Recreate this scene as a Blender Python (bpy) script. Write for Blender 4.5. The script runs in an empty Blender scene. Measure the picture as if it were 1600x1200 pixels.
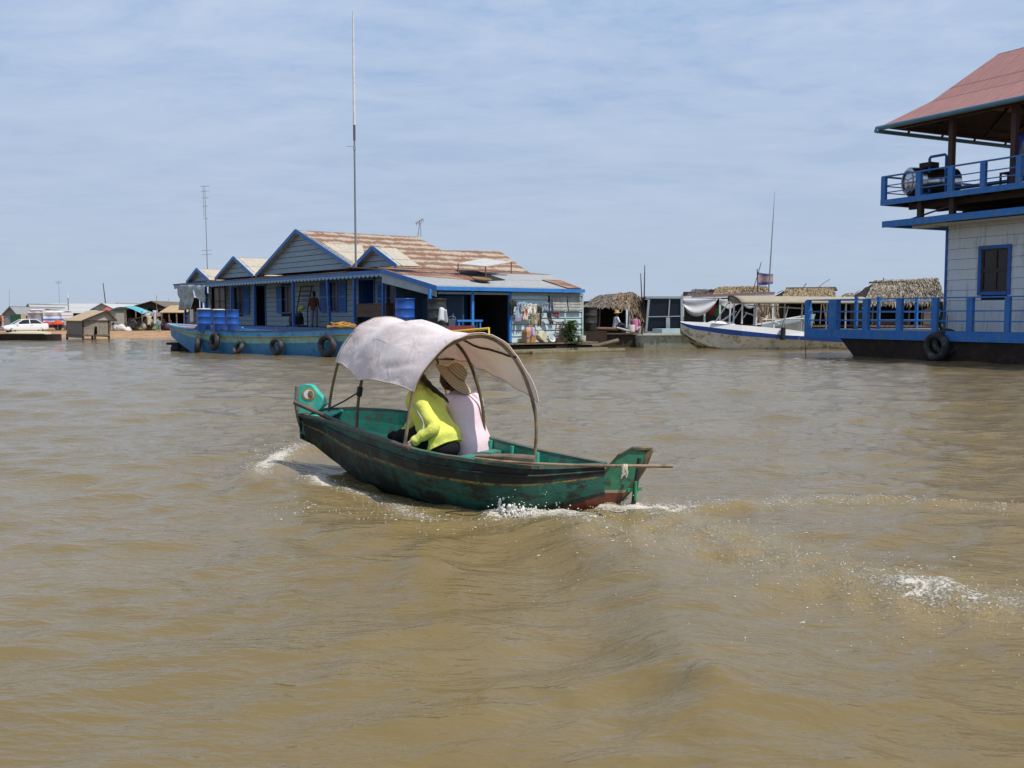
import bpy, bmesh, math, random
import numpy as np
from mathutils import Vector, Matrix, noise as mnoise
R=random.Random(7)
scene=bpy.context.scene; COL=scene.collection
rad=math.radians
# ---------------------------------------------------------------- camera
CAM_H=1.8; FPX=1556.0; PITCH=math.atan((600-492)/FPX)
cd=bpy.data.cameras.new("camera"); cd.lens=35.01; cd.sensor_width=36; cd.clip_end=20000; cd.clip_start=0.05
cam=bpy.data.objects.new("camera",cd); COL.objects.link(cam)
cam.location=(0,0,CAM_H); cam.rotation_euler=(math.pi/2-PITCH,0,0); scene.camera=cam
# ---------------------------------------------------------------- light
SUN_AZ=Vector((.85,-.53,0)).normalized(); SUN_EL=rad(59)
sd=Vector((SUN_AZ.x*math.cos(SUN_EL),SUN_AZ.y*math.cos(SUN_EL),math.sin(SUN_EL)))
sl=bpy.data.lights.new("sun","SUN"); sl.energy=3.8; sl.angle=rad(.53); sl.color=(1,.95,.87)
so=bpy.data.objects.new("sun",sl); COL.objects.link(so); so.rotation_euler=(-sd).to_track_quat('-Z','Y').to_euler(); so.location=(20,-20,30)
scene.view_settings.view_transform='Standard'; scene.view_settings.look='None'; scene.view_settings.exposure=0.0; scene.view_settings.gamma=1
w=bpy.data.worlds.new("World"); scene.world=w; w.use_nodes=True
def N(nt,t,**k):
    n=nt.nodes.new(t)
    for a,b in k.items(): setattr(n,a,b)
    return n
def mth(nt,op,a,b=None,c=None,clamp=False):
    n=nt.nodes.new('ShaderNodeMath'); n.operation=op; n.use_clamp=clamp
    for i,x in enumerate((a,b,c)):
        if x is None: continue
        if isinstance(x,(int,float)): n.inputs[i].default_value=x
        else: nt.links.new(x,n.inputs[i])
    return n.outputs[0]
def ramp(nt,fac,stops,interp='LINEAR'):
    r=nt.nodes.new('ShaderNodeValToRGB'); r.color_ramp.interpolation=interp
    e=r.color_ramp.elements
    while len(e)<len(stops): e.new(.5)
    for i,(p,c) in enumerate(stops):
        e[i].position=p; e[i].color=(*c,1) if len(c)==3 else c
    nt.links.new(fac,r.inputs[0]); return r.outputs[0]
def mixc(nt,f,a,b,bt='MIX'):
    m=nt.nodes.new('ShaderNodeMix'); m.data_type='RGBA'; m.blend_type=bt
    for i,x in ((0,f),(6,a),(7,b)):
        if isinstance(x,(int,float)): m.inputs[i].default_value=x
        elif isinstance(x,tuple): m.inputs[i].default_value=(*x,1)
        else: nt.links.new(x,m.inputs[i])
    return m.outputs[2]
nt=w.node_tree; nt.nodes.clear()
sky=N(nt,'ShaderNodeTexSky'); sky.sky_type='NISHITA'; sky.sun_disc=False; sky.sun_elevation=SUN_EL
sky.sun_rotation=math.atan2(SUN_AZ.x,SUN_AZ.y); sky.altitude=0; sky.air_density=1.0; sky.dust_density=1.6; sky.ozone_density=1.5
tc=N(nt,'ShaderNodeTexCoord'); sep=N(nt,'ShaderNodeSeparateXYZ'); nt.links.new(tc.outputs['Generated'],sep.inputs[0])
zz=mth(nt,'ADD',mth(nt,'MAXIMUM',sep.outputs[2],0.0),.12)
cb=N(nt,'ShaderNodeCombineXYZ'); nt.links.new(mth(nt,'DIVIDE',sep.outputs[0],zz),cb.inputs[0]); nt.links.new(mth(nt,'DIVIDE',sep.outputs[1],zz),cb.inputs[1])
mp=N(nt,'ShaderNodeMapping'); mp.inputs['Rotation'].default_value=(0,0,rad(14)); mp.inputs['Scale'].default_value=(.8,1.2,1); nt.links.new(cb.outputs[0],mp.inputs[0])
n1=N(nt,'ShaderNodeTexNoise'); n1.inputs['Scale'].default_value=1.0; n1.inputs['Detail'].default_value=10; n1.inputs['Roughness'].default_value=.68; n1.inputs['Distortion'].default_value=.35
n2=N(nt,'ShaderNodeTexNoise'); n2.inputs['Scale'].default_value=4.5; n2.inputs['Detail'].default_value=8; n2.inputs['Roughness'].default_value=.6; n2.inputs['Distortion'].default_value=.5
for n in (n1,n2): nt.links.new(mp.outputs[0],n.inputs['Vector'])
cf=mth(nt,'ADD',mth(nt,'MULTIPLY',n1.outputs[0],.68),mth(nt,'MULTIPLY',n2.outputs[0],.34))
cl=ramp(nt,cf,[(.42,(0,0,0)),(.51,(.55,.55,.55)),(.62,(1,1,1))])
elv=ramp(nt,sep.outputs[2],[(.0,(.1,.1,.1)),(.12,(.45,.45,.45)),(.30,(1,1,1))])
fac=mth(nt,'MULTIPLY',mth(nt,'MULTIPLY',cl,elv),.72)
hz=ramp(nt,sep.outputs[2],[(.0,(1,1,1)),(.30,(.88,.88,.88)),(.60,(0,0,0))])
hc_=ramp(nt,sep.outputs[2],[(.0,(.385,.455,.560)),(.05,(.375,.460,.585)),(.16,(.345,.440,.60)),(.36,(.235,.385,.640))])
vm=N(nt,'ShaderNodeVectorMath'); vm.operation='SCALE'; vm.inputs[3].default_value=10; nt.links.new(hc_,vm.inputs[0])
skyc=mixc(nt,hz,sky.outputs[0],vm.outputs[0])
skyc=mixc(nt,fac,skyc,(5.0,5.7,6.9))
bg=N(nt,'ShaderNodeBackground'); bg.inputs[1].default_value=.120; nt.links.new(skyc,bg.inputs[0])
ow=N(nt,'ShaderNodeOutputWorld'); nt.links.new(bg.outputs[0],ow.inputs[0])
# ---------------------------------------------------------------- projection helpers (find where a measured direction meets a real plane)
CP,SP=math.cos(PITCH),math.sin(PITCH)
def ray(px,py):
    u=(px-800)/FPX; v=(600-py)/FPX
    return Vector((u,CP+v*SP,-SP+v*CP))
EYE=Vector((0,0,CAM_H))
def at(px,py,Y):
    d=ray(px,py); return EYE+d*(Y/d.y)
def atz(px,py,z=0.0):
    d=ray(px,py); return EYE+d*((z-CAM_H)/d.z)
class Frame:
    def __init__(s,o,ang):
        s.o=Vector(o); s.a=ang; s.ex=Vector((math.cos(ang),math.sin(ang),0)); s.ey=Vector((-math.sin(ang),math.cos(ang),0)); s.ez=Vector((0,0,1))
    def loc(s,p): d=Vector(p)-s.o; return Vector((d.dot(s.ex),d.dot(s.ey),d.z))
    def wor(s,p): return s.o+s.ex*p[0]+s.ey*p[1]+s.ez*p[2]
    def pl(s,px,py,pt,n):            # ray against a local plane (point, normal)
        d=ray(px,py); D=Vector((d.dot(s.ex),d.dot(s.ey),d.z)); E=s.loc(EYE); n=Vector(n)
        return E+D*((Vector(pt)-E).dot(n)/D.dot(n))
    def X(s,px,py,x): return s.pl(px,py,(x,0,0),(1,0,0))
    def Y(s,px,py,y): return s.pl(px,py,(0,y,0),(0,1,0))
    def Z(s,px,py,z): return s.pl(px,py,(0,0,z),(0,0,1))
# ---------------------------------------------------------------- mesh builder
class MB:
    def __init__(s): s.v=[];s.f=[];s.m=[];s.u=[];s.s=[]
    def add(s,vs,fs,m=0,uv=None,sm=False):
        o=len(s.v); s.v+= [tuple(p) for p in vs]
        for i,f in enumerate(fs):
            s.f.append([o+k for k in f]); s.m.append(m); s.s.append(sm)
            s.u.append(uv[i] if uv else [(0,0)]*len(f))
        return s
    def box(s,x0,x1,y0,y1,z0,z1,m=0):
        v=[(x0,y0,z0),(x1,y0,z0),(x1,y1,z0),(x0,y1,z0),(x0,y0,z1),(x1,y0,z1),(x1,y1,z1),(x0,y1,z1)]
        return s.add(v,[(3,2,1,0),(4,5,6,7),(0,1,5,4),(1,2,6,5),(2,3,7,6),(3,0,4,7)],m)
    def hexa(s,b,t,m=0):
        return s.add(list(b)+list(t),[(3,2,1,0),(4,5,6,7),(0,1,5,4),(1,2,6,5),(2,3,7,6),(3,0,4,7)],m)
    def beam(s,p,q,w=.1,h=.1,m=0,up=(0,0,1)):
        p=Vector(p);q=Vector(q); d=(q-p).normalized(); up=Vector(up)
        if abs(d.dot(up))>.97: up=Vector((1,0,0))
        x=d.cross(up).normalized()*(w/2); y=x.cross(d).normalized()*(h/2)
        return s.hexa([p-x-y,p+x-y,p+x+y,p-x+y],[q-x-y,q+x-y,q+x+y,q-x+y],m)
    def tube(s,pts,r=.02,n=8,m=0,cap=True):
        pts=[Vector(p) for p in pts]; k=len(pts)
        if isinstance(r,(int,float)): r=[r]*k
        vs=[];ref=None
        for i,p in enumerate(pts):
            d=(pts[min(i+1,k-1)]-pts[max(i-1,0)]).normalized()
            if ref is None:
                ref=Vector((0,0,1)) if abs(d.z)<.9 else Vector((1,0,0))
            x=(ref-d*ref.dot(d)).normalized(); ref=x; y=d.cross(x)
            for j in range(n):
                a=2*math.pi*j/n; vs.append(p+(x*math.cos(a)+y*math.sin(a))*r[i])
        fs=[(i*n+j,i*n+(j+1)%n,(i+1)*n+(j+1)%n,(i+1)*n+j) for i in range(k-1) for j in range(n)]
        o=len(vs); s.add(vs,fs,m,sm=True)
        if cap: s.add(vs[:n],[tuple(range(n))[::-1]],m); s.add(vs[-n:],[tuple(range(n))],m)
        return s
    def lathe(s,prof,n=20,c=(0,0,0),ax=(0,0,1),m=0,sm=True,sc=(1,1)):
        ax=Vector(ax).normalized(); q=Vector((0,0,1)).rotation_difference(ax).to_matrix(); c=Vector(c); vs=[]
        for r_,z_ in prof:
            for j in range(n):
                a=2*math.pi*j/n; vs.append(c+q@Vector((r_*math.cos(a)*sc[0],r_*math.sin(a)*sc[1],z_)))
        fs=[(i*n+j,i*n+(j+1)%n,(i+1)*n+(j+1)%n,(i+1)*n+j) for i in range(len(prof)-1) for j in range(n)]
        return s.add(vs,fs,m,sm=sm)
    def torus(s,c,ax,R_,r_,n=28,k=12,m=0,sq=1.0):
        ax=Vector(ax).normalized(); q=Vector((0,0,1)).rotation_difference(ax).to_matrix(); c=Vector(c); vs=[]
        for i in range(n):
            a=2*math.pi*i/n
            for j in range(k):
                b=2*math.pi*j/k; vs.append(c+q@Vector(((R_+r_*math.cos(b))*math.cos(a),(R_+r_*math.cos(b))*math.sin(a),r_*sq*math.sin(b))))
        fs=[(i*k+j,((i+1)%n)*k+j,((i+1)%n)*k+(j+1)%k,i*k+(j+1)%k) for i in range(n) for j in range(k)]
        return s.add(vs,fs,m,sm=True)
    def poly(s,pts,m=0,uv=None): return s.add(pts,[tuple(range(len(pts)))],m,[uv] if uv else None)
    def prism(s,poly,vec,m=0,uv=None):      # closed slab of a polygon
        n=len(poly); a=[Vector(p) for p in poly]; b=[p+Vector(vec) for p in a]
        s.add(a,[tuple(range(n))],m,[uv] if uv else None); s.add(b,[tuple(range(n))[::-1]],m,[uv[::-1]] if uv else None)
        s.add(a+b,[(i,(i+1)%n,n+(i+1)%n,n+i) for i in range(n)],m); return s
    def ball(s,c,r,n=12,k=8,m=0,jit=0,seed=0):
        if isinstance(r,(int,float)): r=(r,r,r)
        vs=[];c=Vector(c)
        for i in range(k+1):
            t=math.pi*i/k
            for j in range(n):
                a=2*math.pi*j/n; d=Vector((math.sin(t)*math.cos(a),math.sin(t)*math.sin(a),math.cos(t)))
                q=1+jit*mnoise.noise(d*1.7+Vector((seed,seed*2.3,0)))
                vs.append(c+Vector((d.x*r[0],d.y*r[1],d.z*r[2]))*q)
        fs=[(i*n+j,(i+1)*n+j,(i+1)*n+(j+1)%n,i*n+(j+1)%n) for i in range(k) for j in range(n)]
        return s.add(vs,fs,m,sm=True)
    def grid(s,fn,nu,nv,m=0,uvs=None,sm=True):
        vs=[fn(i/nu,j/nv) for j in range(nv+1) for i in range(nu+1)]
        fs=[];uv=[]
        for j in range(nv):
            for i in range(nu):
                k=j*(nu+1)+i; fs.append((k,k+1,k+nu+2,k+nu+1))
                if uvs: uv.append([(uvs[0]*a/nu,uvs[1]*b/nv) for a,b in ((i,j),(i+1,j),(i+1,j+1),(i,j+1))])
        return s.add(vs,fs,m,uv or None,sm)
    def mesh(s,me,mat=None,m=0):
        o=len(s.v); vs=[p.co.copy() for p in me.vertices]
        if mat: vs=[mat@p for p in vs]
        s.v+=[tuple(p) for p in vs]
        for f in me.polygons:
            s.f.append([o+k for k in f.vertices]); s.m.append(m); s.s.append(True); s.u.append([(0,0)]*len(f.vertices))
        return s
    def xf(s,M,i0=0):
        for i in range(i0,len(s.v)): s.v[i]=tuple(M@Vector(s.v[i]))
        return s
    def build(s,name,mats,parent=None,solid=0,bevel=0,loc=None,rz=0):
        me=bpy.data.meshes.new(name); me.from_pydata(s.v,[],s.f)
        if not isinstance(mats,(list,tuple)): mats=[mats]
        for q in mats: me.materials.append(q)
        me.polygons.foreach_set('material_index',s.m); me.polygons.foreach_set('use_smooth',s.s)
        ul=me.uv_layers.new(name='UVMap'); fl=[c for f in s.u for p in f for c in p]; ul.data.foreach_set('uv',fl)
        me.validate(); me.update()
        o=bpy.data.objects.new(name,me); COL.objects.link(o)
        if parent: o.parent=parent
        if loc is not None: o.location=loc
        if rz: o.rotation_euler=(0,0,rz)
        if solid:
            q=o.modifiers.new('solid','SOLIDIFY'); q.thickness=solid; q.offset=0
        if bevel:
            q=o.modifiers.new('bevel','BEVEL'); q.width=bevel; q.segments=2; q.limit_method='ANGLE'
        return o
def tag(o,label=None,cat=None,group=None,kind=None):
    if label: o['label']=label
    if cat: o['category']=cat
    if group: o['group']=group
    if kind: o['kind']=kind
    return o
def thing(name,label,cat,loc=(0,0,0),rz=0,group=None):
    o=bpy.data.objects.new(name,None); COL.objects.link(o); o.empty_display_size=.2
    o.location=loc; o.rotation_euler=(0,0,rz); return tag(o,label,cat,group)
def copy_tree(o,parent=None):
    c=o.copy(); COL.objects.link(c); c.parent=parent
    for ch in list(o.children): copy_tree(ch,c)
    return c
# ---------------------------------------------------------------- materials
MATS={}
def mat(name,col,rough=.6,var=.18,scale=5,wear=None,wamt=.5,wscale=3,bump=0,bscale=30,metal=0,st=(1,1,1),spec=.4,trans=0,rand=0,grain=None):
    if name in MATS: return MATS[name]
    m=bpy.data.materials.new(name); m.use_nodes=True; t=m.node_tree; b=t.nodes['Principled BSDF']; MATS[name]=m
    b.inputs['Roughness'].default_value=rough; b.inputs['Metallic'].default_value=metal; b.inputs['Specular IOR Level'].default_value=spec
    tc=N(t,'ShaderNodeTexCoord'); mp=N(t,'ShaderNodeMapping'); mp.inputs['Scale'].default_value=st; t.links.new(tc.outputs['Object'],mp.inputs[0])
    n=N(t,'ShaderNodeTexNoise'); n.inputs['Scale'].default_value=scale; n.inputs['Detail'].default_value=5; n.inputs['Roughness'].default_value=.65; t.links.new(mp.outputs[0],n.inputs['Vector'])
    lo=tuple(c*(1-var) for c in col); hi=tuple(min(1,c*(1+var)) for c in col)
    c=ramp(t,n.outputs[0],[(.3,lo),(.7,hi)])
    if wear:
        n2=N(t,'ShaderNodeTexNoise'); n2.inputs['Scale'].default_value=wscale; n2.inputs['Detail'].default_value=9; n2.inputs['Roughness'].default_value=.72; t.links.new(mp.outputs[0],n2.inputs['Vector'])
        e=1-wamt; f=ramp(t,n2.outputs[0],[(max(0,.32+.36*e-.05),(0,0,0)),(min(1,.32+.36*e+.05),(1,1,1))])
        c=mixc(t,f,c,wear)
    if rand:
        g=N(t,'ShaderNodeNewGeometry'); c=mixc(t,1.0,c,ramp(t,g.outputs['Random Per Island'],[(0,(1-rand,)*3),(1,(1+rand,1+rand,1+rand*.9))]),'MULTIPLY')
    t.links.new(c,b.inputs['Base Color'])
    if bump:
        n3=N(t,'ShaderNodeTexNoise'); n3.inputs['Scale'].default_value=bscale; n3.inputs['Detail'].default_value=4; t.links.new(mp.outputs[0],n3.inputs['Vector'])
        bp=N(t,'ShaderNodeBump'); bp.inputs['Strength'].default_value=bump; bp.inputs['Distance'].default_value=.02; t.links.new(n3.outputs[0],bp.inputs['Height']); t.links.new(bp.outputs[0],b.inputs['Normal'])
    if trans:
        tr=N(t,'ShaderNodeBsdfTranslucent'); t.links.new(c,tr.inputs[0]); ms=N(t,'ShaderNodeMixShader'); ms.inputs[0].default_value=trans
        t.links.new(b.outputs[0],ms.inputs[1]); t.links.new(tr.outputs[0],ms.inputs[2]); t.links.new(ms.outputs[0],t.nodes['Material Output'].inputs[0])
    return m
def roofmat(name,base,rust,pitch=.78,amt=.5,corr=.19,stripe=1.0):
    """weathered corrugated sheet: u runs along the eave, v down the slope (metres)"""
    m=bpy.data.materials.new(name); m.use_nodes=True; t=m.node_tree; b=t.nodes['Principled BSDF']; b.inputs['Roughness'].default_value=.62; b.inputs['Specular IOR Level'].default_value=.3
    uv=N(t,'ShaderNodeUVMap'); sp=N(t,'ShaderNodeSeparateXYZ'); t.links.new(uv.outputs[0],sp.inputs[0]); u,v=sp.outputs[0],sp.outputs[1]
    row=mth(t,'FLOOR',mth(t,'DIVIDE',v,pitch)); fr=mth(t,'FRACT',mth(t,'DIVIDE',v,pitch))
    cb=N(t,'ShaderNodeCombineXYZ'); t.links.new(mth(t,'MULTIPLY',u,.9),cb.inputs[0]); t.links.new(mth(t,'MULTIPLY',row,3.7),cb.inputs[1])
    n=N(t,'ShaderNodeTexNoise'); n.inputs['Scale'].default_value=1.1; n.inputs['Detail'].default_value=4; t.links.new(cb.outputs[0],n.inputs['Vector'])
    cb2=N(t,'ShaderNodeCombineXYZ'); t.links.new(mth(t,'MULTIPLY',u,7),cb2.inputs[0]); t.links.new(mth(t,'MULTIPLY',v,1.6),cb2.inputs[1])
    n2=N(t,'ShaderNodeTexNoise'); n2.inputs['Scale'].default_value=1; n2.inputs['Detail'].default_value=5; t.links.new(cb2.outputs[0],n2.inputs['Vector'])
    x=mth(t,'ADD',mth(t,'MULTIPLY',mth(t,'SUBTRACT',n.outputs[0],.5),3.4),mth(t,'MULTIPLY',mth(t,'SUBTRACT',n2.outputs[0],.5),2.6))
    x=mth(t,'ADD',x,mth(t,'MULTIPLY',mth(t,'SUBTRACT',mth(t,'ABSOLUTE',mth(t,'SUBTRACT',fr,.42)),.25),3.2*stripe))
    f=ramp(t,mth(t,'ADD',x,amt),[(.36,(0,0,0)),(.62,(1,1,1))])
    c=mixc(t,f,ramp(t,n2.outputs[0],[(.3,tuple(k*.78 for k in base)),(.7,base)]),ramp(t,n2.outputs[0],[(.3,tuple(k*.6 for k in rust)),(.7,rust)]))
    seam=mth(t,'LESS_THAN',fr,.045); c=mixc(t,mth(t,'MULTIPLY',seam,.55),c,(.08,.05,.035))
    us=mth(t,'LESS_THAN',mth(t,'FRACT',mth(t,'DIVIDE',u,.86)),.03); c=mixc(t,mth(t,'MULTIPLY',us,.4),c,(.1,.07,.05))
    t.links.new(c,b.inputs['Base Color'])
    h=mth(t,'SINE',mth(t,'MULTIPLY',u,2*math.pi/corr)); bp=N(t,'ShaderNodeBump'); bp.inputs['Strength'].default_value=.35; bp.inputs['Distance'].default_value=.02; t.links.new(h,bp.inputs['Height']); t.links.new(bp.outputs[0],b.inputs['Normal'])
    return m
WOODD=mat('dark_wood',(.055,.036,.025),.75,.35,4,st=(1,1,6),bump=.3)
WOOD=mat('grey_wood',(.20,.155,.11),.8,.3,5,bump=.4,wear=(.1,.075,.055),wamt=.35)
BAMB=mat('bamboo',(.26,.19,.115),.55,.25,9,wear=(.13,.095,.06),wamt=.35)
BLACK=mat('black_rubber',(.018,.018,.019),.7,.3,8,bump=.2)
TYRE=mat('tyre_rubber',(.026,.025,.025),.65,.35,6,wear=(.10,.095,.09),wamt=.3,bump=.3)
BLUE=mat('blue_paint',(.026,.17,.50),.5,.16,4,wear=(.10,.19,.33),wamt=.32,wscale=6,st=(1,1,.5))
BLUED=mat('deep_blue_paint',(.022,.11,.38),.5,.14,4,wear=(.04,.07,.17),wamt=.25)
WALLB=mat('bluegrey_boards',(.27,.36,.43),.65,.10,2.5,wear=(.20,.25,.30),wamt=.16,st=(1,1,2))
PALEB=mat('pale_blue_boards',(.50,.64,.68),.6,.08,2.5,wear=(.40,.50,.52),wamt=.2)
WHITE=mat('white_paint',(.78,.78,.77),.45,.06,4,wear=(.55,.54,.5),wamt=.22)
INK=mat('dark_gap_interior',(.012,.012,.014),.8,.3,3)
GLASS=mat('dark_window_glass',(.013,.017,.027),.28,.2,3,spec=.25)
DRUMB=mat('blue_plastic',(.018,.095,.40),.35,.10,3,wear=(.10,.17,.36),wamt=.16,spec=.5)
DRUMK=mat('black_drum_paint',(.03,.033,.035),.5,.25,3,wear=(.09,.085,.075),wamt=.25)
SKIN=mat('skin',(.30,.155,.095),.55,.08,20,spec=.35)
SKIND=mat('dark_skin',(.16,.08,.05),.55,.08,20,spec=.35)
HAIR=mat('black_hair',(.010,.008,.007),.4,.3,30,st=(1,1,.2))
STEEL=mat('grey_steel',(.42,.43,.44),.4,.12,4,metal=.6)
THATCH=mat('thatch',(.25,.195,.12),.9,.3,4,rand=.5)
THATCHG=mat('grey_thatch',(.25,.22,.18),.9,.3,4,rand=.6)
# ================================================================ near boat geometry (needed by the water too)
def crv(pts,n):
    """Catmull-Rom through points"""
    P=[Vector(p) for p in pts]; P=[P[0]*2-P[1]]+P+[P[-1]*2-P[-2]]; out=[]; k=len(P)-3
    for i in range(n+1):
        t=i/n*k; a=min(int(t),k-1); t-=a; p0,p1,p2,p3=P[a:a+4]
        out.append(.5*((2*p1)+(p2-p0)*t+(2*p0-5*p1+4*p2-p3)*t*t+(3*p1-p0-3*p2+p3)*t**3))
    return out
BOW=atz(467,640,.72); 
NEAR=[atz(*q) for q in ((468,649,.66),(486,652,.645),(511,658,.62),(557,673,.60),(600,688,.57),(630,698,.55),(664,708,.53),(731,719,.50),(780,726,.47),(837,731,.445),(900,729,.43),(945,727,.42))]
FAR=[atz(*q) for q in ((468,649,.665),(496,642,.69),(530,639,.715),(565,639,.72),(641,645,.70),(705,664,.62),(761,684,.55),(836,704,.50),(895,716,.45),(945,726,.42))]
AX=(Vector((.9,9.2,0))-Vector((-2.45,11.5,0))).normalized(); AX0=Vector((-2.45,11.5,0))
def resamp(pts,n):
    c=crv(pts,80); ts=[(p-AX0).dot(AX) for p in c]
    L0,L1=0,(c[-1]-AX0).dot(AX); out=[]
    for i in range(n+1):
        t=L0+(L1-L0)*i/n; j=0
        while j<len(c)-2 and ts[j+1]<t: j+=1
        f=(t-ts[j])/max(1e-6,ts[j+1]-ts[j]); out.append(c[j].lerp(c[j+1],min(1,max(0,f))))
    return out
NS=36; GN=resamp(NEAR,NS); GF=resamp(FAR,NS)
# ================================================================ water
def seg_dist(X,Y,pts):
    d=np.full(X.shape,1e9); side=np.zeros(X.shape); tt=np.zeros(X.shape); L=0
    for (x0,y0),(x1,y1) in zip(pts[:-1],pts[1:]):
        dx,dy=x1-x0,y1-y0; l=math.hypot(dx,dy); t=np.clip(((X-x0)*dx+(Y-y0)*dy)/(l*l),0,1)
        q=np.hypot(X-x0-t*dx,Y-y0-t*dy); s=np.sign((X-x0)*dy-(Y-y0)*dx); k=q<d
        d=np.where(k,q,d); side=np.where(k,s,side); tt=np.where(k,L+t*l,tt); L+=l
    return d,side,tt/L
def wl(pix,z=0): return [tuple(p)[:2] for p in crv([atz(a,b,z) for a,b in pix],24)]
def make_water():
    inner=np.linspace(rad(-36),rad(36),760); outer=np.concatenate([np.linspace(rad(-180),rad(-36.2),60)[:-1],inner,np.linspace(rad(36.2),rad(180),60)[1:]])
    r=np.concatenate([np.geomspace(1.2,42,760),np.geomspace(42.4,12000,200)])
    A,Rr=np.meshgrid(outer,r); X=Rr*np.sin(A); Y=Rr*np.cos(A); Z=np.zeros_like(X); rs=np.random.RandomState(3)
    fade=lambda lam: np.clip(2.2-Rr/(lam*30),0,1)
    # wind ripple field, gently directional
    for lam,amp,n in ((3.4,.020,6),(1.7,.016,9),(.85,.0115,14),(.45,.0072,16),(.24,.0022,10)):
        for k in range(n):
            th=rs.normal(rad(100),.62); l=lam*rs.uniform(.75,1.3); ph=rs.uniform(0,6.28); kx,ky=math.cos(th)*6.283/l,math.sin(th)*6.283/l
            wgt=np.sin(X*kx*.13+Y*ky*.11+ph*3)*.5+.6
            s=np.sin(X*kx+Y*ky+ph+.5*np.sin(Y*ky*.35+X*.7+ph)); Z+=amp/math.sqrt(n)*1.5*wgt*(s+.25*np.abs(s))*fade(l)
    calm=np.ones_like(Z); F=np.zeros_like(Z)
    def g(d,w): return np.exp(-(d/w)**2)
    # stern wave: smooth rolling ridge that swings toward the camera
    rid=wl([(830,812),(890,838),(960,895),(1035,970),(1095,1060),(1130,1140),(1175,1260)])
    d,s,t=seg_dist(X,Y,rid); sd_=d*s
    Z+=np.where(t<=0.999,1,0)*(.118*(1-.30*t))*(np.where(sd_>0,g(d,.36),g(d,.68)))*np.clip(t*9+.25,0,1)
    Z-=.030*g(np.hypot(d-.75,0),.36)*(s<0)*(1-.4*t)
    F+= .30*g(d,.25)*np.clip(1-t*3.2,0,1)
    # bow wave
    bw=wl([(505,705),(468,712),(428,728),(408,748),(440,775),(500,800),(575,815)])
    d,s,t=seg_dist(X,Y,bw); Z+=.12*g(d,.30)*np.clip(1.12-t*1.1,.0,1); F+=.62*g(d,.16)*np.clip(1-abs(t-.28)*2.2,0,1)+.40*g(d,.45)*np.clip(1-abs(t-.3)*2.4,0,1)
    st=wl([(484,745),(520,762),(560,775),(600,785),(650,805),(700,818),(780,825)])
    d,s,t=seg_dist(X,Y,st); Z+=.008*g(d,.3); F+=.62*g(d,.13)*(1-.55*t)+.20*g(d,.4)*(1-.3*t)
    st=wl([(480,760),(520,790),(590,800),(680,830),(760,850)])
    d,s,t=seg_dist(X,Y,st); F+=.30*g(d,.2)*(1-.4*t)
    # diverging wave on the near side: trough and small crest fanning left
    tr=wl([(455,835),(520,862),(590,868),(650,850),(700,842)]); d,s,t=seg_dist(X,Y,tr); Z-=.050*g(d,.22)
    cr=wl([(430,850),(520,885),(640,870),(700,850),(800,845)]); d,s,t=seg_dist(X,Y,cr); Z+=.045*g(d,.26)
    for q,(a,w_) in (([(690,845),(660,890),(700,960),(760,1010)],(.030,.22)),([(560,905),(620,895),(690,900)],(.028,.12)),([(440,935),(520,945),(620,925),(680,895)],(.026,.13)),([(560,1010),(640,1000),(690,985)],(.022,.12)),
                     ([(960,1000),(1060,1045),(1130,1130)],(.03,.2)),([(900,1090),(1040,1080),(1110,1100)],(.025,.16)),([(1150,1040),(1290,1060),(1400,1100),(1520,1190)],(.03,.25)),([(780,870),(880,900),(930,960),(900,1030)],(-.035,.3))):
        d,s,t=seg_dist(X,Y,wl(q)); Z+=a*g(d,w_)
    # splash and propeller wash behind the stern
    sp=wl([(778,808),(800,806),(850,812),(890,822),(935,842),(985,868)]); d,s,t=seg_dist(X,Y,sp)
    nz=np.zeros_like(Z)
    for k in range(26):
        th=rs.uniform(0,6.28); l=rs.uniform(.22,1.1); nz+=np.sin((X*math.cos(th)+Y*math.sin(th))*6.283/l+rs.uniform(0,6.28))
    nz/=math.sqrt(26); near=np.clip(1.5-Rr/16,0,1)
    Z+=(.050+.022*np.clip(nz,-.6,2))*g(d,.15)*(1-.6*t)*near; F+=.78*g(d,.22)*(1-.72*t)
    ws=wl([(955,800),(1060,800),(1200,790),(1400,790),(1640,805)]); d,s,t=seg_dist(X,Y,ws); Z+=.055*g(d,.34)+.012*nz*g(d,.3)*near; F+=.52*g(d,.22)*(1-.30*t)
    ws=wl([(960,790),(1080,830),(1200,860),(1330,905),(1450,935),(1540,950),(1640,955)]); d,s,t=seg_dist(X,Y,ws); Z+=.011*nz*g(d,.42)*near+.03*g(d,.3); F+=.34*g(d,.50)
    ws=wl([(1385,905),(1440,930),(1490,945),(1530,955)]); d,s,t=seg_dist(X,Y,ws); Z+=(.03+.016*nz)*g(d,.2)*near; F+=.30*g(d,.26)*np.clip(1.1-1.6*np.abs(t-.55),0,1)
    ws=wl([(1390,905),(1450,905),(1520,915),(1600,945)]); d,s,t=seg_dist(X,Y,ws); F+=.24*g(d,.26)*np.clip(t*1.6,0,1); Z+=.01*nz*g(d,.16)*near
    d,s,t=seg_dist(X,Y,wl([(990,830),(1120,880),(1300,940),(1640,1040)])); F+=.20*g(d,.75); Z+=.008*nz*g(d,.7)*near
    # keep the sheet out of the boat's inside
    hp=[tuple(p)[:2] for p in crv([(GN[i]+GF[i])/2 for i in range(1,NS)],20)]; d,s,t=seg_dist(X,Y,hp)
    wid=np.where(t>.14,.42*np.sin(math.pi*np.clip((t-.14)/.86*.95,0,1))**.7,0); kk=np.clip((wid-d)/.12,0,1); kk=kk*kk*(3-2*kk); Z=Z*(1-kk)+kk*np.minimum(Z,-.06)
    Z=np.clip(Z,-.16,.24); 
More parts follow.
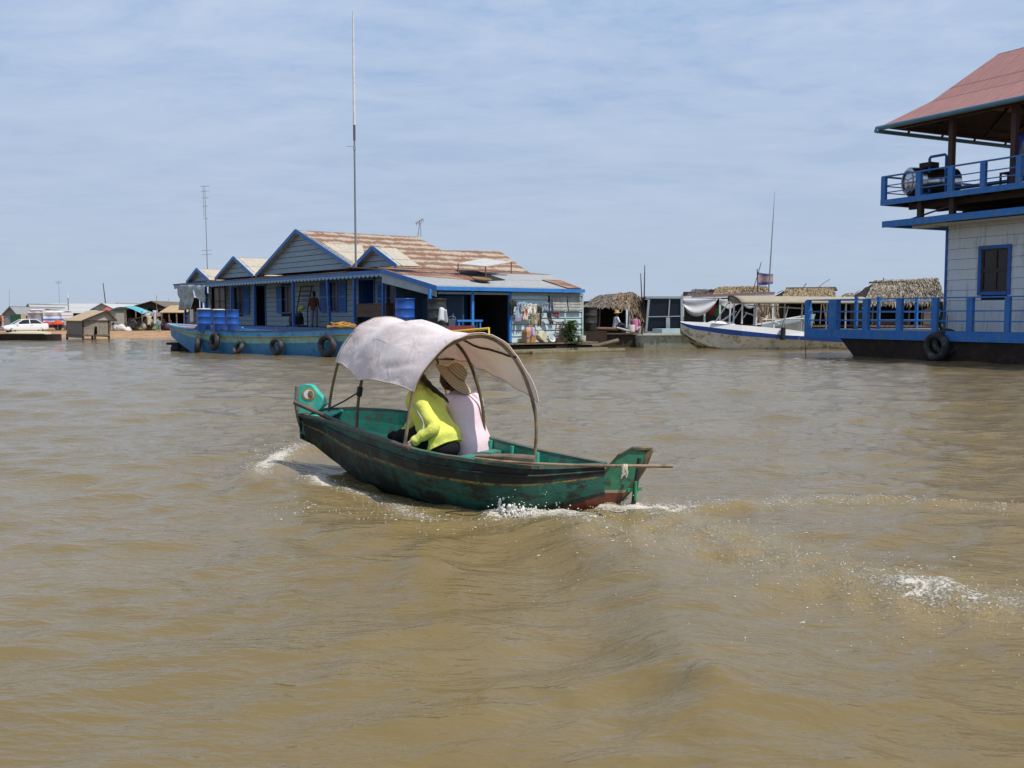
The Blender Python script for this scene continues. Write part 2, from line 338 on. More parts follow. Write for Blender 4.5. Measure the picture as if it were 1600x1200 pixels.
    nr,na=X.shape; V=np.stack([X,Y,Z],-1).reshape(-1,3); idx=np.arange(nr*na).reshape(nr,na)
    Q=np.stack([idx[:-1,:-1],idx[:-1,1:],idx[1:,1:],idx[1:,:-1]],-1)[:,:,::1].reshape(-1,4)
    me=bpy.data.meshes.new('water'); me.vertices.add(len(V)); me.vertices.foreach_set('co',V.ravel().astype(np.float32))
    me.loops.add(Q.size); me.loops.foreach_set('vertex_index',Q.ravel().astype(np.int32)); me.polygons.add(len(Q)); me.polygons.foreach_set('loop_start',np.arange(0,Q.size,4,dtype=np.int32))
    me.polygons.foreach_set('use_smooth',np.ones(len(Q),bool)); me.update(); me.validate()
    at_=me.attributes.new('foam','FLOAT','POINT'); at_.data.foreach_set('value',np.clip(F,0,1).ravel().astype(np.float32))
    o=bpy.data.objects.new('water',me); COL.objects.link(o); tag(o,kind='structure'); return o
def water_mat():
    m=bpy.data.materials.new('muddy_water'); m.use_nodes=True; t=m.node_tree; b=t.nodes['Principled BSDF']
    tc=N(t,'ShaderNodeTexCoord')
    n=N(t,'ShaderNodeTexNoise'); n.inputs['Scale'].default_value=.35; n.inputs['Detail'].default_value=4; t.links.new(tc.outputs['Object'],n.inputs['Vector'])
    c=ramp(t,n.outputs[0],[(.3,(.170,.125,.050)),(.7,(.200,.150,.066))])
    a=N(t,'ShaderNodeAttribute'); a.attribute_name='foam'
    f1=N(t,'ShaderNodeTexNoise'); f1.inputs['Scale'].default_value=9; f1.inputs['Detail'].default_value=8; f1.inputs['Roughness'].default_value=.75; f1.inputs['Distortion'].default_value=.6; mf=N(t,'ShaderNodeMapping'); mf.inputs['Scale'].default_value=(.7,1.5,1); t.links.new(tc.outputs['Object'],mf.inputs[0]); t.links.new(mf.outputs[0],f1.inputs['Vector'])
    x=mth(t,'ADD',mth(t,'MULTIPLY',a.outputs['Fac'],.76),mth(t,'MULTIPLY',f1.outputs[0],.80))
    f2=N(t,'ShaderNodeTexNoise'); f2.inputs['Scale'].default_value=34; f2.inputs['Detail'].default_value=4; f2.inputs['Roughness'].default_value=.7; t.links.new(tc.outputs['Object'],f2.inputs['Vector'])
    x=mth(t,'ADD',x,mth(t,'MULTIPLY',mth(t,'SUBTRACT',f2.outputs[0],.5),1.0))
    foam=ramp(t,x,[(.80,(0,0,0)),(.98,(1,1,1))]); foam=mth(t,'MULTIPLY',foam,mth(t,'GREATER_THAN',a.outputs['Fac'],.02))
    soft=ramp(t,x,[(.38,(0,0,0)),(.85,(.65,.65,.65))]); soft=mth(t,'MULTIPLY',soft,mth(t,'MULTIPLY',a.outputs['Fac'],1.2,clamp=True))
    c=mixc(t,soft,c,(.44,.34,.17)); c=mixc(t,mth(t,'MULTIPLY',foam,.85),c,(.70,.655,.56)); t.links.new(c,b.inputs['Base Color'])
    rg=mth(t,'ADD',mth(t,'MULTIPLY',foam,.35),.07); t.links.new(rg,b.inputs['Roughness']); b.inputs['IOR'].default_value=1.33
    b.inputs['Specular IOR Level'].default_value=.5
    mp=N(t,'ShaderNodeMapping'); mp.inputs['Scale'].default_value=(.55,1.4,1); mp.inputs['Rotation'].default_value=(0,0,rad(-8)); t.links.new(tc.outputs['Object'],mp.inputs[0])
    hs=None
    for s,am,de in ((1.1,.22,4),(2.6,-.24,3),(6.5,-.10,3),(15,.05,3),(38,.022,2)):
        q=N(t,'ShaderNodeTexNoise'); q.inputs['Scale'].default_value=s; q.inputs['Detail'].default_value=de; q.inputs['Roughness'].default_value=.55; q.inputs['Distortion'].default_value=.4; t.links.new(mp.outputs[0],q.inputs['Vector'])
        k=mth(t,'MULTIPLY',q.outputs[0] if am>0 else mth(t,'ABSOLUTE',mth(t,'SUBTRACT',mth(t,'MULTIPLY',q.outputs[0],2),1)),am); hs=k if hs is None else mth(t,'ADD',hs,k)
    q=N(t,'ShaderNodeTexNoise'); q.inputs['Scale'].default_value=7; q.inputs['Detail'].default_value=6; q.inputs['Roughness'].default_value=.6; t.links.new(tc.outputs['Object'],q.inputs['Vector'])
    hs=mth(t,'ADD',hs,mth(t,'MULTIPLY',mth(t,'MULTIPLY',q.outputs[0],a.outputs['Fac']),.75)); hs=mth(t,'ADD',hs,mth(t,'MULTIPLY',foam,.12))
    bp=N(t,'ShaderNodeBump'); bp.inputs['Strength'].default_value=1; bp.inputs['Distance'].default_value=.10; t.links.new(hs,bp.inputs['Height']); t.links.new(bp.outputs[0],b.inputs['Normal'])
    return m
WATER=make_water()
_wv=np.empty(len(WATER.data.vertices)*3,np.float32); WATER.data.vertices.foreach_get('co',_wv); _wv=_wv.reshape(-1,3); _wr=np.hypot(_wv[:,0],_wv[:,1]); _wsel=_wv[(_wr<22)&(_wv[:,1]>2)]
_cells={}
for _x,_y,_z in _wsel: _cells[(int(_x*8),int(_y*8))]=float(_z)
def hz_at(x,y): return _cells.get((int(x*8),int(y*8)),0.0)
WATER.data.materials.append(water_mat())
# thrown-up drops at bow and stern; white flecks model foam and imitate sun sparkle
sp=MB(); rs=random.Random(11)
for (px,py,n,sx,h) in ((797,803,240,16,.10),(835,810,200,30,.06),(900,825,120,34,.04),(445,722,60,24,.10),(490,752,30,20,.05),(960,812,40,40,.05),(1460,935,40,60,.05)):
    for k in range(n):
        p=atz(px+rs.gauss(0,sx),py+rs.gauss(0,7),0); p.z=.02+abs(rs.gauss(0,h)); q=rs.uniform(.002,.006)
        sp.ball(p,(q*rs.uniform(.8,1.8),q,q*rs.uniform(.7,1.3)),5,4)
for pix,n,w_ in (([(960,800),(1060,798),(1200,790),(1400,790),(1640,805)],420,.16),([(960,790),(1080,830),(1200,860),(1330,905),(1450,935),(1600,955)],520,.42),([(785,808),(850,814),(900,826),(960,850),(1010,880)],420,.12),([(1385,905),(1440,930),(1490,945),(1540,955)],260,.16),([(990,830),(1120,880),(1300,940),(1600,1040)],260,.7),([(410,750),(430,728),(468,712),(500,706)],220,.16),([(484,745),(520,762),(600,790),(700,815)],200,.10),([(440,800),(520,800),(640,815),(760,840)],120,.2)):
    L_=wl(pix)
    for k in range(int(n*2.2)):
        a=rs.random()*(len(L_)-1); i=int(a); f=a-i; x=L_[i][0]+(L_[i+1][0]-L_[i][0])*f+rs.gauss(0,w_); y=L_[i][1]+(L_[i+1][1]-L_[i][1])*f+rs.gauss(0,w_)
        q=rs.uniform(.0012,.0042)*(.55+.065*y)*(1.6 if rs.random()<.06 else 1); h=hz_at(x,y); sp.ball((x,y,h+q*.3),(q*rs.uniform(.8,2.6),q*rs.uniform(.7,1.5),q*rs.uniform(.4,.9)),5,3)
for k in range(150):      # thrown-up crest at the quarter
    a=rs.random(); p=atz(783+70*a+rs.gauss(0,4),808+9*a+rs.gauss(0,2.5),0); q=rs.uniform(.006,.020)*(1-.4*a); sp.ball((p.x,p.y,.03+abs(rs.gauss(0,.05))*(1-.5*a)),(q*rs.uniform(.6,1.3),q,q*rs.uniform(.8,2.2)),6,5,jit=.5,seed=k)
tag(sp.build('spray_sparkle',mat('spray_foam_sparkle',(.75,.73,.68),.25,.05,5)),kind='stuff')
# ================================================================ the little green boat
HULLM=[mat('green_boat_paint',(.018,.098,.073),.55,.35,3.2,wear=(.018,.024,.019),wamt=.42,st=(1,1,2.2),bump=.25),
       mat('yellow_trim',(.22,.15,.035),.6,.3,6,wear=(.05,.04,.03),wamt=.45,wscale=9),
       mat('tarred_hull',(.014,.018,.015),.6,.4,3,wear=(.016,.075,.056),wamt=.33,wscale=4,bump=.3),
       mat('red_boot_paint',(.17,.042,.022),.6,.25,5,wear=(.05,.03,.02),wamt=.4),
       mat('green_inner_paint',(.035,.28,.205),.55,.2,4,wear=(.12,.13,.10),wamt=.3,wscale=7,bump=.15),
       mat('worn_gunwale',(.045,.13,.10),.75,.4,8,wear=(.12,.10,.075),wamt=.45,wscale=8)]
BOAT=thing('wooden_boat','small green wooden boat under way with an arched pale cloth canopy and painted bow eye','boat',tuple((GN[18]+GF[18])/2*Vector((1,1,0)) if False else ((GN[18]+GF[18])/2).to_2d().to_3d()))
BO=Vector(BOAT.location)
def rel(p): return Vector(p)-BO
KEEL=[]
for i in range(NS+1):
    t=i/NS; c=(GN[i]+GF[i])/2; k=c.copy(); k.z=float(np.interp(t,[0,.028,.055,.11,.17,.25,.33],[.50,.40,.30,.14,.02,-.12,-.2]))+.26*max(0,(t-.80)*5)**1.5; KEEL.append(k)
KEEL[0]=BOW.copy(); KEEL[0].z=.50; KEEL[0]=KEEL[0].lerp(GN[0],.3)
def side(i,u,far=False,off=0):
    """u 0 at gunwale .. 1 at keel, rounded flared section"""
    g=(GF if far else GN)[i]; k=KEEL[i]; d=(g-k); dh=Vector((d.x,d.y,0)); a=u
    hz=(1-a**2.1)**.72*(1+.02*math.sin(a*3)); 
    p=Vector((k.x,k.y,0))+dh*hz; p.z=g.z+(k.z-g.z)*a**.92
    if off: p-=dh.normalized()*off*(1 if dh.length>.02 else 0); 
    return rel(p)
US=[0,.055,.12,.19,.24,.27,.30,.38,.46,.56,.66,.76,.86,.94,1]
hb=MB()
for far in (False,True):
    for a in range(len(US)-1):
        for i in range(NS):
            u0,u1=US[a],US[a+1]; t=i/NS
            m=0 if (u0<.12 and t<.72) else 2
            if .24<=u0<.27: m=1
            elif .27<=u0<.56: m=0 if t>.52 or u0<.30 else 2
            elif .56<=u0<.66 and t>.55: m=0
            if u0>=.76 and t>.72: m=3
            q=[side(i,u0,far),side(i+1,u0,far),side(i+1,u1,far),side(i,u1,far)]
            if not far: q=q[::-1]
            hb.add(q,[(0,1,2,3)],m,sm=True)
hb.build('hull',HULLM,BOAT)
ib=MB()
for far in (False,True):
    uu=[0,.15,.3,.45,.6,.72]
    for a in range(5):
        for i in range(1,NS-1):
            q=[side(i,uu[a],far,.03),side(i+1,uu[a],far,.03),side(i+1,uu[a+1],far,.03),side(i,uu[a+1],far,.03)]
            if far: q=q[::-1]
            ib.add(q,[(0,1,2,3)],0,sm=True)
ib.build('inner_planking',HULLM[4],BOAT)
gb=MB()
for far in (False,True):
    pts=[side(i,0,far)+Vector((0,0,.006+.004*mnoise.noise(Vector((i*.9,far*5,0))))) for i in range(0,NS+1)]
    for p,q in zip(pts[:-1],pts[1:]): gb.beam(p,q+(q-p)*.04,.06,.03)
gb.build('gunwale',HULLM[5],BOAT)
rb=MB()      # rubbing strake
pts=[side(i,.115,False,-.012) for i in range(0,NS+1)]; rb.tube(pts,.012,6); rb.build('rubbing_strake',HULLM[2],BOAT)
# deck boards / floor
fb=MB()
for i in range(2,NS-2):
    t=i/NS; zf=.60+.02*math.sin(i) if False else None
    u=.42 if t<.42 else (.30 if t>.74 else .34)
    a,b=side(i,u,False,.05),side(i,u,True,.05); a2,b2=side(i+1,u,False,.05),side(i+1,u,True,.05)
    z=min(a.z,b.z)
    for k in range(5):
        p=[a.lerp(b,k/5+.012),a2.lerp(b2,k/5+.012),a2.lerp(b2,(k+1)/5-.012),a.lerp(b,(k+1)/5-.012)]
        for q in p: q.z=z
        zz_=[Vector((q.x,q.y,z-.02)) for q in p]; fb.hexa(zz_,p)
fb.build('floor_boards',mat('wet_floor_boards',(.10,.085,.07),.7,.35,6,wear=(.03,.10,.08),wamt=.3,bump=.3),BOAT)
for i in (20,24,27,30):
    r_=MB(); rr=[side(i,u,True,.045) for u in (.0,.12,.26,.42,.55)]
    r_.tube(rr,.024,6); r_.build('rib',mat('bright_green_paint',(.05,.40,.29),.5,.15,5,wear=(.2,.2,.16),wamt=.2),BOAT)
for i in (21,25,29):
    th=MB(); a,b=side(i,.10,False,.03),side(i,.10,True,.03); th.beam(a,b,.13,.028); th.build('thwart',HULLM[4],BOAT)
# raised washboard on the far bow side
# bow piece with the painted eye
TCY=mat('turquoise_paint',(.055,.46,.37),.5,.16,6,wear=(.30,.40,.34),wamt=.18,wscale=9)
bp_=MB(); Yb=BOW.y
outl=[(466,652),(463.5,630),(465.5,603),(476,600.5),(486,602),(494,612),(503,622),(507,632),(498,640),(484,646),(474,655)]
ctr=Vector((0,0,0))
P=[rel(at(x,y,Yb-.05)) for x,y in outl]
bp_.prism(P,Vector((.03,.07,0)))
bowp=bp_.build('bow_board',TCY,BOAT,bevel=.006)
nrm=Vector((0,-1,0))
eye_c=rel(at(482.5,616,Yb-.05))+nrm*.004
def disc(mb,c,rx,rz,m,off,a0=0,a1=2*math.pi,n=28):
    ex=Vector((nrm.y*-1,nrm.x,0)).normalized(); ex=ex if ex.x>0 else -ex
    ps=[c+nrm*off+ex*rx*math.cos(a0+(a1-a0)*i/n)+Vector((0,0,rz*math.sin(a0+(a1-a0)*i/n))) for i in range(n)]
    mb.prism(ps,-nrm*.003,m)
ey=MB(); disc(ey,eye_c,.076,.070,0,.002); disc(ey,eye_c,.056,.052,1,.005); disc(ey,eye_c+Vector((.020,0,-.002)),.030,.044,2,.008); disc(ey,eye_c+Vector((.027,0,.004)),.014,.028,3,.011)
ey.build('painted_eye',[mat('ochre_paint',(.42,.27,.06),.55,.2,9),mat('eye_white',(.75,.76,.74),.5,.05,9),mat('eye_brown',(.22,.12,.04),.5,.2,9),mat('eye_green',(.10,.22,.20),.5,.2,9)],bowp)
# bow stem strip + foredeck
sb_=MB(); stem=[rel(at(*q)) for q in ((465,603,Yb-.06),(463,630,Yb-.06),(466,654,Yb-.07),(470,670,Yb-.06))]
sb_.tube(crv(stem,14),[.028-.001*i for i in range(15)],6); sb_.build('stem',mat('stem_paint',(.20,.23,.19),.6,.3,6,wear=(.07,.06,.045),wamt=.4),BOAT)
fd=MB()
for i in range(0,4):
    q=[side(i,.02,False,.01),side(i+1,.02,False,.01),side(i+1,.02,True,.01),side(i,.02,True,.01)]
    fd.prism([v+Vector((0,0,.012)) for v in q],(0,0,-.02))
fd.build('fore_deck',TCY,BOAT)
# stern post
SY=9.22
so_=MB(); O=[(900,799),(925,760),(951,729),(966,712),(985,701.5),(1013,701),(1014,706),(1001,735),(980,768),(958,793),(940,801)]
P=[rel(at(x,y,SY)) for x,y in O]; M3=[]
zr=[p.z for p in P]
def cutpoly(P,lo,hi):
    out=[]
    for z0,keep in ((lo,1),(hi,-1)):
        src=P if z0==lo else out; o2=[]
        for a,b in zip(src,src[1:]+src[:1]):
            ia=(a.z-z0)*keep>=0; ib_=(b.z-z0)*keep>=0
            if ia: o2.append(a)
            if ia!=ib_: o2.append(a.lerp(b,(z0-a.z)/(b.z-a.z)))
        out=o2
    return out
zred=rel(at(940,770,SY)).z; zcr=rel(at(940,765.5,SY)).z
tv=Vector((.05,.09,0))
so_.prism(cutpoly(P,-9,zred),tv,1); so_.prism(cutpoly(P,zred,zcr),tv,2); so_.prism(cutpoly(P,zcr,9),tv,0)
stern=so_.build('stern_post',[mat('stern_green',(.045,.20,.11),.55,.25,5,wear=(.06,.05,.035),wamt=.3,wscale=6),mat('stern_red',(.20,.055,.03),.6,.2,5,wear=(.07,.03,.02),wamt=.35),mat('cream_line',(.38,.33,.19),.6,.2,8)],BOAT,bevel=.004)
ed=MB()
for seq in ([(926,758),(951,729),(966,712),(985,701.5),(1013,701)],[(1014,704),(1001,735),(980,768),(958,793)],[(905,796),(925,763),(951,731)]):
    pp=[rel(at(x,y,SY))+tv*.5 for x,y in seq]
    for a,b in zip(pp[:-1],pp[1:]): ed.beam(a,b+(b-a).normalized()*.006,.12,.018,0,up=tv.cross(b-a).normalized())
ed.build('edge_strip',mat('edge_wood',(.085,.065,.04),.7,.35,8,wear=(.25,.18,.07),wamt=.25),stern)
# rudder staff hanging at the stern
rd=MB(); p0,p1=rel(at(999,716,9.12)),rel(at(988,800,9.05)); rd.tube([p0,p0.lerp(p1,.5),p1],[.018,.022,.022],8)
rs_=rd.build('rudder_staff',BLACK,BOAT)
c=p0.lerp(p1,.60); k=MB(); k.beam(c+Vector((-.07,0,0)),c+Vector((.06,.02,.012)),.03,.03); k.tube([c+Vector((0,-.03,-.09)),c+Vector((0,-.03,.09))],.014,8); k.build('clamp',mat('green_clamp',(.03,.26,.12),.5),rs_)
k=MB(); k.tube([p1+Vector((0,0,.06)),p1+Vector((0,0,-.01))],.03,10); k.build('blue_collar',mat('blue_rope',(.03,.14,.42),.6),rs_)
# canopy: three bent hoops, longitudinal battens and a sun-bleached cloth
HB=[(atz(513,655,.60),atz(702,664,.62)),(atz(557,672,.59),atz(757,684,.56)),(atz(632,697,.55),atz(836,711,.48))]
HT=[[(0,0,1.0),(.02,0,1)]]
def hoop(k,f):
    """f in [0,1] along the arch, returns world point; shapes read off each hoop"""
    a,b=HB[k]; sp_=[((.0,.0),(.03,.28),(.105,.62),(.20,.82),(.33,.95),(.5,1.0),(.67,.95),(.82,.80),(.92,.58),(.985,.28),(1,0)),
                    ((.0,.0),(.015,.25),(.06,.53),(.15,.77),(.30,.94),(.48,1.0),(.66,.95),(.82,.80),(.92,.58),(.985,.28),(1,0)),
                    ((.0,.0),(.035,.25),(.075,.50),(.17,.70),(.36,.92),(.60,1.0),(.77,.92),(.90,.72),(.985,.45),(1.01,.25),(1,0))][k]
    H=(1.135,1.13,1.09)[k]
    pts=crv([Vector((x,y,0)) for x,y in sp_],40); q=pts[min(40,int(f*40))]; q2=pts[min(40,int(f*40)+1)]; q=q.lerp(q2,f*40-int(f*40))
    p=a.lerp(b,q.x); p.z+=q.y*H; return p
for k in range(3):
    h=MB(); h.tube([rel(hoop(k,i/44)) for i in range(45)],[.0165 if i%9 else .020 for i in range(45)],8); h.build('canopy_hoop',BAMB if k!=1 else mat('dark_bamboo',(.12,.08,.04),.5,.3,8),BOAT)
F0=(.182,.172,.188); F1=(.79,.79,.80)
def can(u,v):
    f=[F0[k]+(F1[k]-F0[k])*u for k in range(3)]; P=[hoop(k,f[k]) for k in range(3)]
    vv=v*1.02-.01; 
    if vv<.5: p=P[0].lerp(P[1],vv*2)
    else: p=P[1].lerp(P[2],vv*2-1)
    s=math.sin(math.pi*((vv*2)%1 if 0<vv<1 else 0)); sag=.045*s*(math.sin(math.pi*u)**.5)
    edge=max(0,1-u*6)+max(0,1-(1-u)*6)
    p.z-=sag-.010; p.z+=edge*.035*s
    nz=mnoise.noise(Vector((u*7+v*2,v*9-u*2,.4)))*.018+mnoise.noise(Vector((u*19,v*7,2.4)))*.005-.008*max(0,1-abs(mnoise.noise(Vector((u*3+v*4,v*5-u*6,7.7))))*7)
    ctr=(HB[1][0]+HB[1][1])/2; d=(p-Vector((p.x*.0+ctr.x,ctr.y,.9))).normalized(); return rel(p+Vector((d.x*nz,d.y*nz,nz))+d*.036)
cm=bpy.data.materials.new('bleached_cloth'); cm.use_nodes=True; t=cm.node_tree; b=t.nodes['Principled BSDF']; b.inputs['Roughness'].default_value=.9; b.inputs['Specular IOR Level'].default_value=.1
tc=N(t,'ShaderNodeTexCoord'); n=N(t,'ShaderNodeTexNoise'); n.inputs['Scale'].default_value=2.2; n.inputs['Detail'].default_value=7; n.inputs['Roughness'].default_value=.65; t.links.new(tc.outputs['Object'],n.inputs['Vector'])
c=ramp(t,n.outputs[0],[(.3,(.76,.64,.61)),(.52,(.89,.80,.79)),(.72,(.92,.86,.85))])
n2=N(t,'ShaderNodeTexVoronoi'); n2.inputs['Scale'].default_value=4.3; t.links.new(tc.outputs['Object'],n2.inputs['Vector']); spot=ramp(t,n2.outputs['Distance'],[(.035,(1,1,1)),(.06,(0,0,0))]); c=mixc(t,mth(t,'MULTIPLY',spot,.7),c,(.16,.15,.15))
t.links.new(c,b.inputs['Base Color'])
n3=N(t,'ShaderNodeTexNoise'); n3.inputs['Scale'].default_value=5; n3.inputs['Detail'].default_value=5; n3.inputs['Distortion'].default_value=1.2; t.links.new(tc.outputs['Object'],n3.inputs['Vector'])
wv=N(t,'ShaderNodeTexNoise'); wv.inputs['Scale'].default_value=420; t.links.new(tc.outputs['Object'],wv.inputs['Vector'])
bp=N(t,'ShaderNodeBump'); bp.inputs['Strength'].default_value=.5; bp.inputs['Distance'].default_value=.03; t.links.new(mth(t,'ADD',n3.outputs[0],mth(t,'MULTIPLY',wv.outputs[0],.04)),bp.inputs['Height']); t.links.new(bp.outputs[0],b.inputs['Normal'])
tr=N(t,'ShaderNodeBsdfTranslucent'); t.links.new(mixc(t,1.0,c,(.80,.58,.44),'MULTIPLY'),tr.inputs[0]); ms=N(t,'ShaderNodeMixShader'); ms.inputs[0].default_value=.20
t.links.new(b.outputs[0],ms.inputs[1]); t.links.new(tr.outputs[0],ms.inputs[2]); t.links.new(ms.outputs[0],t.nodes['Material Output'].inputs[0])
cb_=MB(); cb_.grid(can,56,44); canopy=cb_.build('canopy_cloth',cm,BOAT)
hm=MB(); hm.tube([can(i/40,1)+Vector((0,0,.002)) for i in range(41)],.007,6); hm.tube([can(i/40,0)+Vector((0,0,.002)) for i in range(41)],.006,6); hm.tube([can(0,i/30) for i in range(31)],.006,6); hm.tube([can(1,i/30) for i in range(31)],.006,6); hm.build('hem',mat('cloth_hem',(.56,.47,.40),.9,.1,9),canopy)
bt=MB()
for u in (.26,.74): bt.tube([can(u,i/20)-Vector((0,0,.022)) for i in range(21)],.011,6)
bt.build('canopy_batten',WOODD,BOAT)
ch=MB()
for (x,y,l,a) in ((770,556,.05,.2),(775,566,.04,-.3),(768,561,.04,1.2)):
    q=rel(at(x,y,9.75)); 
st_=MB(); a,b=hoop(1,.14),hoop(0,.04); st_.tube([rel(a),rel((a+b)/2+Vector((0,0,-.01))),rel(b)],.010,6); st_.tube([rel(hoop(1,.125)),rel(hoop(1,.155))],.03,8); st_.build('bracing_stick',BLACK,BOAT)
# loose gear in the boat
def pole(name,pts,r,m,label,cat):
    o=Vector(pts[0]); e=thing(name,label,cat,tuple(o)); return e,o
q=[atz(459,628,.825),atz(490,642,.72),atz(522,656,.64),atz(580,680,.59),atz(640,701,.555)]
b_=MB(); o=q[0]; b_.tube([p-o for p in crv(q,12)],[.026-.0006*i for i in range(13)],8); tag(b_.build('bamboo_pole',mat('brown_pole',(.10,.075,.058),.6,.3,8),loc=o),'brown bamboo pole lying along the near gunwale beside the green boat bow','pole')
q=[atz(742,716,.54),atz(800,722,.52),atz(900,727,.50),atz(1051,728.5,.47)]
b_=MB(); o=q[0].copy(); pp=[p-o for p in crv(q,16)]; b_.tube(pp,[.011+.0003*i for i in range(17)],8)
e=thing('steering_pole','thin wooden pole laid over the green boat stern with a knotted white rope','pole',tuple(o)); b_.build('shaft',BAMB,e)
k=MB(); c=atz(975,731,.49)-o
for i in range(5): k.tube([c+Vector((R.uniform(-.02,.02),-.03,.02)),c+Vector((R.uniform(-.03,.03),-.035,-.03)),c+Vector((R.uniform(-.03,.05),-.03,-R.uniform(.06,.11)))],.007,5)
k.torus(c,(1,0,0),.026,.010,12,6); k.torus(c+Vector((.02,0,0)),(1,0,0),.026,.010,12,6)
k.build('rope_knot',mat('pale_rope',(.58,.53,.42),.9,.1,20),e)
q=[atz(742,712,.56),atz(790,713.5,.55),atz(836,718,.535)]; o=q[0].copy(); b_=MB(); b_.tube([p-o for p in crv(q,10)],[.012+.003*min(i,8) for i in range(11)],8); b_.beam(q[1]-o,q[2]-o,.10,.022); tag(b_.build('paddle',mat('paddle_wood',(.16,.125,.09),.7,.3,8),loc=o),'short worn wooden paddle lying on the stern boards behind the pink shirt','paddle')
q=atz(636,690,.52); b_=MB(); b_.ball((0,0,0),(.14,.11,.08),14,9,jit=.35,seed=3); b_.ball((-.12,.03,-.02),(.09,.08,.06),12,8,jit=.4,seed=8); tag(b_.build('cloth_bundle',mat('dark_cloth',(.02,.017,.022),.9,.3,9),loc=q+Vector((-.02,.2,.05))),'dark rolled bundle of cloth on the boat floor in front of the yellow jacket','bundle')
# ================================================================ people
def skin_mesh(V,E,Rr,sub=2):
    me=bpy.data.meshes.new('tmp'); me.from_pydata([tuple(v) for v in V],E,[]); o=bpy.data.objects.new('tmp',me); COL.objects.link(o)
    o.modifiers.new('s','SKIN'); sv=me.skin_vertices[0].data
    for i,r in enumerate(Rr): sv[i].radius=(r,r); sv[i].use_root=(i==0); sv[i].use_loose=False
    q=o.modifiers.new('u','SUBSURF'); q.levels=sub; q.render_levels=sub
    dg=bpy.context.evaluated_depsgraph_get(); m2=bpy.data.meshes.new_from_object(o.evaluated_get(dg)); bpy.data.objects.remove(o); return m2
def head(mb,c,face,up,s=1.0,m=0,me=1,nu=26,nv=20):
    """skull, jaw, nose, lips, brow and ears; eyes set in"""
    f=Vector(face).normalized(); u=Vector(up); u=(u-f*u.dot(f)).normalized(); r=f.cross(u); c=Vector(c)
    W=lambda x,y,z: c+(r*x+f*y+u*z)*s
    vs=[]
    for j in range(nv+1):
        t=math.pi*j/nv; z=math.cos(t)
        for i in range(nu):
            a=2*math.pi*i/nu; x=math.sin(t)*math.sin(a); y=math.sin(t)*math.cos(a)
            X_,Y_,Z_=x*.076,y*.098,z*.118
            if z<0: X_*=1-.32*z*z-.12*abs(z); Y_=Y_*(1-.18*abs(z)) if y<0 else Y_*(1-.05*abs(z))
            if y>0:
                fr=math.exp(-(x/.22)**2)
                Y_+=.024*fr*math.exp(-((z+.20)/.13)**2)*min(1,y*1.4)+.006*fr*math.exp(-((z-.22)/.10)**2)
                Y_+=.010*math.exp(-(x/.34)**2)*math.exp(-((z+.52)/.08)**2)+.008*math.exp(-(x/.3)**2)*math.exp(-((z+.84)/.14)**2)
                Y_-=.011*(math.exp(-((abs(x)-.42)/.17)**2))*math.exp(-((z-.02)/.11)**2)
            vs.append(W(X_,Y_,Z_))
    fs=[(j*nu+i,(j+1)*nu+i,(j+1)*nu+(i+1)%nu,j*nu+(i+1)%nu) for j in range(nv) for i in range(nu)]
    mb.add(vs,fs,m,sm=True)
    for sx in (-1,1):
        mb.ball(W(sx*.077,-.012,-.012),(.010*s,.020*s,.030*s),8,6,m)
        mb.ball(W(sx*.031,.080,.004),.011*s,8,6,me)
def body(parent,J,face,s=1.0,skin=None,sub=2,fing=True,up=(0,0,1)):
    V=[];E=[];Q=[]
    def a(p,r,par=None):
        V.append(Vector(p)); Q.append(r*s); k=len(V)-1
        if par is not None: E.append((par,k))
        return k
    pel=a(J['pel'],.11); sp_=a(Vector(J['pel']).lerp(Vector(J['ch']),.5),.10,pel); ch_=a(J['ch'],.105,sp_); nb=a(J['nk'],.052,ch_); nk=a(Vector(J['nk']).lerp(Vector(J['hd']),.55),.048,nb)
    for S in 'LR':
        if S+'sh' in J:
            sh=a(J[S+'sh'],.052,ch_); el=a(J[S+'el'],.040,sh); wr=a(J[S+'wr'],.026,el)
            W=Vector(J[S+'wr']); d=(W-Vector(J[S+'el'])).normalized(); up_=Vector((0,0,1)) if abs(d.z)<.85 else Vector((0,1,0)); lat=d.cross(up_).normalized(); nn=lat.cross(d)
            pm=a(W+d*.05*s,.030,wr)
            if fing:
                for k,(o_,l_) in enumerate(((-.028,.070),(-.010,.082),(.010,.078),(.027,.060))):
                    b0=W+d*.085*s+lat*o_*s; f1=a(b0,.0095,pm); f2=a(b0+d*l_*.5*s-nn*.010*s,.0085,f1); a(b0+d*l_*.85*s-nn*.034*s,.0075,f2)
                t1=a(W+d*.035*s-lat*.036*s-nn*.008*s,.011,pm); a(W+d*.075*s-lat*.050*s-nn*.022*s,.009,t1)
        if S+'kn' in J:
            hp=a(J[S+'hp'],.082,pel); kn=a(J[S+'kn'],.054,hp); an=a(J[S+'an'],.036,kn); a(J[S+'to'],.030,an)
    m2=skin_mesh(V,E,Q,sub); mb=MB(); mb.mesh(m2); bpy.data.meshes.remove(m2); head(mb,J['hd'],face,up,s)
    return mb.build('body',[skin or SKIN,mat('eye_dark',(.03,.02,.015),.2)],parent)
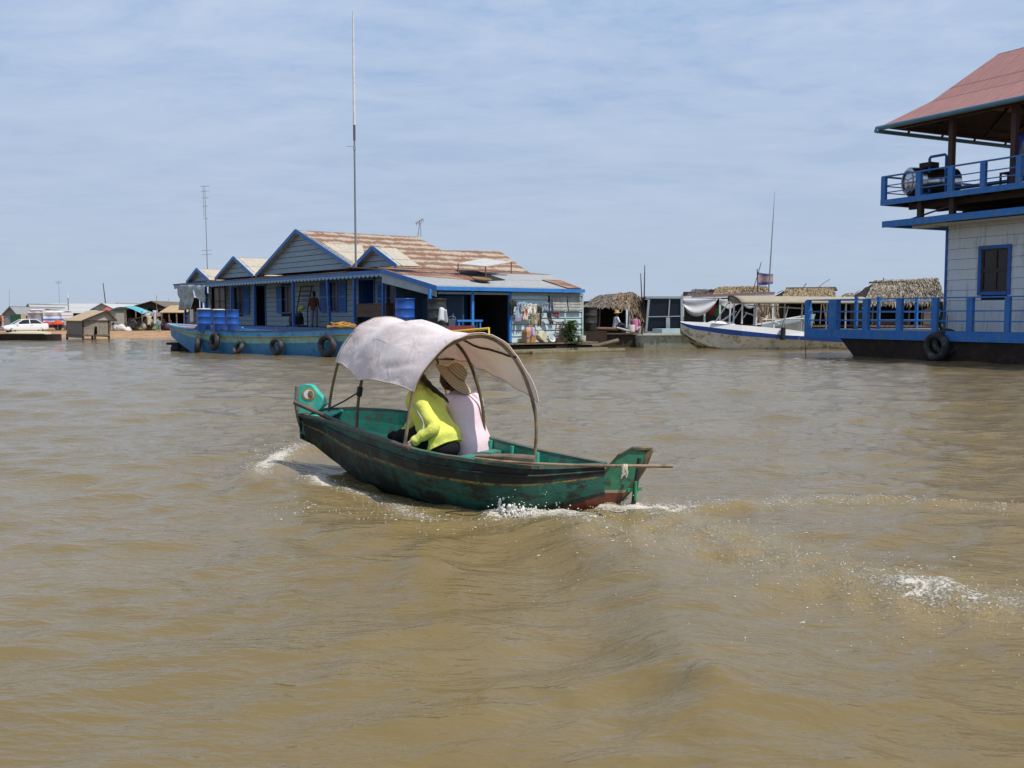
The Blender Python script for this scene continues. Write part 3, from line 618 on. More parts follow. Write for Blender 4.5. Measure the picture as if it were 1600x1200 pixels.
def loft(mb,rings,n=28,m=0,fold=.006,seed=0,cap=True):
    """rings: (centre, lateral half vector, depth half vector)"""
    vs=[];C=crv([q[0] for q in rings],len(rings)*4); A=crv([q[1] for q in rings],len(rings)*4); B=crv([q[2] for q in rings],len(rings)*4); k=len(C)
    for i in range(k):
        for j in range(n):
            t=2*math.pi*j/n; ct,st=math.cos(t),math.sin(t); e=.86
            d=A[i]*(abs(ct)**e*(1 if ct>0 else -1))+B[i]*(abs(st)**e*(1 if st>0 else -1)); p=C[i]+d
            q=mnoise.noise(Vector((p.x*9+seed,p.y*9,p.z*5)))+.6*mnoise.noise(Vector((p.x*20,p.y*20+seed,p.z*14)))
            vs.append(p+d.normalized()*fold*q)
    fs=[(i*n+j,i*n+(j+1)%n,(i+1)*n+(j+1)%n,(i+1)*n+j) for i in range(k-1) for j in range(n)]
    mb.add(vs,fs,m,sm=True)
    if cap:
        mb.add(vs[:n],[tuple(range(n))[::-1]],m,sm=True); mb.add(vs[-n:],[tuple(range(n))],m,sm=True)
def sleeve(mb,pts,r,m=0,seed=0,n=12,fold=.007):
    c=crv(pts,22); i0=len(mb.v); rr=[]
    for i in range(23):
        t=i/22*(len(r)-1); k=min(int(t),len(r)-2); rr.append(r[k]+(r[k+1]-r[k])*(t-k)+fold*.7*math.sin(i*1.9+seed)*(.3+t/len(r)))
    mb.tube(c,rr,n,m)
    for i in range(i0,len(mb.v)):
        p=Vector(mb.v[i]); q=mnoise.noise(p*18+Vector((seed,0,0)))*fold; mb.v[i]=(p.x+q,p.y+q*.5,p.z+q)
def cloth(name,col,var=.06,tr=0): return mat(name,col,.88,var,7,bump=.25,bscale=26,spec=.12,trans=tr)
FW=-AX.copy(); FW.z=0; FW.normalize(); LT=Vector((-FW.y,FW.x,0)); 
if LT.y<0: LT=-LT           # LT points to the far side of the boat
# --- yellow jacket
Y0=at(690,706,9.62); e=thing('person','person in a yellow jacket with a long black plait leaning forward under the boat canopy','person',tuple(Y0))
P=lambda x,y,D: at(x,y,D)-Y0
hip=P(689,692,9.66); chs=P(666,634,9.78); nk=P(652,604,9.90); hd=P(643,583,9.99)
J=dict(pel=hip,ch=chs,nk=nk,hd=hd,Lsh=P(653,622,9.62),Lel=P(678,668,9.46),Lwr=P(644,692,9.46),Rsh=P(664,616,10.05),Rel=P(652,656,10.10),Rwr=P(632,674,10.12),
 Lhp=hip+FW*.05-LT*.10,Lkn=hip+FW*.42-LT*.10+Vector((0,0,.02)),Lan=hip+FW*.46-LT*.09+Vector((0,0,-.26)),Lto=hip+FW*.62-LT*.09+Vector((0,0,-.28)),
 Rhp=hip+FW*.05+LT*.10,Rkn=hip+FW*.42+LT*.12+Vector((0,0,.04)),Ran=hip+FW*.46+LT*.10+Vector((0,0,-.26)),Rto=hip+FW*.62+LT*.10+Vector((0,0,-.28)))
body(e,J,FW+Vector((0,0,-.2)))
YEL=mat('yellow_jersey',(.74,.76,.15),.88,.07,7,bump=.9,bscale=11,spec=.12); b_=MB(); axv=(nk-hip).normalized(); dep=LT.cross(axv).normalized()
def ring(c,w_,d_,sk=0): return (c+FW*sk,LT*w_,dep*d_)
loft(b_,[ring(hip+Vector((.02,-.01,-.055)),.215,.175),ring(hip+Vector((0,0,.05)),.205,.170),ring(hip.lerp(chs,.45),.19,.155),ring(chs,.20,.155),ring(chs.lerp(nk,.55),.19,.13),ring(chs.lerp(nk,.9),.105,.085),ring(nk+axv*.02,.055,.055)],fold=.026,seed=2)
for S,sd_ in (('L',0),('R',4)): sleeve(b_,[Vector(J[S+'sh'])-axv*.01+LT*(.05 if S=='L' else -.05),J[S+'sh'],Vector(J[S+'sh']).lerp(Vector(J[S+'el']),.5),J[S+'el'],Vector(J[S+'el']).lerp(Vector(J[S+'wr']),.55),J[S+'wr']],[.075,.078,.068,.062,.054,.040],seed=sd_,fold=.009)
jk=b_.build('jacket',YEL,e)
k=MB(); A=[Vector(J['Lsh']),Vector(J['Lel']),Vector(J['Lwr'])]
off=(-LT*.8+FW*.5).normalized()
pts=[A[0]+off*.082,A[0].lerp(A[1],.5)+off*.074,A[0].lerp(A[1],.85)+off*.070+FW*.01,A[1].lerp(A[2],.3)+off*.062,A[1].lerp(A[2],.65)+off*.054,A[2]+off*.040]
k.tube(crv(pts,20),.010,6); k.build('sleeve_stripe',cloth('pale_stripe',(.50,.54,.50)),jk)
k=MB(); ax2=[]
for S in 'LR': sleeve(k,[hip-FW*.06+(Vector(J[S+'hp'])-hip)*.7+Vector((0,0,-.03)),J[S+'hp'],J[S+'kn'],J[S+'an']],[.13,.115,.085,.065],fold=.005)
k.ball(hip+Vector((0,0,-.05)),(.19,.19,.12),16,10); k.build('trousers',cloth('black_trousers',(.012,.012,.014)),e)
k=MB(); k.ball(hd+Vector((0,0,.02))-FW*.022,(.098,.105,.118),16,12,jit=.04); pl_=[hd-FW*.09+Vector((0,0,.01)),P(660,590,9.86),P(669,600,9.74),P(681,611,9.66),P(693,620,9.60),P(701,629,9.56)]
k.tube(crv(pl_,24),[.044-.0014*i+.003*math.sin(i*1.5) for i in range(25)],10); k.build('hair',HAIR,e)
k=MB(); k.tube([P(634,699,9.44),P(668,697.5,9.40)],.009,6); 
# --- pink shirt and straw hat
K0=at(738,712,10.0); e=thing('person','person in a pale pink shirt and woven straw sun hat seated under the boat canopy','person',tuple(K0))
P=lambda x,y,D: at(x,y,D)-K0
hip=P(738,703,10.0); chs=P(726,644,10.05); nk=P(711,611,10.12); hd=P(701,592,10.16)
J=dict(pel=hip,ch=chs,nk=nk,hd=hd,Lsh=P(698,628,9.95),Lel=P(690,668,9.98),Lwr=P(668,680,10.1),Rsh=P(744,626,10.26),Rel=P(750,668,10.34),Rwr=P(722,684,10.5),
 Lhp=hip+FW*.05-LT*.10,Lkn=hip+FW*.44-LT*.10+Vector((0,0,.02)),Lan=hip+FW*.48-LT*.09+Vector((0,0,-.2)),Lto=hip+FW*.62-LT*.09+Vector((0,0,-.22)),
 Rhp=hip+FW*.05+LT*.10,Rkn=hip+FW*.44+LT*.12+Vector((0,0,.04)),Ran=hip+FW*.48+LT*.10+Vector((0,0,-.2)),Rto=hip+FW*.62+LT*.10+Vector((0,0,-.22)))
face=(FW*1.0-LT*.10+Vector((0,0,-.12)))
body(e,J,face,skin=SKIND,up=Vector((.25,-.1,1)))
PNK=cloth('pale_pink_cotton',(.80,.63,.67),.04); b_=MB(); axv=(nk-hip).normalized(); dep=LT.cross(axv).normalized()
loft(b_,[ring(hip+Vector((.012,-.01,-.065)),.245,.17),ring(hip+Vector((0,0,.05)),.235,.165),ring(hip.lerp(chs,.5),.225,.15),ring(chs,.235,.145),ring(chs.lerp(nk,.42),.235,.125),ring(chs.lerp(nk,.78),.165,.085),ring(nk,.06,.06)],fold=.010,seed=9)
for S,sd_ in (('L',1),('R',5)): sleeve(b_,[Vector(J[S+'sh'])+LT*(.06 if S=='L' else -.06),J[S+'sh'],Vector(J[S+'sh']).lerp(Vector(J[S+'el']),.35),Vector(J[S+'sh']).lerp(Vector(J[S+'el']),.75)],[.075,.075,.070,.066],seed=sd_)
b_.build('shirt',PNK,e)
k=MB()
for S in 'LR': sleeve(k,[hip-FW*.05+(Vector(J[S+'hp'])-hip)*.7+Vector((0,0,-.03)),J[S+'hp'],J[S+'kn'],J[S+'an']],[.13,.115,.085,.065],fold=.005)
k.build('trousers',cloth('brown_trousers',(.05,.035,.03)),e)
k=MB(); k.ball(hd+Vector((.012,-.01,.022))-Vector(face).normalized()*.026,(.088,.095,.105),14,10,jit=.03); k.build('hair',HAIR,e)
STRAW=bpy.data.materials.new('woven_straw'); STRAW.use_nodes=True; t=STRAW.node_tree; b=t.nodes['Principled BSDF']; b.inputs['Roughness'].default_value=.8; b.inputs['Specular IOR Level'].default_value=.2
tc=N(t,'ShaderNodeTexCoord'); sp_=N(t,'ShaderNodeSeparateXYZ'); t.links.new(tc.outputs['Object'],sp_.inputs[0])
uvn=N(t,'ShaderNodeUVMap'); s2=N(t,'ShaderNodeSeparateXYZ'); t.links.new(uvn.outputs[0],s2.inputs[0])
wv=mth(t,'SINE',mth(t,'MULTIPLY',s2.outputs[1],240)); wv2=mth(t,'SINE',mth(t,'MULTIPLY',s2.outputs[0],260)); f=mth(t,'ADD',mth(t,'MULTIPLY',wv,.34),mth(t,'ADD',.5,mth(t,'MULTIPLY',wv2,.16)))
t.links.new(ramp(t,f,[(.1,(.26,.18,.10)),(.5,(.46,.35,.20)),(.95,(.62,.50,.31))]),b.inputs['Base Color'])
hax=Vector((.64,-.10,.76)).normalized(); hc=P(711,586,10.10); hq=Vector((0,0,1)).rotation_difference(hax).to_matrix()
prof=[(.232,-.050),(.225,-.052),(.20,-.036),(.16,-.012),(.125,.002),(.108,.012),(.104,.030),(.100,.058),(.088,.088),(.064,.108),(.03,.117),(0.001,.119)]
k=MB(); n=48; vs=[];uv=[]
for i,(r_,z_) in enumerate(prof):
    for j in range(n):
        a=2*math.pi*j/n; wob=1+.03*math.sin(a*3+1)*(r_/.23)**2; dz=.018*math.sin(a*2+.6)*(r_/.23)**3
        vs.append(hc+hq@Vector((r_*wob*math.cos(a),r_*wob*math.sin(a),z_+dz)))
fs=[];L=[0]
for i in range(1,len(prof)): L.append(L[-1]+math.hypot(prof[i][0]-prof[i-1][0],prof[i][1]-prof[i-1][1]))
for i in range(len(prof)-1):
    for j in range(n):
        fs.append((i*n+j,i*n+(j+1)%n,(i+1)*n+(j+1)%n,(i+1)*n+j)); uv.append([(j/n,L[i]),((j+1)/n,L[i]),((j+1)/n,L[i+1]),(j/n,L[i+1])])
k.add(vs,fs,0,uv,True); ht=k.build('straw_hat',STRAW,e,solid=.006)
k=MB(); k.torus(hc+hax*.016,hax,.108,.008,32,6); k.build('hat_band',mat('hat_band',(.25,.15,.075),.8),ht)
# ================================================================ floating house
HF=Frame((-6.04,47,0),math.atan2(-.793,.609)); 
def hY(px,py,y): return HF.Y(px,py,y)
ROOF=roofmat('rusted_tin_roof',(.47,.395,.30),(.29,.155,.095),.95,.60,.42,stripe=.75)
ROOFC=roofmat('cream_tin_roof',(.55,.49,.40),(.36,.25,.16),1.6,-.25,stripe=.25)
ROOFG=roofmat('grey_tin_roof',(.40,.42,.42),(.33,.17,.10),2.2,-.62,stripe=.2)
ROOFR=roofmat('rust_sheet',(.38,.28,.2),(.30,.12,.06),1.4,.6,stripe=.2)
H=thing('floating_house','long blue floating house with four gables and rusty patched tin roofs','house',tuple(HF.o),HF.a)
EZ=hY(600,421,0).z; XL=hY(272,445,0).x; FZ=1.12; WY=2.0
def clap(mb,ax,c,a0,a1,z0,z1,ops=(),pitch=.28,th=.03,m=0,sgn=-1,gap=.022):
    """rows of overlapping boards on the plane (axis 'y'|'x')=c, openings are (a0,a1,z0,z1)"""
    z=z0
    while z<z1-.01:
        zt=min(z+pitch,z1); cuts=[(a0,a1)]
        for o in ops:
            if o[2]<zt-.02 and o[3]>z+.02:
                nc=[]
                for p,q in cuts:
                    if o[1]<=p or o[0]>=q: nc.append((p,q)); continue
                    if o[0]>p: nc.append((p,o[0]))
                    if o[1]<q: nc.append((o[1],q))
                cuts=nc
        for p,q in cuts:
            gp_=.02
            def V(a,d,zz): return (a,c+sgn*d,zz) if ax=='y' else (c-sgn*d,a,zz)
            mb.hexa([V(p,th,z+gap),V(q,th,z+gap),V(q,-.02,z+gap),V(p,-.02,z+gap)],[V(p,.006,zt),V(q,.006,zt),V(q,-.02,zt),V(p,-.02,zt)],m)
        z=zt
def op(p0,p1,q0,q1,y=WY): a=hY(p0,q1,y); b=hY(p1,q0,y); return [a.x,b.x,a.z,b.z]
W1=op(367,380,449,490); D1=op(401,415,446,505); D1[2]=FZ; W2=op(440,457,447,488); W3=op(515,528,441,486); D2=op(563,585,436,505); D2[2]=FZ; W4=op(606,628,444,486)
W0=op(333,352,449,492)
ops=[W0,W1,D1,W2,W3,D2,W4]
wb=MB(); clap(wb,'y',WY,XL+1.2,0.6,FZ,EZ-.25,ops,.29)
wb.box(XL+1.2,.6,WY+.045,WY+.10,EZ-.3,EZ-.08)
def backing(mb,x0,x1,y,z0,z1,ops,m=1):  # near-black sheet behind the gaps stands in for shade under each board
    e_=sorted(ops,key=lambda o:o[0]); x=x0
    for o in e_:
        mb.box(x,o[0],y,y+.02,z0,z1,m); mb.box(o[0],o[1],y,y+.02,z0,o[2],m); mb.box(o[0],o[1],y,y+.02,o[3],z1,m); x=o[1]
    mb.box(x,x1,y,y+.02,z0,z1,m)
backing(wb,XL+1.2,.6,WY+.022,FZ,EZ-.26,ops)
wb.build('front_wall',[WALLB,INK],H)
ib=MB()
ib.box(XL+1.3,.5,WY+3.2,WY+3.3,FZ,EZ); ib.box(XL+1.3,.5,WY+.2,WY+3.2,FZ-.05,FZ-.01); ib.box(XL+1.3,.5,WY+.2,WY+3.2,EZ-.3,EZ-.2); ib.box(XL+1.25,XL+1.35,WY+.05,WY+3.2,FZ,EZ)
for x in (D1[0]-1,D1[1]+1.2,W3[0]-1.2,D2[0]-.6): ib.box(x,x+.06,WY+.1,WY+3.1,FZ,EZ-.2)
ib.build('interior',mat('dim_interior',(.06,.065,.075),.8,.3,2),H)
def window(o,shut,y=WY,fr=BLUED,name='window'):
    f=MB(); x0,x1,z0,z1=o; t=.07
    f.box(x0-t,x0,y-.07,y+.02,z0-t,z1+t); f.box(x1,x1+t,y-.07,y+.02,z0-t,z1+t); f.box(x0,x1,y-.07,y+.02,z1,z1+t); f.box(x0,x1,y-.09,y+.02,z0-t,z0)
    f.box((x0+x1)/2-.02,(x0+x1)/2+.02,y-.02,y+.01,z0,z1); f.box(x0,x1,y-.02,y+.01,(z0+z1)/2-.02,(z0+z1)/2+.02)
    fo=f.build(name,fr,H)
    g=MB(); g.box(x0,x1,y+.03,y+.04,z0,z1); g.build('pane',GLASS,fo)
    for a,b in shut:
        s=MB(); s.box(a,b,y-.10,y-.06,z0-.06,z1+.06); zm=(z0+z1)/2
        for q0,q1 in ((z0,zm-.05),(zm+.05,z1)):
            k=int((q1-q0)/.085)
            for i in range(k): zc=q0+(i+.5)*(q1-q0)/k; s.hexa([(a+.07,y-.125,zc-.035),(b-.07,y-.125,zc-.035),(b-.07,y-.10,zc-.01),(a+.07,y-.10,zc-.01)],[(a+.07,y-.118,zc-.028),(b-.07,y-.118,zc-.028),(b-.07,y-.10,zc+.02),(a+.07,y-.10,zc+.02)],1)
        s.build('shutter',[BLUE,BLUED],H)
    return fo
xs=lambda p0,p1: (hY(p0,470,WY-.1).x,hY(p1,470,WY-.1).x)
window(W0,[],fr=WOODD); window(W1,[xs(380.5,389)]); window(W2,[xs(431.5,439.5)]); window(W3,[xs(499,513),xs(529,540)]); window(W4,[xs(589,599),xs(629,637)])
for o in (D1,D2):
    f=MB(); x0,x1,z0,z1=o; f.box(x0-.09,x0,WY-.07,WY+.03,z0,z1+.09); f.box(x1,x1+.09,WY-.07,WY+.03,z0,z1+.09); f.box(x0,x1,WY-.07,WY+.03,z1,z1+.09); f.build('door_frame',BLUED,H)
d=MB(); d.box(D2[0]+.02,D2[0]+.08,WY+.05,WY+.9,FZ,D2[3]); d.build('door',BLUED,H)
# posts, valance, verandah roof, base board
def post(p,w_=.13,y=.12,lean=0,m=BLUED):
    b=MB(); x=hY(p,470,y).x; b.beam((x+lean,y,FZ),(x,y,EZ-.1),w_,w_); b.build('post',m,H)
for p in (322,361.5,397.5,458.5,554): post(p)
post(512,.13,.12,.22)
post(599,.11,.12)
vb=MB(); n=int((0-XL)/.42); xs_=[XL+(0-XL)*i/n for i in range(n+1)]
vb.box(XL,0,-.03,.02,EZ-.16,EZ)
for i in range(n):
    a,b=xs_[i],xs_[i+1]; ps=[(a,-.012,EZ-.17)]+[(a+(b-a)*(1-math.cos(math.pi*k/6))/2,-.012,EZ-.17-.17*math.sin(math.pi*k/6)) for k in range(1,6)]+[(b,-.012,EZ-.17)]
    vb.prism(ps,(0,.02,0),1)
vb.build('scalloped_valance',[BLUE,mat('pale_valance',(.24,.38,.52),.6,.1,4)],H)
hl=MB(); 
G1=[hY(470,360,.6),hY(407,430.5,.6),hY(556,416,.6)]; G2=[hY(372,402,.6),hY(343,436,.6),hY(402.5,430.5,.6)]; G3=[hY(314,420,.6),hY(298,441,.6),hY(333,437.5,.6)]; G4=[hY(590,386,.6),hY(560,417.5,.6),hY(628,415,.6)]
def roofquad(mb,pts,m=0,th=.05,mirror=None):
    """thick sheet; u along the first edge, v down the slope"""
    P=[Vector(p) for p in pts]
    n=None
    for i in range(1,len(P)-1):
        q=(P[i]-P[0]).cross(P[i+1]-P[0])
        if q.length>1e-4: n=q.normalized(); break
    if n.z<0: P=P[::-1]; n=-n
    h=Vector((n.y,-n.x,0)); h=h.normalized() if h.length>1e-3 else Vector((1,0,0)); dn=n.cross(h); dn=-dn if dn.z>0 else dn
    top=max(P,key=lambda p:p.z); uv=[((p-top).dot(h)+20,(p-top).dot(dn)) for p in P]
    mb.prism(P,-n*th,m,uv)
vr=MB(); roofquad(vr,[(XL-.15,-.05,EZ+.02),(G1[2].x+.3,-.05,EZ+.02),(G1[2].x+.3,2.2,EZ+.28),(XL-.15,2.2,EZ+.28)])
vr.build('verandah_roof',ROOF,H)
vc=MB(); vc.box(XL+.1,-.1,.3,WY-.05,EZ-.16,EZ-.12); vc.build('verandah_ceiling',WALLB,H)
# gables
def gable(G,depth,rm,name='gable_roof',over=.28,face=True):
    ap,l,r=G; zb=min(l.z,r.z)-.02; lx,rx=l.x,r.x; lz,rz_=l.z,r.z
    b=MB(); roofquad(b,[(ap.x,.6-over,ap.z),(ap.x,.6+depth,ap.z),(rx,.6+depth,rz_),(rx,.6-over,rz_)]); roofquad(b,[(ap.x,.6-over,ap.z),(ap.x,.6+depth,ap.z),(lx,.6+depth,lz),(lx,.6-over,lz)])
    ro=b.build(name,rm,H)
    f=MB(); pit=.29; z=min(lz,rz_); 
    while z<ap.z-.05:
        zt=min(z+pit,ap.z-.03); tl=lambda q:(q-lz)/(ap.z-lz); tr_=lambda q:(q-rz_)/(ap.z-rz_)
        X0,X1=lx+(ap.x-lx)*max(0,tl(z)),rx+(ap.x-rx)*max(0,tr_(z)); X2,X3=lx+(ap.x-lx)*tl(zt),rx+(ap.x-rx)*tr_(zt)
        f.hexa([(X0,.56,z+.022),(X1,.56,z+.022),(X1,.63,z+.022),(X0,.63,z+.022)],[(X2,.594,zt),(X3,.594,zt),(X3,.63,zt),(X2,.63,zt)]); z=zt
    f.prism([(lx,.64,min(lz,rz_)),(rx,.64,min(lz,rz_)),(ap.x,.64,ap.z-.04)],(0,.02,0),1); f.build('gable_wall',[WALLB,INK],H)  # dark sheet puts the shade lines between the gable boards into colour
    g=MB(); 
    for q in ((lx,lz),(rx,rz_)):
        A=Vector((ap.x,.6-over-.03,ap.z-.03)); B=Vector((q[0],.6-over-.03,q[1]-.03)); g.beam(A,B,.05,.20,up=(0,0,1))
    g.build('barge_board',BLUE,H)
    return ro
# big roof: ridge runs back, right slope carries the rusted sheets
xr,zr=G1[0].x,G1[0].z; xb,zb=G1[2].x,G1[2].z; sl_n=Vector((zr-zb,0,xb-xr)).normalized()
def onS(px,py): return HF.pl(px,py,(xr,0,zr),tuple(sl_n))
R0=Vector((xr,.32,zr)); R1=onS(652,369); R1.x,R1.z=xr,zr; yR1=HF.X(652,369,xr).y
R2=onS(690,391); R3=onS(781,392); B1=onS(826,424); B0=Vector((xb,.32,zb)); c0=onS(500,381); 
R1=Vector((xr,HF.X(652,369,xr).y,zr)); B1=Vector((xb,HF.X(826,424,xb).y,zb))
mrf=MB(); cut=HF.X(563,370,xr).y
# cream lower-left corner, rust elsewhere
ymid=B0.y+(B1.y-B0.y)*.22
pA=Vector((xr,.32,zr)); pm=R0.lerp(B0,.36); 
ycr=HF.X(574,416.5,xb).y; ypm=HF.X(566,393,pm.x).y
roofquad(mrf,[pm,B0,Vector((xb,ycr,zb)),Vector((pm.x,ypm,pm.z))],1,.05)
roofquad(mrf,[R0+Vector((0,0,.003)),pm,Vector((pm.x,ypm,pm.z)),Vector((xb,ycr,zb)),B1,R3,R2,R1],0,.05)
mir=lambda p: Vector((2*xr-p.x,p.y,p.z))
lx,lz=G1[1].x,G1[1].z
def left(p): t=(zr-p.z)/(zr-zb); return Vector((xr+(lx-xr)*t,p.y,p.z))
roofquad(mrf,[R0,B0 and left(B0),left(B1),left(R3),left(R2),R1],0,.05)
roofquad(mrf,[R3,B1,left(B1),left(R3)],0,.05); roofquad(mrf,[R2,R3,left(R3),left(R2)],0,.05); roofquad(mrf,[R1,R2,left(R2)],0,.05)
mrf.build('main_roof',[ROOF,ROOFC],H)
gable(G1,.2,ROOFC,'gable_edge'); gable(G2,7.5,ROOFC); gable(G3,6.0,ROOFC); 
gable(G4,1.0,ROOFC)
# annex roof falling to the right-hand eave
EX=hY(680,448,-.2); ex,ez=EX.x,EX.z; eR=HF.X(912,452.5,ex).y; bR=B1.y+.3
ar=MB(); y0r=B1.y+(eR-B1.y)*(0-xb)/(ex-xb); bR=B1.y
roofquad(ar,[(xb-.1,-.12,zb-.02),(xb-.1,bR,zb-.02),(0,y0r,EZ+.01),(0,-.12,EZ+.01)],1)
roofquad(ar,[(0,-.12,EZ+.01),(0,4.0,EZ+.01),(ex*.62,4.0,EZ+.01+(ez-EZ)*.62),(ex*.30,-.12,EZ+(ez-EZ)*.30+.01)],1)
roofquad(ar,[(ex*.30,-.12,EZ+(ez-EZ)*.30),(ex*.62,4.0,EZ+(ez-EZ)*.62),(0,4.0,EZ),(0,y0r,EZ),(ex,eR,ez),(ex,-.12,ez)],0)
q0=HF.X(872,437,ex*.6); 
roofquad(ar,[(ex*.45,y0r+(eR-y0r)*.45-1.5,EZ+(ez-EZ)*.45+.05),(ex*.45,y0r+(eR-y0r)*.45-.3,EZ+(ez-EZ)*.45+.05),(ex*.97,eR-.02,ez+.08),(ex*.97,eR-.9,ez+.08)],1,.03)
ar.build('annex_roof',[ROOFG,ROOFR],H)
fb=MB(); fb.beam((ex+.02,-.15,ez-.06),(ex+.02,eR+.05,ez-.06),.05,.17); fb.build('eave_board',BLUE if False else mat('bright_blue_paint',(.04,.22,.62),.5,.1,4,wear=(.05,.12,.3),wamt=.2),H)
fb=MB(); fb.beam((0,-.16,EZ-.05),(ex+.02,-.16,ez-.05),.04,.20); fb.build('verge_board',BLUE,H)
fb=MB(); fb.prism([(0.05,-.10,EZ-.14),(ex-.1,-.10,ez-.14),(ex-.1,-.10,ez-.42),(.05,-.10,EZ-.62)],(0,.04,0)); fb.build('verge_panel',mat('grey_panel',(.36,.41,.43),.7,.15,3),H)
# right-hand end: clapboard wall, doorway opening, posts and inside walls
wx=ex-.35
def hX(px,py,x=None): return HF.X(px,py,wx if x is None else x)
y0=hX(799,500).y; y1=hX(909,500).y; zb0=hX(800,536).z; ya=hX(740,480).y
wb=MB(); a=hX(857,460); 
clap(wb,'x',wx,y0,y1,zb0,ez-.12,(),.285,.045,0,-1); wb.box(wx-.04,wx-.022,y0,y1,zb0,ez-.12,1); wb.build('end_wall',[PALEB,INK],H)
cw=MB(); cw.beam((wx+.03,y1,zb0),(wx+.03,y1,ez-.1),.09,.09); cw.beam((wx+.02,hX(883,520).y,zb0+.1),(wx+.02,hX(883,520).y,zb0+1.2),.05,.07); cw.box(wx-.1,wx+.06,y0,y1,ez-.16,ez-.06); cw.build('end_wall_trim',mat('grey_trim',(.42,.5,.52),.7,.15,5),H)
for p0,p1 in ((861,883),(885,906)):
    s=MB(); A=hX(p0,486); B=hX(p1,459); s.hexa([(wx+.20,A.y,A.z),(wx+.20,B.y,A.z),(wx+.17,B.y,A.z),(wx+.17,A.y,A.z)],[(wx+.06,A.y,B.z),(wx+.06,B.y,B.z),(wx+.03,B.y,B.z),(wx+.03,A.y,B.z)])
    for i in range(6):
        t=(i+.5)/6; z=A.z+(B.z-A.z)*t; x=wx+.205-.14*t; s.beam((x,A.y+.04,z),(x,B.y-.04,z),.03,.05)
    s.build('flap_shutter',mat('pale_shutter',(.42,.44,.42),.7,.12,4,wear=(.3,.31,.3)),H)
sh=MB(); A=hX(857,486); sh.box(wx-.03,wx+.05,A.y-.05,A.y+.06,A.z-.4,ez-.15); sh.build('shutter_shadow_strip',WOODD,H)  # dark strip standing in for the shadow the flaps cast on the wall
for p,w_ in ((672,.13),(738,.12),(796.5,.13)):
    b=MB(); y=hX(p,500,ex-.28).y; b.beam((ex-.28,y,.55),(ex-.28,y,ez-.1),w_,w_); b.build('post',mat('bright_blue_paint',None) if False else MATS['bright_blue_paint'],H)
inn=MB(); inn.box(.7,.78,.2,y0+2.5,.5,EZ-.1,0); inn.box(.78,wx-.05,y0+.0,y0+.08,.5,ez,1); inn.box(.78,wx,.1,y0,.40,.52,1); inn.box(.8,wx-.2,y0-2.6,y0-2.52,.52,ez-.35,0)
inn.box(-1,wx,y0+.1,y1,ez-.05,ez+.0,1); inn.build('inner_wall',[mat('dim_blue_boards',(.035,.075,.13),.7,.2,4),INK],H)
dd=MB(); A=hX(700,470,1.0); dd.box(.8,.86,A.y,A.y+1.3,.6,ez-.2); dd.build('inner_door',BLUED,H)
bm=MB(); bm.box(ex-.34,ex-.24,.1,y1,ez-.30,ez-.20); bm.build('eave_beam',WALLB,H)
# floors and floats
fl=MB(); fl.box(XL,.3,-.10,WY+4,FZ-.12,FZ,0); fl.box(XL,.3,-.14,-.10,FZ-.32,FZ+.02,1); fl.build('verandah_floor',[WOOD,BLUED],H)
pf=MB()
for i in range(7): pf.box(ex-1.0+i*.19,ex-.83+i*.19,.0,y1+.5,.44,.50)
pf.box(.3,ex-.9,0,y1+.5,.36,.43); pf.build('side_platform',WOOD,H)
ft=MB(); ft.box(XL+.3,.2,.25,WY+5,-.3,FZ-.13); ft.box(.2,ex+.1,.4,y1+.3,-.3,.35); ft.build('float_base',WOODD,H)
lg=MB()
lg.tube([(ex+.45,y0-1,.10),(ex+.46,y1+.9,.11)],.13,10); lg.tube([(ex+.62,y0+.4,.03),(ex+.75,y1+1.8,.05)],.12,10); lg.build('float_log',mat('old_log',(.16,.135,.085),.85,.35,4,wear=(.10,.12,.06),wamt=.3,st=(1,1,1),bump=.5),H)
# back and left closures
cl_=MB(); cl_.box(XL+1.2,XL+1.28,WY,WY+4,FZ,EZ); cl_.box(XL+1.2,xb,WY+7.9,WY+8,FZ,EZ+.2); cl_.build('rear_wall',WALLB,H)
# propped panel on the annex roof
def on_annex(px,py):
    n=Vector((EZ-ez,0,ex)).normalized(); return HF.pl(px,py,(0,0,EZ+.02),tuple(n)),n
rp=MB(); nA=on_annex(760,430)[1]
A=[on_annex(x,y)[0]+nA*h for x,y,h in ((714,429.5,.55),(757,433.5,.55),(797,425.5,.55),(752,420,.55))]
rp.prism([A[0],A[1],A[2],A[3]],-nA*.04,0)
for p,h in ((A[0],.55),(A[1],.55),(A[2],.55)): rp.beam(p,p-Vector((0,0,.62)),.045,.045,1)
B=[on_annex(x,y)[0]+nA*.06 for x,y in ((712,423),(745,436),(790,437),(745,422))]
rp_o=rp.build('propped_roof_panel',[mat('pale_sheet',(.50,.50,.48),.6,.1,3),mat('rusty_bar',(.22,.09,.055),.8,.2,6)],H)
rh=MB(); rh.prism([on_annex(x,y)[0]+nA*.012 for x,y in ((708,421.5),(752,439),(790,437.5),(748,424))],-nA*.008,0); rh.build('roof_opening',INK,H)
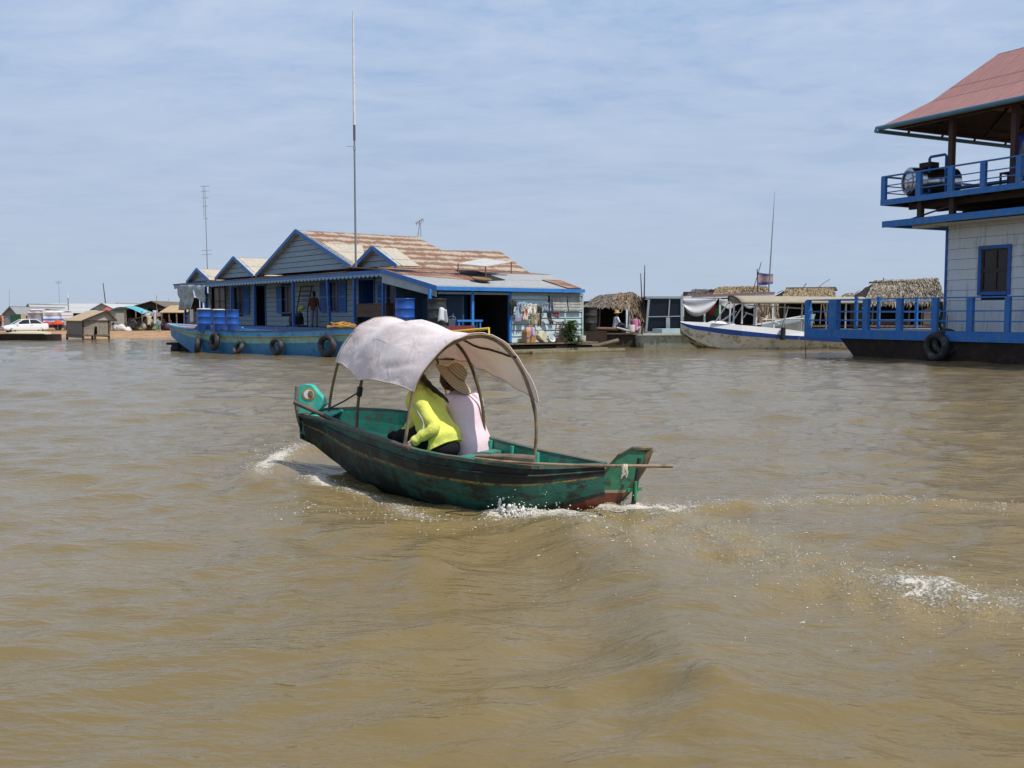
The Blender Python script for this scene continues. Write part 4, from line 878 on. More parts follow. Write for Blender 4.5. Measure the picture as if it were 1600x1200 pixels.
# --- things around the house
def put(o_,F=HF): return tuple(F.wor(o_))
def drum(px0,px1,pyt,pyb,Y,m,label,group=None,name='oil_drum',lid=None):
    c=at((px0+px1)/2,pyb,Y); r_=(px1-px0)/2/FPX*Y; h=(pyb-pyt)/FPX*Y; e=thing(name,label,'drum',tuple(c),group=group); k=MB()
    pr=[(r_*.97,0),(r_,.02*h),(r_,.32*h),(r_*1.035,.335*h),(r_*1.035,.35*h),(r_,.365*h),(r_,.63*h),(r_*1.035,.645*h),(r_*1.035,.66*h),(r_,.675*h),(r_,.965*h),(r_*1.04,.975*h),(r_*1.04,h),(r_*.95,h),(r_*.94,.97*h),(0.01,.97*h)]
    k.lathe([(.01,0)]+pr,28); k.build('barrel',m,e)
    if lid: q=MB(); q.lathe([(r_*1.05,h*.985),(r_*1.06,h*1.0),(r_*.8,h*1.03),(.01,h*1.035)],24); q.build('lid',lid,e)
    return e,c,r_,h
LIDM=mat('pale_lid',(.55,.55,.45),.7,.15,5)
drum(308.5,330,483,517,47.2,DRUMB,'blue steel drum with pale lid, nearest the pink bow deck',name='oil_drum',lid=LIDM)
drum(332.5,352,484,517,46.6,DRUMB,'blue steel drum with pale lid, between two other blue drums on the boat',lid=LIDM)
drum(354.5,373.5,484,517,45.9,DRUMB,'open blue steel drum beside the verandah post, right of the other bow drums')
drum(618,648,466.5,511,43.2,DRUMB,'blue plastic drum standing right behind the top of the pale canopy')
drum(668,697.5,467,513,42.4,DRUMK,'black steel drum holding white washing at the house corner')
# white washing on the black drum
k=MB(); c=at(692,482,41.9); k.grid(lambda u,v: Vector(((u-.5)*.30*(1+.4*v),-.02-.04*math.sin(u*7),-v*.55+.05*math.sin(u*5))),8,8,solid if False else 0); tag(k.build('washed_cloth',mat('white_cloth',(.78,.78,.78),.9,.05),solid=.02,loc=c),'small white cloth hanging on the side of the black drum','cloth')
k=MB(); c=at(706.5,511,41.6); k.lathe([(.01,0),(.13,0),(.16,.32),(.17,.33),(.15,.33),(.12,.03),(.01,.03)],20,m=0); e=thing('bucket','grey plastic bucket on the blue bench beside the black drum','bucket',tuple(c)); k.build('pail',mat('grey_plastic',(.28,.36,.43),.5),e); k=MB(); k.tube([(.16*math.cos(a),0,.33+.12*math.sin(a)) for a in [math.pi*i/12 for i in range(13)]],.008,5); k.tube([(.02,0,.1),(.05,.02,.55)],.012,6); k.build('handle',STEEL,e)
e=thing('bench','bright blue wooden bench behind the yellow rail','bench',tuple(at(728,513,42)),HF.a+math.pi/2); k=MB(); k.box(-.55,.75,-.18,.18,.28,.36); k.build('seat',MATS['bright_blue_paint'],e)
for x in (-.45,.65):
    for y in (-.12,.12): k=MB(); k.box(x-.03,x+.03,y-.03,y+.03,0,.28); k.build('leg',MATS['bright_blue_paint'],e)
# --- laundry on the end wall
lx_=wx+.32; L0=HF.X(812,474,lx_); L1=HF.X(858,473,lx_)
cl=MB(); pts=[L0.lerp(L1,i/16)-Vector((0,0,.12*math.sin(math.pi*i/16))) for i in range(17)]; o=HF.wor(L0)
cl.tube([HF.wor(p)-o for p in pts],.010,5); tag(cl.build('clothes_line',mat('rope',(.35,.3,.24),.9),loc=o),'sagging clothes line strung along the pale blue end wall','line')
def garment(px0,px1,py0,py1,m,label,kind='shirt',name='hung_shirt',legs=False,sl=0):
    A=HF.X(px0,py0,lx_); B=HF.X(px1,py1,lx_); o=HF.wor(((A.x),(A.y+B.y)/2,A.z)); w_=(B.y-A.y)/2; h=A.z-B.z; b=MB(); sd=R.random()*9
    def fn(u0,u1,v0,v1,taper=1.0):
        def f(u,v):
            U=u0+(u1-u0)*u; V=v0+(v1-v0)*v; s_=1-(1-taper)*V
            y=U*w_*s_; return HF.ex*(.05*math.sin(U*6+sd)+.03*math.sin(V*7+sd))+HF.ey*(y+sl*V)+Vector((0,0,-V*h+.03*math.sin(U*4+sd)))
        return f
    if legs: b.grid(fn(-1,1,0,.35),10,5); b.grid(fn(-1,-.08,.33,1,.85),6,8); b.grid(fn(.08,1,.33,.95,.85),6,8)
    else:
        b.grid(fn(-1,1,0,1,.92),12,10)
        b.grid(fn(-1.6,-.9,.05,.42),5,5); b.grid(fn(.9,1.6,.04,.38),5,5)
    return tag(b.build(name,m,solid=.012,loc=o),label,kind,'washing on the clothes line')
def stripem(name,a,b_,n,ax=0):
    m=bpy.data.materials.new(name); m.use_nodes=True; t=m.node_tree; b=t.nodes['Principled BSDF']; b.inputs['Roughness'].default_value=.9; tc=N(t,'ShaderNodeTexCoord'); s=N(t,'ShaderNodeSeparateXYZ'); t.links.new(tc.outputs['Generated'],s.inputs[0])
    f=mth(t,'GREATER_THAN',mth(t,'SINE',mth(t,'MULTIPLY',s.outputs[ax],n*6.283)),0); t.links.new(mixc(t,f,a,b_),b.inputs['Base Color']); return m
garment(807,817,474,505,cloth('grey_blue_cloth',(.34,.40,.50)),'grey blue trousers hanging leftmost on the clothes line','trousers','hung_trousers',True,-.15)
garment(813,821,472,488,cloth('sky_cloth',(.30,.47,.58)),'small sky blue shirt at the left of the clothes line','shirt')
garment(815.5,824,477,501,stripem('red_white_stripe',(.62,.20,.13),(.70,.62,.55),4,1),'red and white striped shirt on the clothes line','shirt')
garment(824,836,475,492,cloth('bright_white_cloth',(.80,.80,.80)),'bright white shirt in the middle of the clothes line','shirt')
garment(829,836,481,509,cloth('khaki_cloth',(.42,.36,.22)),'khaki trousers hanging below the white shirt','trousers','hung_trousers',True)
garment(837,846,479,510,stripem('brown_band',(.055,.04,.035),(.48,.40,.27),2,1),'brown and tan trousers on the clothes line','trousers','hung_trousers',True)
garment(848,856,474,488,cloth('checked_blue',(.28,.36,.46)),'pale blue shirt tied at the right end of the clothes line','shirt')
garment(852,859,484,506,cloth('slate_cloth',(.09,.12,.16)),'slate blue trousers with spread leg at the right of the clothes line','trousers','hung_trousers',True,.22)
garment(866,872,487,496,cloth('wine_cloth',(.30,.10,.12)),'small dark red cloth hanging under the flap shutters','cloth','hung_cloth')
garment(797,804,468,492,cloth('olive_dark',(.06,.065,.05)),'dark olive clothes hanging beside the blue doorway post','shirt')
# jerrycans, tub, stand and plant on the side platform
def hP(px,py):
    p=HF.X(px,py,wx+.42); p.z=.5; return HF.wor(p)
def can_(px,py,s,m,label,tilt=0,rz=0):
    e=thing('jerrycan',label,'jerrycan',tuple(hP(px,py)),HF.a+rz); k=MB(); 
    k.hexa([(-.20,-.26,0),(.20,-.26,0),(.20,.26,0),(-.20,.26,0)],[(-.20,-.26,.52),(.20,-.26,.52),(.20,.26,.52),(-.20,.26,.52)]); k.hexa([(-.20,-.26,.52),(.20,-.26,.52),(.20,.26,.52),(-.20,.26,.52)],[(-.10,-.14,.66),(.10,-.14,.66),(.10,.10,.66),(-.10,.10,.66)])
    k.xf(Matrix.Rotation(tilt,4,'X')@Matrix.Scale(s,4)); 
    if tilt: k.xf(Matrix.Translation((0,0,.22*s)))
    k.build('body',m,e,bevel=.035)
    k=MB(); k.tube([(0,.03,.64),(0,.05,.76),(0,.20,.74),(0,.24,.60)],.03,8); k.tube([(0,-.10,.65),(0,-.10,.72)],.05,10); k.xf(Matrix.Rotation(tilt,4,'X')@Matrix.Scale(s,4)); 
    if tilt: k.xf(Matrix.Translation((0,0,.22*s)))
    k.build('handle',m,e); return e
can_(826,534,1.05,mat('orange_plastic',(.50,.24,.07),.5,.15,4,wear=(.4,.28,.16)),'large orange jerrycan draped with a lavender cloth on the side platform')
k=MB(); c=hP(828,534)+Vector((0,-.05,.72)); k.grid(lambda u,v: Vector(((u-.5)*.42,-.05-.22*v-.05*math.sin(u*9),-.45*v*v-.05*math.sin(u*6)*v)),10,8); tag(k.build('lavender_cloth',cloth('lavender',(.48,.36,.62)),solid=.012,loc=c),'lavender cloth draped over the orange jerrycan','cloth')
can_(850,534,.85,mat('cream_plastic',(.58,.55,.38),.5,.1,4),'cream plastic jerrycan tipped over on the side platform',1.1,.3)
k=MB(); k.lathe([(.01,0),(.15,0),(.19,.2),(.17,.2),(.13,.02),(.01,.02)],18,ax=(.4,-.5,.3)); tag(k.build('wash_bowl',mat('white_plastic',(.66,.68,.70),.4),loc=hP(859,535)+Vector((0,0,.12))),'small white bowl lying beside the cream jerrycan','bowl')
e=thing('stove_stand','rusty iron stand with dark box hanging over the platform edge','stand',tuple(HF.wor(HF.Z(874,548,.1))),HF.a)
k=MB(); k.box(-.15,.2,-.38,.38,-.02,.62); k.build('box',mat('rust_dark',(.05,.03,.024),.8,.3,5),e,bevel=.02)
k=MB(); rr=mat('rust_bar_red',(.24,.10,.07),.7,.2,6)
for a,b in (((0,-.3,.6),(0,-.18,1.35)),((0,.3,.6),(0,.15,1.35)),((0,-.2,1.35),(0,.18,1.35)),((0,-.28,.85),(0,.28,.85)),((0,-.25,1.05),(0,.22,1.1)),((.1,-.1,1.3),(.1,-.9,1.55))): k.tube([a,b],.025,6)
k.build('frame',rr,e)
def bush(name,c,rx,rz,nn,m,label,cat='plant',ls=.09,seed=1):
    e=thing(name,label,cat,tuple(c)); rs=random.Random(seed); b=MB(); s=MB()
    for i in range(nn):
        a=rs.uniform(0,6.28); q=abs(rs.gauss(0,.45)); z=rs.random()**.9*rz; r_=rx*min(1,q)*(1-.45*z/rz); p=Vector((r_*math.cos(a),r_*math.sin(a),z)); d=Vector((math.cos(a),math.sin(a),rs.uniform(-.3,.9))).normalized(); l=ls*rs.uniform(.6,1.5); w_=d.cross(Vector((0,0,1))).normalized()*l*.38; tip=p+d*l
        b.add([p,p+d*l*.45+w_,tip-Vector((0,0,l*.15)),p+d*l*.45-w_],[(0,1,2,3)])
    for i in range(9):
        a=rs.uniform(0,6.28); q=rs.uniform(.2,.9)*rx; s.tube([(0,0,-.05),(q*.4*math.cos(a),q*.4*math.sin(a),rz*.5),(q*math.cos(a),q*math.sin(a),rz*rs.uniform(.7,1.2))],.012,5)
    s.build('stem',mat('green_stem',(.09,.12,.04),.8),e); b.build('foliage',m,e); return e
LEAF=mat('leaf_green',(.085,.155,.035),.55,.3,5,rand=.45,trans=.25)
bush('potted_plant',hP(893,538)+Vector((0,-.1,0)),.70,1.0,900,LEAF,'leafy green plant growing on the platform below the flap shutters',ls=.15)
k=MB(); k.lathe([(.01,0),(.2,0),(.2,.03),(.2,.3),(.18,.3),(.01,.28)],16); tag(k.build('flower_tub',mat('tub_plastic',(.32,.32,.26),.7),loc=hP(909,537)),'small grey tub at the right corner of the side platform','tub')
# basket on the roof
p,nA=on_annex(752,440); k=MB(); k.lathe([(.01,.02),(.25,.0),(.42,.10),(.50,.16),(.46,.16),(.38,.11),(.22,.04),(.01,.05)],24,ax=tuple(Vector((nA.x,nA.y,nA.z)))); tag(k.build('drying_basket',mat('basket_weave',(.22,.13,.07),.8,.3,12),loc=HF.wor(p),rz=HF.a),'shallow round brown basket drying on the grey tin roof','basket')
# --- verandah clutter
k=MB(); o=hY(583,486,.9); k.box(-1.6,1.6,-.2,.2,-.30,.32); k.box(-1.65,1.65,-.23,.23,.32,.37); k.box(-1.6,1.6,-.22,-.2,-.02,.02)
e=thing('wall_cabinet','low brown plank cabinet on the verandah beside the blue door','cabinet',put(o),HF.a); k.build('body',mat('brown_planks',(.14,.09,.06),.8,.3,4,st=(1,1,5),bump=.3),e)
for x in (-1.4,1.4): k=MB(); k.box(x-.05,x+.05,-.15,.15,FZ-o.z,-.3); k.build('leg',WOODD,e)
lw=hY(477,470,1.85)
e=thing('drying_rack','slatted dark rack leaning on the blue wall behind the standing person','rack',put((lw.x,1.55,FZ)),HF.a); k=MB()
for x in (-.5,.9): k.beam((x,0,1.0),(x,.3,2.35),.05,.05)
for i in range(6): q=i/5; k.beam((-.5,.02+.28*q,1.05+1.25*q),(.9,.02+.28*q,1.05+1.25*q),.04,.04)
k.beam((-.5,0,0),(-.5,0,1),.05,.05); k.beam((.9,0,0),(.9,0,1),.05,.05); k.build('slats',WOODD,e)
def tarp(name,pts,m,label,cat='tarpaulin',nu=16,nv=14,amp=.10,seed=0):
    a,b,c,d=[Vector(p) for p in pts]; o=a.copy(); n=(b-a).cross(d-a).normalized(); mb=MB()
    def f(u,v):
        p=a.lerp(b,u).lerp(d.lerp(c,u),v); return p-o+n*amp*(mnoise.noise(Vector((u*4+seed,v*2.2,seed)))+.7*math.sin(u*13+3*v+seed)*.4)-Vector((0,0,.25*amp*math.sin(math.pi*u)*v))
    mb.grid(f,nu,nv); return tag(mb.build(name,m,solid=.008,loc=o),label,cat)
q=lambda px,py,y=-.12: HF.wor(hY(px,py,y))
TARP=mat('grey_tarp',(.40,.45,.47),.7,.15,2.5,wear=(.25,.29,.31),wamt=.4,bump=.3,bscale=4)
tarp('hanging_tarpaulin',[q(276,446),q(303,445),q(299,482),q(279,484)],TARP,'grey tarpaulin hanging at the far left corner of the blue house',amp=.25)
tarp('torn_tarpaulin',[q(302,446),q(321,446),q(320,474),q(305,463)],TARP,'shorter torn grey tarpaulin hanging beside the leftmost house post',amp=.16,seed=4)
e=thing('side_cart','blue and brown wooden vending stand on the left end of the verandah','stand',tuple(HF.wor(hY(303,509,.3))),HF.a); zt=hY(303,463,.3).z-FZ
for x in (-1.6,1.5):
    k=MB(); k.box(x-.06,x+.06,-.06,.06,0,1.9); k.build('post',BLUED,e)
k=MB(); k.box(-1.7,1.6,-.1,.1,.25,.33); k.box(-1.7,1.6,-.1,.1,.62,.70); k.build('rail',BLUED,e); k=MB(); k.box(-.8,.3,-.05,.3,.95,1.9); k.build('cupboard',mat('brown_planks',None) if False else MATS['brown_planks'],e)
k=MB(); k.grid(lambda u,v: Vector((.25+u*.55,-.16-.06*math.sin(u*6),.95-v*.9)),6,6); tag(k.build('white_towel',cloth('towel',(.66,.68,.68)),solid=.012,loc=tuple(HF.wor(hY(299,505,.1))),rz=HF.a),'pale towel hanging from the vending stand behind the drums','towel')
k=MB(); k.ball((0,0,0),(.45,.2,.7),14,10,jit=.25,seed=2); tag(k.build('wrapped_bundle',TARP,loc=HF.wor(hY(325,475,.35)),rz=HF.a),'grey wrapped bundle behind the blue drums by the leftmost post','bundle')
# --- masts on the house
def mast(name,px0,py0,px1,py1,Y,label,r0=.03,r1=.012,extra=None,m=None,cat='mast'):
    a=at(px0,py0,Y); b=at(px1,py1,Y); e=thing(name,label,cat,tuple(a)); k=MB(); k.tube([a-a,(b-a)*.35,(b-a)*.7,b-a],[r0,r0*.85,(r0+r1)/2,r1],8); k.build('pole',m or STEEL,e)
    if extra: extra(e,b-a)
    return e
def radio(e,d):
    k=MB(); k.tube([d*.50,d*.56],.055,8); k.tube([d*.66,d*.675],.045,8); k.tube([d*.86,d*.87],.03,8); k.build('joint_sleeve',mat('mast_dark',(.10,.10,.10),.5),e)
    k=MB(); k.tube([d*.475+Vector((-.35,0,.02)),d*.475+Vector((.06,0,0))],.012,5); k.tube([d*.46,d*.475],.06,8); k.build('bracket',STEEL,e)
    k=MB(); k.tube([d*.56,d*.995],[.060,.034],8); k.build('whip',mat('white_whip',(.74,.74,.74),.4),e)
mast('radio_mast',556,417,551.5,18,46.4,'very tall white topped radio mast rising from the blue house roof',.05,.014,radio,mat('mast_grey',(.22,.23,.24),.45,.1,3))
def yagi(e,d):
    k=MB()
    for t,l in ((.99,.25),(.93,.22),(.85,.2),(.75,.16),(.6,.12),(.22,.3),(.17,.3)): k.tube([d*t+Vector((-l,0,0)),d*t+Vector((l,0,.03))],.014,5)
    k.tube([d*.62+Vector((-.1,0,0)),d*.99+Vector((-.1,0,0))],.014,5); k.build('element',STEEL,e)
mast('antenna_mast',324,420,320,290,57,'thin antenna mast with short cross elements behind the leftmost gable',.03,.015,yagi)
def tvant(e,d):
    k=MB(); k.tube([d*.95+Vector((-.25,0,-.1)),d*1.0+Vector((.2,0,.15))],.03,6)
    for i in range(5): q=d*.95+Vector((-.2+.1*i,0,-.08+.05*i)); k.tube([q+Vector((0,-.25,.1)),q+Vector((0,.25,-.1))],.015,5)
    k.tube([Vector((.18,0,0)),d*.9+Vector((.06,0,0))],.022,6); k.build('element',STEEL,e)
mast('antenna_mast',653,370,656,346,60,'short leaning television antenna on the rear ridge of the rusty roof',.03,.02,tvant)
# --- blue painted boat moored along the verandah
BF=Frame(tuple(atz(300,551).xy)+(0,),math.atan2(-.554,.833)); e=thing('moored_boat','long blue and green striped wooden boat moored along the verandah','boat',tuple(BF.o),BF.a)
def bz(px,py): return BF.Y(px,py,0)
ST=[-2.8,-2.1,-1.3,-.5,.3,1.2,2.5,4,6,8,10,12,14,16]; xe=BF.Y(690,540,0).x; ST=[s for s in ST if s<xe-.8]+[xe]
def cv(tab,s):
    P=[(bz(px,py).x if px>307 else -2.8+(px-265)/42*(bz(307,514).x+2.8),bz(px,py).z) for px,py in tab]
    if s<=P[0][0]: return P[0][1]
    for (a,b),(c,d) in zip(P[:-1],P[1:]):
        if s<=c: return b+(d-b)*(s-a)/(c-a)
    return P[-1][1]+(P[-1][1]-P[-2][1])/(P[-1][0]-P[-2][0])*(s-P[-1][0])*.4
TOP=[(265,507.5),(290,513),(307,514),(340,516.5),(400,518),(480,516),(579,511)]; YL=[(265,508.5),(290,518.5),(320,523.5),(360,526.5),(400,527.5),(480,526),(561,522)]; GR=[(265,509.5),(290,523),(320,531.5),(360,535.5),(400,537),(480,536),(561,532)]
HWd=1.45
rows=[]
for s in ST:
    t=min(1,max(0,(s+2.8)/4.2)); tail=max(0,(s-(xe-2.5))/2.5); w_=HWd*(1-(1-t)**2.2)*(1-.35*tail**2)+.02; off=(HWd-w_)*.62; zt,zy,zg=cv(TOP,s),cv(YL,s),cv(GR,s)
    if s>=.30-.01: ztt=zt
    kb=-.35+1.05*max(0,1-(s+2.8)/3.2)**1.2 if s<.35 else -.35; zw=min(zg-.02,kb+.1) if s<.3 else 0.0
    fl_=.0 if s<-1 else .10
    rows.append((s,off,w_,zt,zy,zg,kb,tail))
hb=MB()
for sg in (0,1):
    Y_=lambda r,d: (r[1]+d*1.0) if not sg else (r[1]+2*r[2]-d)
    for a,b in zip(rows[:-1],rows[1:]):
        def pt(r,k): return [(r[0],Y_(r,-.06),r[3]),(r[0],Y_(r,-.05),r[4]+.035),(r[0],Y_(r,-.075),r[4]-.005),(r[0],Y_(r,-.03),r[4]-.03),(r[0],Y_(r,0),r[5]),(r[0]+.12,Y_(r,.25*min(1,r[2])),r[6]*.5 if r[6]<0 else r[6]+.05),(r[0]+.2,Y_(r,.5*min(1,r[2])),r[6])][k]
        for k,m in enumerate((0,1,1,2,3,3)):
            q=[pt(a,k),pt(b,k),pt(b,k+1),pt(a,k+1)]
            hb.add(q if sg else q[::-1],[(0,1,2,3)],4 if (m in(3,2) and b[7]>.25) else m)
r=rows[-1]; hb.add([(r[0],r[1],r[3]),(r[0],r[1]+2*r[2],r[3]),(r[0]+.2,r[1]+2*r[2]-.4,r[6]),(r[0]+.2,r[1]+.4,r[6])],[(0,1,2,3)],4)
BB=mat('sea_blue_paint',(.10,.36,.66),.5,.12,2.5,wear=(.05,.17,.33),wamt=.28); 
hb.build('hull',[BB,mat('yellow_band',(.36,.27,.09),.6,.2,5),mat('pale_green_band',(.30,.50,.39),.55,.12,3,wear=(.2,.38,.3)),mat('hull_blue',(.075,.27,.52),.5,.12,2,wear=(.05,.16,.30),wamt=.28),mat('maroon_hull',(.16,.03,.035),.6,.2,3)],e)
dk=MB()
for a,b in zip(rows[:-1],rows[1:]):
    m=1 if b[0]<=.31 else 0; dz=.02 if m else .28
    dk.add([(a[0],a[1]-.04,a[3]-dz),(b[0],b[1]-.04,b[3]-dz),(b[0],b[1]+2*b[2]+.04,b[3]-dz),(a[0],a[1]+2*a[2]+.04,a[3]-dz)],[(0,1,2,3)],m)
dk.build('deck',[mat('boat_deck',(.17,.16,.15),.8,.2,4),mat('pink_deck',(.46,.17,.20),.6,.12,3,wear=(.36,.2,.22))],e)
k=MB(); 
for a,b in zip(rows[:5],rows[1:6]):
    if b[0]<=.31:
        for yy in (lambda r:r[1]-.06,lambda r:r[1]+2*r[2]+.06): k.beam((a[0],yy(a),a[3]+.03),(b[0],yy(b),b[3]+.03),.12,.07)
k.build('bow_rail',mat('light_blue_paint',(.28,.50,.68),.5,.08,3),e)
k=MB(); z=cv(TOP,bz(309,514).x); k.box(.25,.32,rows[4][1],2*HWd-.1,z-.35,z+.12); k.build('bulkhead',BLUED,e)
bb=MB(); za=cv(TOP,.3)
for a,b in zip(rows[3:-1],rows[4:]): bb.beam((a[0],a[1]-.065,a[3]),(b[0],b[1]-.065,b[3]),.07,.05)
bb.build('cap_rail',mat('brown_cap',(.13,.12,.12),.7,.3,5),e)
k=MB(); A=BF.Y(699,519,.4); B=BF.Y(764,513.5,.4); k.tube([A-Vector((2.2,0,-.0)),A,B,B-Vector((0,0,.55))],.055,8); k.build('stern_rail',mat('bright_yellow_paint',(.62,.42,.03),.5,.1,4),e)
# drive frame under the bow
d=thing('drive_frame','black iron propeller frame under the raised end of the striped boat','machinery',tuple(atz(285,548))); k=MB()
for x0,x1,z0,z1 in ((-.45,.75,.0,.30),(-.7,-.1,.30,.42)): k.box(x0,x1,-.3,.3,z0,z1)
for x in (-.05,.18,.45): k.tube([(x,0,.3),(x+.02,0,.95)],.075,8)
k.ball((-.2,-.25,.1),(.3,.2,.2),10,8,jit=.3); k.ball((.3,-.28,.08),(.3,.2,.2),10,8,jit=.3,seed=4); k.build('iron_frame',BLACK,d)
k=MB(); k.tube([(-.1,0,.85),(.5,0,.8)],.11,8); k.build('blue_boss',BLUED,d)
def tyre(px,py,Y,r_,ax,label,group,rope=.5,F=None):
    c=at(px,py,Y); e=thing('tyre',label,'tyre',tuple(c),group=group); k=MB(); k.torus((0,0,0),ax,r_*.745,r_*.255,32,12,sq=1.15)
    axv=Vector(ax).normalized()
    k.build('tread',TYRE,e)
    k=MB(); k.tube([(0,0,r_*.55),Vector((0,0,r_*1.02))-axv*0,Vector((0,0,r_+rope))+axv*.0],.018,6); k.build('rope',mat('dark_rope',(.10,.09,.075),.9),e); return e
GT='tyre fenders along the moored boat'
bn=tuple(-BF.ey)
for px,py,dY,r_,ax,l in ((309,539,-.25,.42,(-.95,-.2,.1),'worn tyre seen edge on at the bow of the striped boat'),(335,533.5,-.2,.44,(-.75,-.6,.15),'worn tyre hanging highest on the striped boat, below the first two drums'),
    (372,544,-.2,.36,(-.62,-.6,.5),'tilted tyre half sunk at the waterline, second right of the drums'),(432,541.5,-.2,.39,bn,'round tyre hanging flat in the middle of the striped hull'),(511,540.5,-.2,.50,bn,'largest tyre on the striped hull, nearest the canopy')):
    Y=BF.wor(BF.Y(px,py,-.28)).y; tyre(px,py,Y,r_,ax,l,GT)
# things on the boat deck
k=MB(); c=BF.wor(BF.Y(533,511,.9))+Vector((0,0,.02))
for i in range(5):
    k.tube([(.62*math.cos(a)*(1-.1*i)+.1*math.sin(i),.35*math.sin(a),.04*i+.03*math.sin(a*3+i)) for a in [6.283*j/24 for j in range(25)]],.022,5)
tag(k.build('rope_coil',mat('orange_rope',(.60,.32,.05),.8,.25,9),loc=c),'loose coil of orange yellow rope on the striped boat gunwale','rope')
e=thing('hand_tractor','dark engine with yellow green cover on the deck beside the standing person','engine',tuple(HF.wor((hY(466,505,.9).x,.9,FZ))),HF.a); k=MB(); k.box(-.5,.2,-.25,.25,.12,.55); k.lathe([(.01,-.1),(.3,-.1),(.3,.1),(.01,.1)],18,(-.1,-.3,.35),(0,1,0)); k.ball((.1,0,.65),(.35,.2,.2),10,8,jit=.2); k.build('engine_block',BLACK,e)
k=MB(); k.tube([(-.1,0,.6),(.4,-.1,.95),(.85,-.1,1.15)],.05,6); k.ball((.65,-.1,1.05),(.32,.14,.12),10,8,jit=.3); k.build('cover',mat('lime_cover',(.36,.40,.05),.7),e)
k=MB(); k.box(-.9,.6,-.3,.3,0,.1); k.build('skid',WOODD,e)
# small distant figures: standing or seated
def figure(c,h,face,top,low,label,hat=None,sit=False,hair=True,skin=SKIND,rs=0,long=False,legs=None):
    s=h/1.65; f=Vector((math.cos(face),math.sin(face),0)); r=Vector((f.y,-f.x,0)); U=Vector((0,0,1)); e=thing('person',label,'person',tuple(c))
    p=lambda x,y,z: r*x*s+f*y*s+U*z*s
    if not sit:
        J=dict(pel=p(0,0,.90),ch=p(0,.0,1.22),nk=p(0,-.01,1.40),hd=p(0,.02,1.54)); kn=.49; 
        for S,g in (('L',-1),('R',1)): J.update({S+'sh':p(g*.17,0,1.35),S+'el':p(g*.24,-.03+.04*rs,1.08),S+'wr':p(g*.21,.14+.1*rs,.92),S+'hp':p(g*.09,0,.86),S+'kn':p(g*.10,.03*g,.48),S+'an':p(g*.10,-.02+.04*g,.09),S+'to':p(g*.11,.12+.04*g,.03)})
    else:
        J=dict(pel=p(0,0,.12),ch=p(0,.06,.44),nk=p(0,.06,.62),hd=p(0,.10,.76))
        for S,g in (('L',-1),('R',1)): J.update({S+'sh':p(g*.17,.05,.57),S+'el':p(g*.24,.12,.32),S+'wr':p(g*.14,.32,.26),S+'hp':p(g*.09,.03,.10),S+'kn':p(g*.14,.42,.16),S+'an':p(g*.12,.44,-.24),S+'to':p(g*.12,.56,-.28)})
    body(e,J,f,s,skin,1,True)
    V=lambda q: Vector(J[q]); b=MB(); ax=(V('nk')-V('pel')).normalized()
    rg=lambda c_,w_,d_: (c_,r*w_*s,f*d_*s)
    loft(b,[rg(V('pel')-ax*.10*s,.175,.135),rg(V('pel').lerp(V('ch'),.4),.165,.125),rg(V('ch'),.185,.13),rg(V('ch').lerp(V('nk'),.6),.18,.105),rg(V('nk')-ax*.02*s,.07,.06)],16,fold=.006*s,seed=c[0])
    for S in 'LR': sleeve(b,[V(S+'sh'),V(S+'sh').lerp(V(S+'el'),.6),V(S+'el').lerp(V(S+'wr'),.2 if not long else .9)],[.07*s,.062*s,.055*s],n=8)
    b.build('shirt',top,e); b=MB()
    for S in 'LR': sleeve(b,[V('pel')+(V(S+'hp')-V('pel'))*.7,V(S+'hp'),V(S+'kn'),V(S+'an')],[.11*s,.105*s,.08*s,.065*s],n=8)
    b.build('trousers',low,e)
    if hair: b=MB(); b.ball(V('hd')+U*.022*s-f*.022*s,(.084*s,.095*s,.112*s),10,8); b.build('hair',HAIR,e)
    if hat: b=MB(); hc=V('hd')+U*.07*s; b.lathe([(.21*s,-.03*s),(.11*s,.005*s),(.105*s,.07*s),(.07*s,.11*s),(.005,.115*s)],16,hc,tuple(U-f*.12)); b.build('hat',hat,e,solid=.006)
    return e
STRAWP=mat('plain_straw',(.55,.38,.15),.85,.2,20)
c=HF.wor((hY(491,505,1.1).x,1.1,FZ)); figure(tuple(c),1.95,1.2,cloth('brown_shirt',(.085,.042,.03)),cloth('grey_trousers',(.20,.20,.25)),'person in brown shirt and grey trousers standing with back turned on the shaded verandah')
# ================================================================ right-hand floating building
RF=Frame((13.25,45.0,0),math.atan2(-.89,.457)); B=thing('floating_restaurant','two storey white boarded floating building with blue railings and red hip roof','building',tuple(RF.o),RF.a)
def rY(px,py,y=0): return RF.Y(px,py,y)
DZ=rY(1258,514.5).z; XE=15.5; DEP=8.2; RT=rY(1258,470).z
PW=mat('white_boards',(.60,.65,.68),.6,.05,2.5,wear=(.44,.47,.47),wamt=.26,wscale=1.6,st=(3,3,.45))
k=MB(); k.box(0,XE,0,DEP,DZ-.10,DZ,0); k.box(-.03,XE,-.05,0,DZ-.36,DZ+.02,1); k.box(-.05,-.002,-.04,DEP,DZ-.36,DZ+.02,1); k.build('deck',[mat('deck_boards',(.26,.23,.19),.8,.2,3,st=(6,1,1)),BLUE],B)
hx0=rY(1311,521).x; hx1=rY(1336,560).x; zt=DZ-.36
k=MB(); k.hexa([(hx1,.35,-.4),(XE,.35,-.4),(XE,DEP-.3,-.4),(hx1,DEP-.3,-.4)],[(hx0,.08,zt),(XE,.08,zt),(XE,DEP,zt),(hx0,DEP,zt)]); k.box(.55,hx0+.5,.1,DEP,zt,DZ-.11)
k.build('hull',mat('dark_hull',(.035,.022,.018),.75,.35,1.5,wear=(.06,.035,.025),wamt=.35,bump=.4),B)
